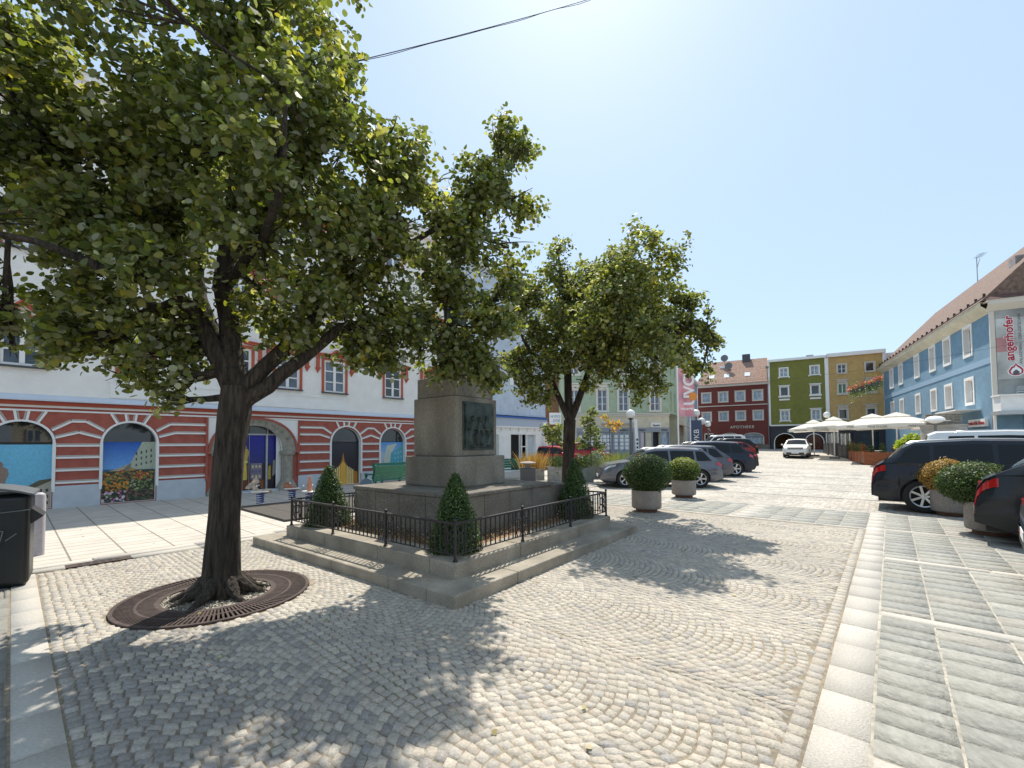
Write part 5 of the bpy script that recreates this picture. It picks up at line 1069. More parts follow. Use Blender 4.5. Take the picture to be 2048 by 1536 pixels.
# ------------------------------------------------------------------ cars
def carpaint(name, c, metal=.35): 
    return mat(name, c, .32, metal=metal, coat=.45 if metal > .2 or max(c) > .3 else .25, spec=.35)
CARS = {
 'wagon': dict(top=[(0,.56),(.03,.80),(.10,.94),(.20,1.03),(.62,1.39),(.80,1.45),(1.7,1.485),(2.5,1.47),(2.78,1.41),(3.48,.99),(4.2,.86),(4.44,.70),(4.57,.48)], belt=.93, L=4.57, W=1.80, wh=(.86,3.62), side=[(.42,.98),(1.06,1.92),(2.0,3.18)], r=.325, rails=True),
 'suv':   dict(top=[(0,.58),(.03,.86),(.10,1.02),(.22,1.10),(.60,1.50),(.78,1.60),(1.7,1.65),(2.5,1.63),(2.82,1.56),(3.52,1.10),(4.25,.98),(4.50,.80),(4.63,.50)], belt=1.05, L=4.63, W=1.88, wh=(.90,3.70), side=[(.40,1.02),(1.10,1.98),(2.06,3.22)], r=.36, rails=True),
 'rav':   dict(top=[(0,.60),(.04,.86),(.12,1.00),(.24,1.08),(.95,1.56),(1.2,1.64),(1.9,1.67),(2.6,1.65),(2.85,1.58),(3.60,1.12),(4.3,1.0),(4.50,.82),(4.60,.52)], belt=1.03, L=4.60, W=1.86, wh=(.93,3.62), side=[(.62,1.10),(1.18,2.05),(2.13,3.28)], r=.36, rails=True),
 'hatch': dict(top=[(0,.52),(.03,.78),(.10,.92),(.18,1.0),(.62,1.34),(.85,1.42),(1.6,1.46),(2.2,1.44),(2.45,1.38),(3.10,.98),(3.8,.84),(4.0,.70),(4.10,.46)], belt=.93, L=4.10, W=1.76, wh=(.70,3.22), side=[(.44,1.0),(1.06,1.80),(1.86,2.85)], r=.31, rails=False),
 'coupe': dict(top=[(0,.58),(.03,.84),(.12,.98),(.26,1.04),(1.25,1.42),(1.7,1.50),(2.4,1.48),(2.7,1.42),(3.45,1.0),(4.2,.86),(4.45,.70),(4.6,.48)], belt=.97, L=4.60, W=1.84, wh=(.88,3.62), side=[(.7,1.2),(1.28,2.0),(2.08,3.15)], r=.34, rails=False),
 'van':   dict(top=[(0,.60),(.02,1.1),(.05,1.5),(.12,1.80),(.30,1.88),(1.7,1.90),(2.6,1.86),(2.9,1.76),(3.62,1.12),(4.25,.96),(4.45,.78),(4.56,.50)], belt=1.08, L=4.56, W=1.86, wh=(.90,3.60), side=[(.30,1.05),(1.12,2.05),(2.12,3.3)], r=.33, rails=True)}
def car(kind, label, color, loc, az, group=None, metal=.35, clad=False, parts=True, spokes=5, front=False, name='parked_car'):
    D = CARS[kind]; L_, W2, belt, ra = D['L'], D['W']/2, D['belt'], D['r']+.045
    t = thing(name, label, 'car', loc, R(90-az), group); X0 = L_*.5
    tx_, tz_ = [p[0] for p in D['top']], [p[1] for p in D['top']]
    top = lambda x: float(np.interp(x, tx_, tz_))
    bl = lambda x: belt - .05*max(0, x-1.0)/L_ + .03*(x < .6)
    cowl = D['top'][-4][0]
    def Pt(x, tt, off=0.0, sy=1):
        x = min(max(x, 0), L_); dr = max(0, .45-x)/.45; df = max(0, x-(L_-.85))/.85; w_ = W2*(1-.10*dr**2.2-.20*df**2.2)
        zt = top(x); zb = min(bl(x), zt-.015); z0 = .23 + .10*max(0, .35-x)/.35 + .06*max(0, x-(L_-.4))/.4
        for xw in D['wh']:
            if abs(x-xw) < ra: z0 = max(z0, D['r']+math.sqrt(ra*ra-(x-xw)**2))
        ww = w_*.955 if True else w_; wr = max(.05, w_*.955-(zt-zb)*.36-.02*(zt > zb+.1)); ze = zt-.055*min(1, (zt-zb)/.3)
        if tt <= 1:
            z = z0+(zb-z0)*tt; k = (z-.25)/(zb-.25+1e-6); y = w_*(.93+.07*math.sin(math.pi*min(1, max(0, k))**.9)) - (.012 if abs(k-.42) < .04 else 0); y = y if tt < .98 else min(y, ww+.008)
        elif tt <= 2: f_ = tt-1; y = ww+(wr-ww)*f_ - .0*f_; z = zb+(ze-zb)*f_; y += .018*math.sin(math.pi*f_)*(zt > zb+.2)
        else: f_ = tt-2; y = wr*(1-f_); z = ze+(zt-ze)*math.sin(f_*math.pi/2)
        n = (0, 1, 0) if tt <= 2 else (0, 0, 1)
        return (x-X0, sy*(y+(off if tt <= 2 else off*.3)), z+(off if tt > 2 else 0))
    xs = sorted({round(v, 3) for v in list(np.linspace(0, L_, 90)) + tx_ + [xw+d for xw in D['wh'] for d in (-ra, ra, -ra+.01, ra-.01, -ra+.03, ra-.03)]})
    ts = [0,.12,.25,.38,.42,.5,.62,.75,.88,1,1.12,1.35,1.6,1.85,2,2.1,2.3,2.6,3]
    paint = carpaint('car_paint', color, metal); nt_ = len(ts)
    for sy in (1,):
        b = MB()
        for s_ in (1, -1):
            vs = [Pt(x, q_, 0, s_) for x in xs for q_ in ts]; fs, mi = [], []
            n0 = len(b.v); b.v += vs
            for i in range(len(xs)-1):
                for j in range(nt_-1):
                    f_ = (n0+i*nt_+j, n0+(i+1)*nt_+j, n0+(i+1)*nt_+j+1, n0+i*nt_+j+1); f_ = f_ if s_ < 0 else f_[::-1]
                    b.f.append(f_); b.m.append(1 if clad and ts[j+1] <= (.27 if not any(abs(xs[i]-xw) < ra+.02 for xw in D['wh']) else .13) else 0); b.c.append((1,1,1))
        for x in (0, L_):
            vv = [Pt(x, q_, 0, 1) for q_ in ts] + [Pt(x, q_, 0, -1) for q_ in reversed(ts)]; b.add(vv, [tuple(range(len(vv)))])
        body = b.build('body', [paint, M['blk']], t, smooth=True)
        md = body.modifiers.new('weld', 'WELD'); md.merge_threshold = .0005
    b = MB(); b.box(-X0+.12, L_-X0-.15, -W2+.17, W2-.17, .20, .62); b.box(-X0+.3, L_-X0-.5, -W2+.10, W2-.10, .60, .7); b.build('underbody', M['dark'], t)
    def patch(name, x0, x1, t0, t1, m, off=.006, sides=(1, -1), nx=10, nt2=4, xf=None, parent=None):
        for s_ in sides:
            b = MB(); vs = []
            for i in range(nx+1):
                for j in range(nt2+1):
                    q_ = t0+(t1-t0)*j/nt2; a, c = (x0, x1) if xf is None else xf(q_); vs.append(Pt(a+(c-a)*i/nx, q_, off, s_))
            fs = [(i*(nt2+1)+j, (i+1)*(nt2+1)+j, (i+1)*(nt2+1)+j+1, i*(nt2+1)+j+1) for i in range(nx) for j in range(nt2)]
            b.add(vs, fs if s_ < 0 else [f_[::-1] for f_ in fs]).build(name, m, parent or t, smooth=True, fixn=False)
    for k, (a, c) in enumerate(D['side']):
        patch('side_window', a, c, 1.10, 1.86, M['carglass'], .007, xf=(lambda q_, a=a, c=c: (a+(.55*(q_-1.1)*.6 if k == 0 else 0), c-(.12*(q_-1.1) if k == 2 else 0))))
    x0, x1 = D['top'][-5][0]+.03, cowl-.06
    b = MB(); NX, NY = 10, 10; vs = []
    for i in range(NX+1):
        for j in range(NY+1):
            s_ = -1+2*j/NY; p = Pt(x0+(x1-x0)*i/NX, 2.10+.90*(1-abs(s_)), .008, 1 if s_ >= 0 else -1); vs.append(p)
    b.add(vs, [(i*(NY+1)+j, i*(NY+1)+j+1, (i+1)*(NY+1)+j+1, (i+1)*(NY+1)+j) for i in range(NX) for j in range(NY)]); b.build('windshield', M['carglass'], t, smooth=True)
    rx = [p for p in D['top'] if .09 < p[0] < 1.3 and p[1] > belt+.02]; xa = .24 if kind != 'van' else .035; xb = (rx[1][0] if kind not in ('van',) else .11) if len(rx) > 1 else .6
    xb = {'wagon': .58, 'suv': .57, 'rav': .88, 'hatch': .58, 'coupe': 1.2, 'van': .11}[kind]
    b = MB(); vs = []
    for i in range(NX+1):
        for j in range(NY+1):
            s_ = -1+2*j/NY; vs.append(Pt(xa+(xb-xa)*i/NX, 2.12+.88*(1-abs(s_)), .008, 1 if s_ >= 0 else -1))
    b.add(vs, [(i*(NY+1)+j, i*(NY+1)+j+1, (i+1)*(NY+1)+j+1, (i+1)*(NY+1)+j) for i in range(NX) for j in range(NY)]); b.build('rear_window', M['carglass'], t, smooth=True)
    patch('tail_light', .005, .27, .79, .95, M['redlens'], .012, nx=8)
    patch('headlight', L_-.60, L_-.18, .84, .97, M['clearlens'], .010, nx=8)
    for s_ in (1, -1):
        xq = float(np.interp(belt-.12, tz_[:4], tx_[:4])); b = MB(); b.box(xq-.012-X0, xq+.08-X0, min(s_*W2*.55, s_*W2*.84), max(s_*W2*.55, s_*W2*.84), belt-.17, belt-.07); b.build('tail_lamp', M['redlens'], t, bevel=.006)
        b = MB(); b.box(-.006-X0, .01-X0, min(s_*W2*.62, s_*W2*.78), max(s_*W2*.62, s_*W2*.78), .42, .45); b.build('reflector', M['redlens'], t)
        mxp = D['side'][2][1]-.18; b = MB(); b.ball((mxp-X0, s_*(W2+.09), bl(mxp)+.09), .095, 12, .72); b.bar((mxp-X0, s_*(W2-.06), bl(mxp)+.02), (mxp-X0, s_*(W2+.05), bl(mxp)+.05), .04); b.build('mirror', paint, t, smooth=True)
        b = MB()
        for (a, c) in D['side'][:2] if kind != 'hatch' else D['side'][1:2]: pass
        for xh in (D['side'][1][0]+.14, D['side'][2][0]+.14): p = Pt(xh, .90, .018, s_); b.box(p[0]-.01, p[0]+.17, min(p[1], p[1]-s_*.03), max(p[1], p[1]-s_*.03), p[2]-.012, p[2]+.014)
        b.build('door_handle', paint if not clad else M['blk'], t, bevel=.004)
        if D['rails']:
            b = MB(); pts = [Pt(x, 1.98, .0, s_) for x in np.linspace(.75, D['top'][-5][0]-.05, 10)]; pts = [(p[0], p[1]-s_*.03, p[2]+.055) for p in pts]; b.tube([(pts[0][0]-.08, pts[0][1], pts[0][2]-.05)]+pts+[(pts[-1][0]+.08, pts[-1][1], pts[-1][2]-.06)], .014, 6); b.build('roof_rail', M['alloy'] if not clad else M['blk'], t, smooth=True)
    for xd in (D['side'][1][0]-.03, D['side'][2][0]-.04, D['side'][2][1]-.10):
        patch('door_seam', xd-.004, xd+.004, .08 if not any(abs(xd-xw) < ra for xw in D['wh']) else .05, 1.0, M['dark'], .003, nx=1, nt2=8)
    b = MB(); b.box(-.008-X0, .0-X0, -.26, .26, .44, .55); b.box(L_-X0-.005, L_-X0+.012, -.26, .26, .36, .47); b.build('number_plate', M['plate'], t)
    b = MB(); vs = []
    for i in range(5):
        for j in range(9): s_ = -1+2*j/8; vs.append(Pt(L_-.26+.17*i/4, 2.30+.70*(1-abs(s_)), .009, 1 if s_ >= 0 else -1))
    b.add(vs, [(i*9+j, i*9+j+1, (i+1)*9+j+1, (i+1)*9+j) for i in range(4) for j in range(8)]); b.build('grille', M['blk'], t, fixn=False)
    b = MB(); b.box(L_-X0-.02, L_-X0+.004, -.62, .62, .30, .45); b.box(L_-X0-.10, L_-X0-.04, -.55, .55, .55, .70) if False else None; b.build('lower_grille', M['blk'], t)
    wp = None
    for xw in D['wh']:
        for s_ in (1, -1):
            r_ = D['r']; yc = s_*(W2-.035)
            wc = bpy.data.objects.new('wheel', None)
            b = MB(); prof = [(r_*.66, -.10), (r_*.94, -.105), (r_, -.08), (r_, .075), (r_*.97, .10), (r_*.90, .108), (r_*.70, .10), (r_*.66, .08)]
            b.lathe([(q_[0], q_[1]) for q_ in prof], 36, (0,0,0), 'y', cap=False); ty_ = b.build('wheel', M['rubber'], t, smooth=True)
            ty_.location = (xw-X0, yc-s_*.10, r_); ty_.rotation_euler = (0, 0, 0 if s_ < 0 else math.pi)
            b = MB(); b.lathe([(r_*.70, .085), (r_*.66, .10), (r_*.60, .09), (r_*.62, .05), (r_*.7, .05)], 36, (0,0,0), 'y', cap=False)
            for k in range(spokes):
                for dd in (-.11, .11) if spokes == 5 else (0,):
                    a_ = 2*math.pi*k/spokes; p = (math.cos(a_+dd*.6)*r_*.10, -.075, math.sin(a_+dd*.6)*r_*.10); q_ = (math.cos(a_+dd)*r_*.65, -.088, math.sin(a_+dd)*r_*.65); b.bar(p, q_, .030 if spokes == 5 else .045, .02, (0, 1, 0))
            b.lathe([(.001,.095),(.045,.092),(.05,.07)], 14, (0,0,0), 'y'); b.build('rim', M['alloy'], ty_, smooth=False)
            b = MB(); b.lathe([(.001,.03),(r_*.66,.03)], 24, (0,0,0), 'y'); b.build('brake_disc', M['dark'], ty_)
    return t
LFT = 'cars parked in a row on the left of the square'; RGT = 'cars parked in a row on the right'
HL = -86
car('wagon', 'silver-grey estate car with roof rails parked behind the two ball shrubs', (.15,.155,.175), (5.34,16.25,0), HL, LFT, .6).scale = (.94, .94, .96)
car('wagon', 'dark grey car whose red tail light peeps out right behind the silver estate', (.10,.10,.115), (6.9,18.9,0), HL, LFT, .6)
car('suv', 'dark navy sport utility car, third in the left row', (.008,.013,.028), (9.0,21.2,0), HL, LFT, .1)
car('coupe', 'near-black sloping-roof car just beyond the navy one', (.008,.008,.010), (10.9,24.2,0), HL, LFT, .1)
car('hatch', 'small red hatchback in the left parked row', (.22,.02,.012), (17.2,35.2,G(35.2)), HL, LFT)
car('suv', 'black car with round tail just beyond the red hatchback', (.01,.01,.012), (18.7,38.0,G(38)), HL, LFT)
car('van', 'white high-roofed car farthest back in the left row, before the pharmacy windows', (.75,.75,.74), (19.7,41.5,G(41.5)), HL, LFT, 0)
car('suv', 'white sport utility car driving toward the camera in the middle of the square', (.72,.70,.66), (24.6,37.6,G(37.6)), -143, None, 0, True, name='car').scale = (.95, 1, .96)
car('suv', 'red car seen behind the second tree trunk, nose to the right', (.33,.012,.02), (4.9,30.8,G(30.8)), 105, 'red cars behind the plant troughs', .3)
car('hatch', 'red car half hidden by the white corner pillar of the blue house', (.36,.015,.015), (2.7,27.0,0), 108, 'red cars behind the plant troughs', .3)
HR = 131
def rcar(kind, label, color, wheel, off, **k):      # placed by where its rear right wheel stands
    D = CARS[kind]; hx_, hy_ = math.sin(R(HR)), math.cos(R(HR)); L_ = D['L']; s = L_*.5-D['wh'][0]
    lx, ly = hy_*-1, hx_                                # left of heading
    x = wheel[0]+hx_*s+lx*-.9; y = wheel[1]+hy_*s+ly*-.9
    if off: x, y = off
    return car(kind, label, color, (x, y, 0), HR if not off else 137, RGT, **k)
rcar('suv', 'black sport utility car with seven-spoke alloy wheel behind the orange shrub', (.010,.013,.022), (10.30,11.05), 0, spokes=7, metal=.1)
rcar('rav', 'dark metallic car at the right edge whose tail overlaps the green shrub', (.014,.017,.022), (0,0), (9.38,5.72), clad=True, metal=.1)
rcar('hatch', 'grey car of which only the rear bumper corner shows at the right edge', (.06,.062,.066), (0,0), (7.37,3.64), clad=True)
rcar('van', 'white high-roofed car whose roof shows above the black one on the right', (.74,.74,.73), (13.9,13.5), 0, metal=0)
# ------------------------------------------------------------------ street lamps
def lamp(loc, h, label, r=.21, tw=False):
    t = thing('street_lamp', label, 'street lamp', loc, 0, 'globe street lamps')
    b = MB(); b.tube([(0,0,0),(0,0,h*.45),(0,0,h)], [.075,.062,.05], 14); b.build('post', M['polegrey'], t, smooth=True)
    b = MB(); b.lathe([(.05,h),(.09,h+.02),(.10,h+.05),(.06,h+.07)], 16); b.build('collar', M['blk'], t)
    b = MB(); b.ball((0,0,h+.05+r), r, 24); b.build('globe', M['globe'], t, smooth=True)
lamp((4.92,18.0,0), 2.55, 'globe street lamp standing nearest, in front of the green corner house', .185)
lamp((15.9,37.5,G(37.5)), 3.45, 'leftmost globe lamp of the far cluster, beside the banner', .33)
lamp((17.8,40.8,G(40.8)), 2.8, 'middle globe lamp of the far cluster, before the pharmacy', .33)
lamp((19.6,43.5,G(43.5)), 2.6, 'rightmost globe lamp of the far cluster, before the pharmacy', .29)
lamp((29.0,40.0,G(40)), 3.35, 'globe lamp rising above the cream parasols', .28)
t = thing('street_lamp', 'flat mushroom-topped street lamp beside the advertising column', 'street lamp', (22.3,22.9,0), 0)
b = MB(); b.tube([(0,0,0),(0,0,2.55)], .06, 12); b.build('post', M['polegrey'], t); b = MB(); b.lathe([(.06,2.5),(.22,2.55),(.40,2.66),(.38,2.76),(.25,2.86),(.05,2.90)], 24); b.build('hood', M['globe'], t, smooth=True); b = MB(); b.lathe([(.05,2.60),(.60,2.63),(.60,2.65),(.05,2.66)], 24); b.build('disc', M['whitesm'], t)
# ------------------------------------------------------------------ litter bin and bollard
t = thing('waste_bin', 'large black public waste bin with scratched graffiti at the left edge', 'waste bin', (-6.10,5.00,0), R(44))
b = MB(); b.box(-.42, .42, -.30, .30, .0, 1.06); b.build('body', mat('black_bin_paint', (.006,.008,.010), .4, ns=6, na=.2), t, bevel=.07, seg=4)
b = MB(); vs = [(x, y, 1.06+.10*(1-(x/.46)**2)+ (0 if k else -.03)) for k in (0, 1) for x in np.linspace(-.45, .45, 9) for y in (-.39, .39)]
fs = [(i*2, i*2+2, i*2+3, i*2+1) for i in range(8)] + [(18+i*2, 18+i*2+1, 18+i*2+3, 18+i*2+2) for i in range(8)] + [(i*2, 18+i*2, 18+i*2+2, i*2+2) for i in range(8)] + [(i*2+1, i*2+3, 18+i*2+3, 18+i*2+1) for i in range(8)] + [(0,1,19,18),(16,34,35,17)]
b.add(vs, fs); b.build('lid', mat('grey_lid', (.10,.11,.12), .4), t, bevel=.012)
b = MB(); b.add([(.40,-.22,.90),(.40,.22,.90),(.40,.22,.68),(.40,-.22,.68),(.52,-.20,.78),(.52,.20,.78)], [(0,1,5,4),(4,5,2,3),(0,4,3),(1,2,5)]); b.build('flap', M['blk'], t)
gfm = mat('scratch_grey', (.13,.15,.16), .6); b = MB()
for p, q_ in (((-.30,.46),(-.24,.66)), ((-.24,.66),(-.17,.50)), ((-.17,.50),(-.09,.68)), ((-.09,.68),(-.07,.44)), ((-.02,.66),(.10,.66)), ((.10,.66),(.06,.45)), ((.06,.45),(-.04,.55)), ((-.02,.72),(.03,.78)), ((.0,.86),(.30,.88)), ((-.35,.87),(-.1,.88)), ((.12,.55),(.2,.62))): b.bar((p[0]+.12,-.364,p[1]), (q_[0]+.12,-.364,q_[1]), .006, .009)
b.build('graffiti', gfm, t)
t = thing('bollard', 'short light grey cylindrical bollard behind the black bin', 'bollard', (-6.98,6.45,0), 0)
b = MB(); b.lathe([(.07,0),(.07,.86),(.062,.90),(.03,.925),(.001,.93)], 20); b.build('post', mat('grey_bollard', (.40,.38,.41), .6, ns=20, na=.1), t, smooth=True)
# ------------------------------------------------------------------ spring riders
def rider(loc, rz, label, kind):
    t = thing('spring_rider', label, 'spring rider', loc, rz, 'spring riders on the play mat')
    b = MB(); pts = [(.085*math.cos(a_), .085*math.sin(a_), .05+a_/(2*math.pi)*.055) for a_ in np.linspace(0, 2*math.pi*5, 70)]; b.tube(pts, .014, 6); b.build('spring', mat('blue_spring', (.03,.08,.30), .4) if 'blue_spring' not in bpy.data.materials else bpy.data.materials['blue_spring'], t, smooth=True)
    b = MB(); b.box(-.2, .2, -.09, .09, .33, .36); b.build('seat', M['whitesm'], t, bevel=.01)
    b = MB()
    if kind == 'cow':
        pl_ = [(-.30,.30),(-.26,.40),(-.10,.42),(.04,.40),(.08,.52),(.02,.60),(.06,.72),(.14,.70),(.20,.60),(.32,.50),(.34,.44),(.26,.42),(.18,.44),(.14,.30),(.05,.26)]; b.prism(pl_, -.02, .02); m_ = mat('spotted_cream', (.42,.36,.29), .6, ns=9, na=.7)
    elif kind == 'carrot':
        pl_ = [(-.07,.25),(.07,.25),(.09,.45),(.055,.62),(.03,.74),(-.03,.74),(-.06,.6),(-.09,.45)]; b.prism(pl_, -.02, .02); m_ = mat('pale_orange', (.62,.27,.17), .5)
    else:
        b.prism([(-.18,.30),(-.12,.36),(-.02,.40),(.06,.52),(.16,.54),(.22,.46),(.20,.36),(.10,.28)], -.02, .02); m_ = mat('red_brown_board', (.42,.16,.10), .5, ns=20, na=.3)
    b.build('figure', m_, t, bevel=.004); b = MB(); b.bar((.06,-.13,.50), (.06,.13,.50), .016); b.build('handle', M['steel'], t); b = MB(); b.ball((.06,-.13,.5), .022, 10); b.ball((.06,.13,.5), .022, 10); b.build('grip', M['whitesm'], t)
rider((-6.55,11.35,.05), R(200), 'spring rider with a spotted cow-shaped board on the play mat', 'cow')
rider((-6.1,12.1,.05), R(210), 'spring rider with a red-brown round-headed board behind the cow rider', 'snail')
rider((-5.25,11.3,.05), R(150), 'spring rider with an upright pale orange board', 'carrot')
t = thing('spring_rider', 'blue fish-shaped spring rider beside the cone shrub', 'spring rider', (-3.85,11.5,.05), 0, 'spring riders on the play mat')
b = MB(); b.prism([(-.18,.42),(-.1,.62),(.02,.68),(.14,.62),(.2,.5),(.15,.4),(.0,.34)], -.02, .02); b.build('figure', mat('blue_grey_board', (.10,.16,.22), .5), t); b = MB(); b.tube([(.085*math.cos(a_), .085*math.sin(a_), .0+a_/(2*math.pi)*.07) for a_ in np.linspace(0, 2*math.pi*5, 70)], .014, 6); b.build('spring', bpy.data.materials['blue_spring'], t)
# ------------------------------------------------------------------ green benches
def bench(loc, rz, label, w_=1.7):
    t = thing('park_bench', label, 'bench', loc, rz, 'green benches on the square')
    b = MB(); [b.box(-w_/2, w_/2, -.28+k*.115, -.18+k*.115, .42, .45) for k in range(4)]; b.build('seat', M['bench'], t, bevel=.004)
    b = MB()
    for k in range(4):
        z = .50+k*.105; y = .18+k*.035; b.add([(-w_/2,y,z),(w_/2,y,z),(w_/2,y+.03,z+.095),(-w_/2,y+.03,z+.095),(-w_/2,y+.025,z),(w_/2,y+.025,z),(w_/2,y+.055,z+.095),(-w_/2,y+.055,z+.095)], [(0,1,2,3),(4,7,6,5),(0,4,5,1),(3,2,6,7),(0,3,7,4),(1,5,6,2)])
    b.build('backrest', M['bench'], t)
    for s_ in (-1, 1):
        x = s_*(w_/2-.06)
        b = MB(); b.box(x-.04, x+.04, -.30, .24, .62, .66); b.box(x-.03, x+.03, -.28, -.20, .0, .62); b.build('armrest', M['bench'], t, bevel=.004)
        b = MB(); b.bar((x,.14,0), (x,.33,.94), .06, .05, (1,0,0)); b.build('leg', M['bench'], t)
bench((*UV(9.7,13.9)[:2], 0), A41, 'green slatted bench with armrests against the red striped wall, behind the left cone shrub', 2.2)
bench((*UV(12.5,14.8)[:2], 0), A41, 'green slatted bench behind the pale display box, left of the pedestal', 2.2)
bench((-.15,19.6,0), R(15), 'green bench left of the golden grasses, right of the pedestal', 1.5)
bench((1.75,21.6,0), R(5), 'green bench behind the golden grasses before the white pillar', 1.5)
bench((*UV(8.2,12.6)[:2], 0), A41+R(180), 'green bench seen from behind, beyond the corner of the memorial base', 1.4)
t = thing('display_box', 'weathered pale metal display box with two posts, in front of a green bench', 'display box', (*UV(11.2,13.1)[:2], 0), A41)
b = MB(); b.box(-.42, -.04, -.12, .12, .35, 1.0); b.box(.10, .42, -.12, .12, .35, 1.0); b.box(-.46, .46, -.15, .15, 1.0, 1.05); b.build('panel', mat('weathered_beige', (.52,.47,.40), .7, ns=8, na=.15), t); b = MB(); [b.box(x, x+.06, -.1, .1, 0, 1.04) for x in (-.45, .0, .39)]; b.build('post', M['steel'], t); b = MB(); b.box(-.42, .42, -.12, .12, .1, .34); b.build('base', M['sandst'], t)
t = thing('ashtray_table', 'dark square waste pillar with a wide pale round lid, before the golden grasses', 'waste pillar', (.62,17.5,0), 0)
b = MB(); b.box(-.30, .30, -.30, .30, 0, .62); b.build('body', M['anthracite'], t, bevel=.02); b = MB(); b.lathe([(.10,.62),(.10,.76),(.32,.80),(.34,.83),(.2,.87),(.001,.89)], 24); b.build('lid', M['pot'], t, smooth=True)
# ------------------------------------------------------------------ plant troughs
def tuft(parent, P0, n, h, spread, pal, wdt=.012, lean=.5, name='grass_blades'):
    V, F, Cc = [], [], []
    for i in range(n):
        x, y = random.gauss(0, spread*.5), random.gauss(0, spread*.35); hh = h*random.uniform(.55, 1.05); dx, dy = x*lean+random.uniform(-.12,.12), y*lean+random.uniform(-.12,.12); w_ = wdt*random.uniform(.6,1.4); a_ = random.random()*3.14; c, s_ = math.cos(a_)*w_, math.sin(a_)*w_
        k = len(V); V += [(P0[0]+x-c, P0[1]+y-s_, P0[2]), (P0[0]+x+c, P0[1]+y+s_, P0[2]), (P0[0]+x+dx*.4+c, P0[1]+y+dy*.4+s_, P0[2]+hh*.6), (P0[0]+x+dx*.4-c, P0[1]+y+dy*.4-s_, P0[2]+hh*.6), (P0[0]+x+dx, P0[1]+y+dy, P0[2]+hh)]
        F += [(k,k+1,k+2,k+3),(k+3,k+2,k+4)]; cc = tint(random.choice(pal), .75); Cc += [cc, cc]
    b = MB(); b.v = V; b.f = F; b.m = [0]*len(F); b.c = Cc; return b.build(name, M['leafb'], parent, fixn=False)
def bushy(parent, c, r, n, pal, size=.03, name='foliage', h=None):
    v = rng.normal(size=(n, 3)); v /= np.linalg.norm(v, axis=1, keepdims=True); k = rng.random(n)**.4*(1+.25*np.sin(v[:,0]*6+c[0])*np.cos(v[:,2]*5)); P = np.array(c)+v*(k*r)[:, None]*np.array([1,1,(h or r)/r])
    return leaf_mesh(name, P, v+rng.normal(size=(n,3))*.8, size*rng.uniform(.6,1.3,n), cols(n, pal), M['leafb'], parent, 5, .55)
def trough(loc, w_, d, h, label, m, plants, rz=0):
    t = thing('plant_trough', label, 'planter', loc, rz, 'plant troughs between the benches and the cars')
    b = MB(); b.box(-w_/2, w_/2, -d/2, -d/2+.05, 0, h); b.box(-w_/2, w_/2, d/2-.05, d/2, 0, h); b.box(-w_/2, -w_/2+.05, -d/2+.05, d/2-.05, 0, h); b.box(w_/2-.05, w_/2, -d/2+.05, d/2-.05, 0, h); b.build('box', m, t, bevel=.006)
    b = MB(); b.box(-w_/2+.05, w_/2-.05, -d/2+.05, d/2-.05, .05, h-.05); b.build('soil', M['mulch'], t)
    for (lb, fn) in plants:
        q_ = thing('plant', lb, 'plant', (loc[0], loc[1], loc[2]+h-.06), 0, 'plants growing in the troughs'); fn(q_)
OR_ = [(.55,.32,.10),(.62,.40,.16),(.45,.27,.09)]; GN = [(.09,.15,.03),(.13,.20,.05),(.07,.11,.03),(.20,.26,.07)]; SG = [(.22,.27,.20),(.30,.34,.27),(.18,.22,.15)]; YL = [(.30,.32,.08),(.20,.26,.06),(.38,.38,.15)]
ZK = mat('weathered_zinc_trough', (.20,.22,.20), .6, ns=5, na=.2); CT = mat('concrete_trough', (.36,.33,.29), .9, ns=9, na=.25, bs=40, ba=.4)
trough((.95,19.3,0), .9, .6, .5, 'concrete trough holding the golden grasses', CT, [('tuft of golden orange grass right of the pedestal', lambda q_: tuft(q_, (0,0,0), 420, .85, .55, OR_, .010, .7))])
trough((1.95,18.4,0), .9, .6, .62, 'concrete trough with green overhanging plants beside the waste pillar', CT, [('green leafy plant spilling over the concrete trough', lambda q_: bushy(q_, (0,0,.15), .42, 900, GN, .035))])
trough((2.9,18.0,0), .8, .6, .60, 'grey-green metal trough left of the second tree trunk', ZK, [('dark green bushy plant left of the second trunk', lambda q_: bushy(q_, (0,0,.25), .42, 1100, GN, .035))])
trough((3.9,19.8,0), .8, .6, .60, 'grey-green metal trough right of the second tree trunk', ZK, [('silvery grey-leaved plant right of the second trunk', lambda q_: bushy(q_, (-.1,0,.30), .42, 900, SG, .05))])
trough((4.05,17.6,0), .7, .5, .45, 'low metal trough in front of the silver car nose', ZK, [('feathery pale grass with reddish stems by the car nose', lambda q_: (tuft(q_, (0,0,0), 300, .75, .5, SG+YL, .010, .8), bushy(q_, (0,-.05,.05), .3, 500, [(.16,.10,.05),(.2,.2,.1)], .02)))])
trough((5.2,21.0,0), 1.2, .6, .45, 'low trough behind the nose of the silver car', ZK, [('yellow-green grasses and leaves behind the silver car nose', lambda q_: (tuft(q_, (0,0,0), 420, .85, .9, YL, .014, .6), bushy(q_, (.3,0,.2), .45, 700, GN, .04)))])
def pot_flowers(loc, label, pal2):
    t = thing('flower_pot', label, 'flower pot', loc, 0); b = MB(); b.lathe([(.2,0),(.28,.45),(.24,.45),(.22,.38),(.01,.38)], 20); b.build('pot', M['anthracite'], t); bushy(t, (0,0,.62), .34, 700, GN, .04, 'foliage'); bushy(t, (0,0,.48), .36, 350, pal2, .05, 'flowers', .14)
pot_flowers((6.9,24.6,0), 'flower pot with red blooms left of the nearest lamp', [(.5,.02,.015),(.4,.01,.01)])
pot_flowers((4.3,24.3,0), 'grey pot with faded pinkish blossoms under the young tree', [(.45,.32,.25),(.4,.35,.28)])
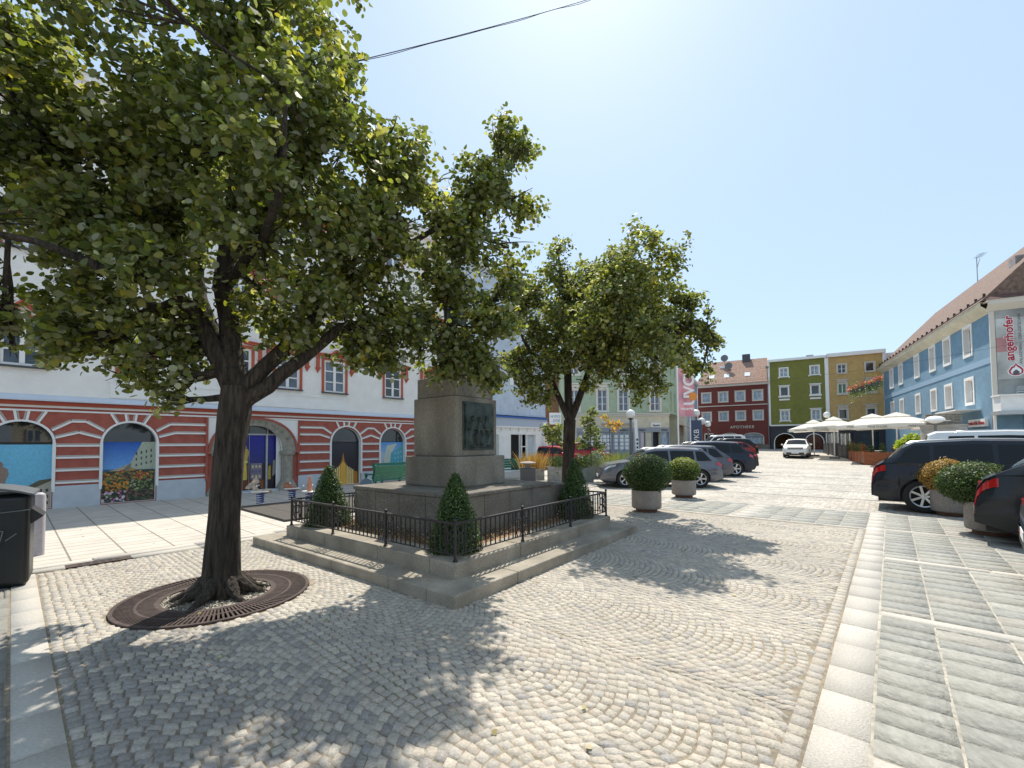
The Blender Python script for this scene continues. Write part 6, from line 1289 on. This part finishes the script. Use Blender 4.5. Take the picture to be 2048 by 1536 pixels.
# young trees and far shrubs
def small_tree(name, label, loc, th, cr, n, pal, cat='tree', sz=.07, tr=.03):
    t = thing(name, label, cat, loc, 0); b = MB(); b.tube([(0,0,0),(.02,.01,th*.5),(0,0,th),(.02,0,cr[-1][2])], [tr,tr*.8,tr*.6,tr*.3], 8); b.build('trunk', M['bark'], t)
    tot = sum(c[3]**2 for c in cr); PP = []
    for x, y, z, r_ in cr:
        k = int(n*r_*r_/tot); v = rng.normal(size=(k, 3)); v /= np.linalg.norm(v, axis=1, keepdims=True); PP.append(np.array([x,y,z])+v*(r_*rng.random(k)**.45)[:, None])
    b = MB(); [b.tube([(0,0,z-.35*r_), (x,y,z)], [.02,.006], 5) for x, y, z, r_ in cr]; b.build('branches', M['bark'], t)
    P = np.concatenate(PP); leaf_mesh('crown', P, rng.normal(size=P.shape)+np.array([0,0,.7]), sz*rng.uniform(.6,1.3,len(P)), cols(len(P), pal), M['leaf'], t, 6)
small_tree('young_tree', 'slender young green tree just right of the second linden trunk', (3.35,18.6,0), 1.5, [(-.35,0,1.6,.35),(.1,.1,2.0,.40),(.35,0,1.5,.30),(-.1,0,2.5,.35),(.1,0,2.9,.25)], 620, LEAFP, sz=.06)
small_tree('young_tree', 'thin young tree with orange withering leaves left of the nearest lamp', (4.3,19.2,0), 2.2, [(.0,0,2.5,.25),(-.25,0,2.75,.18),(.4,0,2.45,.22),(.2,0,2.2,.2)], 200, [(.55,.28,.06),(.45,.22,.05),(.4,.35,.1)], sz=.045, tr=.022)
small_tree('young_tree', 'young tree with small green crown left of the second linden trunk', (1.75,18.9,0), 1.6, [(0,0,1.9,.4),(.3,0,2.2,.3),(-.3,0,2.2,.3),(.5,0,1.6,.25)], 420, LEAFP, sz=.06)
t = thing('round_bush', 'low bright green bush in front of the far lamps', 'bush', (13.7,31.5,0), 0); bushy(t, (0,0,1.05), .95, 1800, [(.12,.20,.03),(.16,.24,.04),(.09,.15,.03)], .09, h=.55); MB().tube([(0,0,0),(0,0,.8)], .05, 6).build('trunk', M['bark'], t)
small_tree('young_tree', 'yellow-green bushy tree beside the parasols, above the black car', (23.2,25.2,0), .8, [(0,0,1.5,.55),(.5,0,1.4,.4),(-.5,.1,1.3,.4),(0,0,1.0,.5)], 1500, [(.30,.36,.05),(.22,.30,.04),(.38,.40,.08)], sz=.07)
# ------------------------------------------------------------------ banner flags
t = thing('banner_flag', 'tall pink banner with white club lettering and orange ball', 'banner', (11.9,29.5,0), R(0))
b = MB(); b.tube([(-.62,0,0),(-.62,0,8.2)], .05, 10); b.bar((-.62,0,7.7), (.55,0,7.7), .04); b.build('pole', M['whitesm'], t)
pk = MB(); nx, nz = 14, 30; vs = [(-.55+1.05*i/nx + .02*math.sin(j*.5), .10*math.sin(i*.9+j*.22)*(.3+.7*i/nx)+.05*math.sin(j*.7), 3.35+4.3*j/nz) for j in range(nz+1) for i in range(nx+1)]
fs = [(j*(nx+1)+i, j*(nx+1)+i+1, (j+1)*(nx+1)+i+1, (j+1)*(nx+1)+i) for j in range(nz) for i in range(nx)]
for f_ in fs: pk.f.append(f_); pk.m.append(0); j = f_[0]//(nx+1); i = f_[0]%(nx+1); k = .5+.5*math.sin(i*.5+j*.3); pk.c.append((.50+.06*k,.24+.05*k,.29+.05*k))
pk.v = vs; cl = pk.build('cloth', mat('banner_cloth', (1,1,1), .8, vcol=True, transl=.25, ttint=(1,1,1)), t, fixn=False)
lettering('UVC', 1.0, M['whitesm'], cl, (.12,-.17,5.1), VERT, .004, bold=.03); lettering('Ried', 1.0, M['whitesm'], cl, (.12,-.17,6.95), VERT, .004)
lettering('VOLLEYBALL', .17, M['whitesm'], cl, (0,-.16,3.85), FACE, .004, bold=.01); b = MB(); b.lathe([(.28,.0),(.28,.02)], 24, (.36,-.17,4.7), 'y'); b.build('orange_ball', mat('orange_print', (.75,.28,.05), .7), cl)
t = thing('banner_flag', 'narrow dark blue banner hanging low behind the pink one', 'banner', (15.1,35.6,G(35.6)), 0)
b = MB(); b.tube([(-.5,0,0),(-.5,0,3.4)], .05, 8); b.build('pole', M['whitesm'], t); cl = MB().box(-.42,.42,-.01,.01,.6,3.2).build('cloth', mat('navy_cloth', (.06,.08,.14), .8), t); lettering('VKB', .62, M['whitesm'], cl, (0,-.03,1.9), VERT, .004)
t = thing('info_stele', 'slim leaning white stele with dark dots before the grey shopfront', 'stele', (9.0,31.5,0), 0)
b = MB(); b.bar((.1,0,0), (-.05,0,3.3), .22, .12, (0,1,0)); b.build('post', M['whitesm'], t, bevel=.02); b = MB(); [b.box(-.02,.10,-.075,-.062,.9+k*.28,1.05+k*.28) for k in range(4)]; b.build('dots', M['blk'], t)
# person before the pharmacy
t = thing('person', 'distant person in dark top standing by the pharmacy door', 'person', (18.9,47.3,G(47.3)), R(20))
P_ = [(0,0,.95),(0,0,1.15),(0,0,1.38),(0,0,1.50),(0,-.01,1.64),(-.09,0,.88),(-.10,-.03,.48),(-.10,.02,.06),(-.10,-.12,.04),(.09,0,.88),(.11,.03,.48),(.12,.08,.06),(.12,-.06,.04),(-.19,0,1.40),(-.24,0,1.12),(-.22,-.08,.88),(.19,0,1.40),(.25,0,1.12),(.22,-.1,.90)]
E_ = [(0,1),(1,2),(2,3),(3,4),(0,5),(5,6),(6,7),(7,8),(0,9),(9,10),(10,11),(11,12),(2,13),(13,14),(14,15),(2,16),(16,17),(17,18)]
skin('body', P_, E_, [.13,.13,.15,.06,.10,.09,.065,.045,.04,.09,.065,.045,.04,.06,.045,.035,.06,.045,.035], mat('dark_clothes', (.04,.04,.05), .9), t)
# ------------------------------------------------------------------ terrace: parasols, planter boxes, screens
def parasol(loc, r, h, label, rz=0):
    t = thing('parasol', label, 'parasol', loc, rz, 'cream parasols over the terrace')
    b = MB(); n = 4; vs = []
    eh = h-.75; cor = [(r*c, r*s_) for c, s_ in ((-1,-1),(1,-1),(1,1),(-1,1))]
    ring = []; 
    for k in range(4):
        a, c = cor[k], cor[(k+1)%4]
        for j in range(4): f_ = j/4; ring.append((a[0]+(c[0]-a[0])*f_, a[1]+(c[1]-a[1])*f_, eh+ .10*math.sin(math.pi*f_)))
    m_ = len(ring); vs = ring + [(x*.24, y*.24, h-.16) for x, y, z in ring]
    b.add(vs, [(i, (i+1)%m_, m_+(i+1)%m_, m_+i) for i in range(m_)]); vs = ring + [(x*1.003, y*1.003, z-.24-.03*(i%2)) for i, (x, y, z) in enumerate(ring)]
    b.add(vs, [(i, m_+i, m_+(i+1)%m_, (i+1)%m_) for i in range(m_)]); cp = b.build('canopy', M['canvas'], t, fixn=False)
    b = MB(); vs = [(x*.32, y*.32, h-.13) for x, y, z in ring]+[(0,0,h+.14)]; b.add(vs, [(i, (i+1)%m_, m_) for i in range(m_)]); b.build('vent_cap', M['canvas'], cp)
    b = MB(); b.tube([(0,0,0),(0,0,h)], .04, 10); b.build('pole', M['whitesm'], t); b = MB(); [b.bar((0,0,h-.75), (c[0]*.62, c[1]*.62, eh+.28), .03) for c in cor]; b.build('ribs', M['steel'], t)
    b = MB(); b.box(-.35,.35,-.35,.35,0,.08); b.build('foot', M['anthracite'], t)
    for k in range(2): lettering('WEISSENBRUNN' if False else 'MÖRTINGER', .17, ink, cp, ((-.45+.9*k)*r, -r*1.012, eh-.10), FACE, .002)
TZ = R(-40)
parasol((25.3,28.6,0), 2.15, 3.35, 'nearest cream parasol, its white pole in front of the wooden planter box', TZ)
parasol((26.2,31.6,0), 2.0, 3.45, 'cream parasol just behind and left of the nearest one', TZ)
parasol((26.5,35.8,G(35.8)), 1.7, 3.3, 'third cream parasol from the right, beneath the globe lamp', TZ)
parasol((27.2,39.2,G(39.2)), 1.7, 3.1, 'farthest cream parasol at the left end of the terrace', TZ)
def planterbox(name, label, P, Q, w_, z0, h, m, plank=True, grp=None):
    L_ = math.hypot(Q[0]-P[0], Q[1]-P[1]); t = thing(name, label, 'planter box', (P[0], P[1], z0), math.atan2(Q[1]-P[1], Q[0]-P[0]), grp)
    b = MB(); np_ = 4 if plank else 1
    for k in range(np_): b.box(0, L_, 0, .04, h*k/np_+.008, h*(k+1)/np_-.004); b.box(0, L_, w_-.04, w_, h*k/np_+.008, h*(k+1)/np_-.004); b.box(.0, .04, .04, w_-.04, h*k/np_+.008, h*(k+1)/np_-.004); b.box(L_-.04, L_, .04, w_-.04, h*k/np_+.008, h*(k+1)/np_-.004)
    b.build('planks', m, t); b = MB(); nn = max(2, int(L_/1.1)); [b.box(L_*k/nn-.03, L_*k/nn+.03, -.02, 0, 0, h) for k in range(nn+1)]; b.build('frame', m, t); b = MB(); b.box(.05, L_-.05, .05, w_-.05, .05, h-.08); b.build('soil', M['mulch'], t); return t, L_
pA, pB, pC = (23.7,29.3), (28.0,24.5), (26.4,34.2)
planterbox('planter_box', 'reddish wooden planter box along the front of the terrace', pA, pB, .6, 0, .85, M['wood'], grp='wooden planter boxes of the terrace')
planterbox('planter_box', 'reddish wooden planter box running back along the left side of the terrace', pC, (pA[0]+.02, pA[1]+.08), .6, .05, .85, M['wood'], grp='wooden planter boxes of the terrace')
def heathers(P, Q, n, z):
    for i in range(n):
        f_ = (i+.5)/n; x, y = P[0]+(Q[0]-P[0])*f_+.2, P[1]+(Q[1]-P[1])*f_+.25
        og = i % 4 == 2; t = thing('small_conifer', ('small orange-brown conifer in the %s planter box, number %d from its left end' if og else 'small dark green conifer in the %s planter box, number %d from its left end') % ('front' if n > 7 else 'side', i+1), 'shrub', (x, y, z), 0, 'small conifers in the wooden planter boxes')
        h_ = random.uniform(.5, .8); v = rng.normal(size=(260, 3)); v /= np.linalg.norm(v, axis=1, keepdims=True); P2 = np.stack([v[:,0]*.22, v[:,1]*.22, (v[:,2]*.5+.5)*h_], 1)*(rng.random((260,1))**.3); leaf_mesh('foliage', P2, v+rng.normal(size=v.shape), rng.uniform(.03,.055,260), cols(260, [(.30,.11,.04),(.22,.09,.04)] if og else [(.04,.08,.02),(.06,.10,.025),(.09,.12,.03)]), M['leafb'], t, 5, .6)
heathers(pA, pB, 10, .78); heathers(pC, pA, 7, .82)
for k, (P, Q, z0, lb) in enumerate((((28.35,37.9),(27.1,35.3),G(36.5),'nearer anthracite planter wall left of the wooden planter, with glass above'), ((30.6,42.8),(28.7,38.7),G(40.5),'farther dark slatted planter wall beside the white car, with glass above'))):
    t, L_ = planterbox('planter_wall', lb, P, Q, .5, z0-.1, 1.15, M['anthracite'], False, 'dark planter walls of the terrace')
    gp_ = thing('glass_screen', ('nearer' if k == 0 else 'farther')+' clear glass wind screen standing on the dark planter wall', 'glass screen', (P[0], P[1], z0+1.06), math.atan2(Q[1]-P[1], Q[0]-P[0]), 'glass wind screens')
    gm2 = bpy.data.materials.get('clear_screen') or mat('clear_screen', (.6,.65,.66), .05)
    if 'Mix Shader' not in gm2.node_tree.nodes:
        nt2 = gm2.node_tree; tr_ = nt2.nodes.new('ShaderNodeBsdfTransparent'); mx = nt2.nodes.new('ShaderNodeMixShader'); mx.inputs[0].default_value = .25; nt2.links.new(tr_.outputs[0], mx.inputs[1]); nt2.links.new(nt2.nodes['Principled BSDF'].outputs[0], mx.inputs[2]); nt2.links.new(mx.outputs[0], nt2.nodes['Material Output'].inputs[0])
    MB().box(.1, L_-.1, .24, .26, 0, .9).build('pane', gm2, gp_); b = MB(); [b.box(x, x+.05, .22, .28, 0, .95) for x in (.05, L_/2, L_-.1)]; b.build('post', M['whitesm'], gp_)
# tables and chairs under the parasols, seen as small dark shapes
tab = None
for i, (x, y) in enumerate(((26.2,29.2),(27.6,30.4),(28.4,28.3),(27.6,33.2),(29.6,31.5))):
    t = thing('cafe_table', 'dark cafe table with pale top under the parasols, table %s' % ('behind the nearest pole','left of centre','at the right','at the back left','at the back right')[i].replace('table ',''), 'table', (x, y, G(y)), TZ, 'cafe tables on the terrace')
    b = MB(); b.box(-.6,.6,-.4,.4,.72,.76); b.build('tabletop', tr, t); b = MB(); b.box(-.05,.05,-.05,.05,.03,.72); b.box(-.3,.3,-.25,.25,0,.03); b.build('stand', M['anthracite'], t)
    for s_ in (-1, 1):
        c = thing('cafe_chair', 'dark cafe chair %s the table %s' % ('left of' if s_ < 0 else 'right of', ('behind the nearest parasol pole','left of centre on the terrace','at the right of the terrace','at the back left of the terrace','at the back right of the terrace')[i]), 'chair', (x+s_*.9*math.cos(TZ), y+s_*.9*math.sin(TZ), G(y)), TZ+(R(90) if s_ > 0 else R(-90))+R(180), 'cafe chairs on the terrace')
        MB().box(-.22,.22,-.22,.22,.42,.46).build('seat', M['anthracite'], c); MB().box(-.22,.22,-.24,-.2,.5,.9).build('backrest', M['anthracite'], c)
        for a_ in (-.2,.18):
            for d in (-.2,.18): MB().box(a_,a_+.025,d,d+.025,0,.42).build('leg', M['anthracite'], c)
# advertising column with slatted crown
t = thing('advertising_column', 'round grey advertising column with slatted wooden crown in front of the blue house', 'advertising column', (23.6,23.8,0), 0)
b = MB(); b.lathe([(.92,0),(.92,2.35),(.98,2.4),(.98,2.45),(.6,2.46)], 32); b.build('column', mat('weathered_grey_column', (.36,.34,.31), .9, ns=2.5, na=.3, bs=8, ba=.3, stretch=(.5,.5,3)), t, smooth=True)
b = MB(); [b.lathe([(.70,2.48+k*.085),(.74,2.48+k*.085),(.74,2.53+k*.085),(.70,2.53+k*.085)], 32) for k in range(7)]; b.lathe([(.65,2.46),(.65,3.05),(.1,3.08)], 24); b.build('slatted_crown', mat('grey_slats', (.30,.27,.22), .9, ns=8, na=.3), t)
b = MB(); b.lathe([(.94,1.6),(.94,2.15)], 32) if False else b.box(-.75,-.25,-.95,-.93,1.5,2.1); b.build('poster', M['whitesm'], t)
# hanging flower basket on its cable, overhead cables
def cable(name, label, p, q, sag, r, n=24, twist=False):
    b = MB(); P, Q = Vector(p), Vector(q); pts = []
    for i in range(n+1):
        f_ = i/n; v = P.lerp(Q, f_); v.z -= sag*4*f_*(1-f_); pts.append(v)
    b.tube(pts, r, 6)
    if twist: b.tube([v+Vector((0,.012*math.sin(i*1.1),.012*math.cos(i*.9)-.014)) for i, v in enumerate(pts)], r*.7, 5)
    return tag(b.build(name, M['cable']), label, 'cable')
cable('overhead_cable', 'black overhead cable with wrapped light string crossing the sky above the big tree', W_(700,98,5.2), W_(1500,-140,9.0), .12, .0055, 40, True)
cable('light_string', 'thin cable strung from the big tree toward the memorial pedestal', W_(600,705,5.3), W_(880,715,8.5), .1, .005)
b = MB(); pts = [(tx+.13*math.cos(a_)-.12*0+.10, ty+.13*math.sin(a_)+.04, 2.3+a_*.03) for a_ in np.linspace(0, 40, 160)]; b.tube([(p[0]+ (W_(440,560,4.85)[0]-tx-.1)*min(1,(p[2]-2.3)/1.2)*1.0, p[1]+.1*min(1,(p[2]-2.3)/1.2), p[2]) for p in pts], .006, 5); tag(b.build('light_string', M['cable']), 'thin black light string wound around the upright limb of the big tree', 'light string')
t = thing('hanging_basket', 'hanging basket of pink geraniums in the air before the yellow house', 'hanging basket', (20.1,24.6,4.65), R(-30))
b = MB(); b.add([(-.75,-.18,-.12),(.75,-.18,.38),(.75,.18,.38),(-.75,.18,-.12),(-.6,-.1,-.36),(.6,-.1,.10),(.6,.1,.10),(-.6,.1,-.36)], [(0,1,5,4),(1,2,6,5),(2,3,7,6),(3,0,4,7),(4,5,6,7)]); b.build('basket', M['anthracite'], t)
n = 900; f_ = rng.uniform(-.75,.75,n); P = np.stack([f_, rng.normal(size=n)*.2, f_*.33+rng.normal(size=n)*.2-.05], 1); leaf_mesh('foliage', P, rng.normal(size=(n,3)), rng.uniform(.03,.06,n), cols(n, SG+GN), M['leafb'], t, 5, .7)
n = 420; f_ = rng.uniform(-.85,.8,n); P = np.stack([f_, rng.normal(size=n)*.15, .34+f_*.33-.12+rng.normal(size=n)*.08], 1); leaf_mesh('flowers', P, rng.normal(size=(n,3)), rng.uniform(.03,.055,n), cols(n, [(.55,.16,.13),(.60,.25,.22),(.45,.08,.07)]), M['leafb'], t, 5, .8)
cable('basket_cable', 'thin steel wire carrying the geranium basket across the far end of the square', (11.0,38.0,6.6), (29.0,21.5,7.2), .9, .006)
b = MB(); b.tube([(20.1,24.6,4.9),(20.1,24.7,6.05)], .006, 5); tag(b.build('basket_hanger', M['cable']), 'short wire from which the geranium basket hangs', 'wire')
# scattered fallen leaves on the pavement
n = 130; u_ = rng.uniform(.3, 8, n); v_ = rng.uniform(.5, 12.5, n); P = np.array([UV(a, c, .012) for a, c in zip(u_, v_)]); P = P[[not inmon(p[0], p[1], .05) for p in P]]; n = len(P)
tag(leaf_mesh('fallen_leaves', P, rng.normal(size=(n,3))*.25+np.array([0,0,1.]), rng.uniform(.010,.02,n), cols(n, [(.35,.30,.15),(.45,.38,.22),(.25,.22,.08),(.5,.46,.35)]), M['leafb'], None, 6), 'pale dry leaves scattered on the cobbles', 'fallen leaves', kind='stuff')
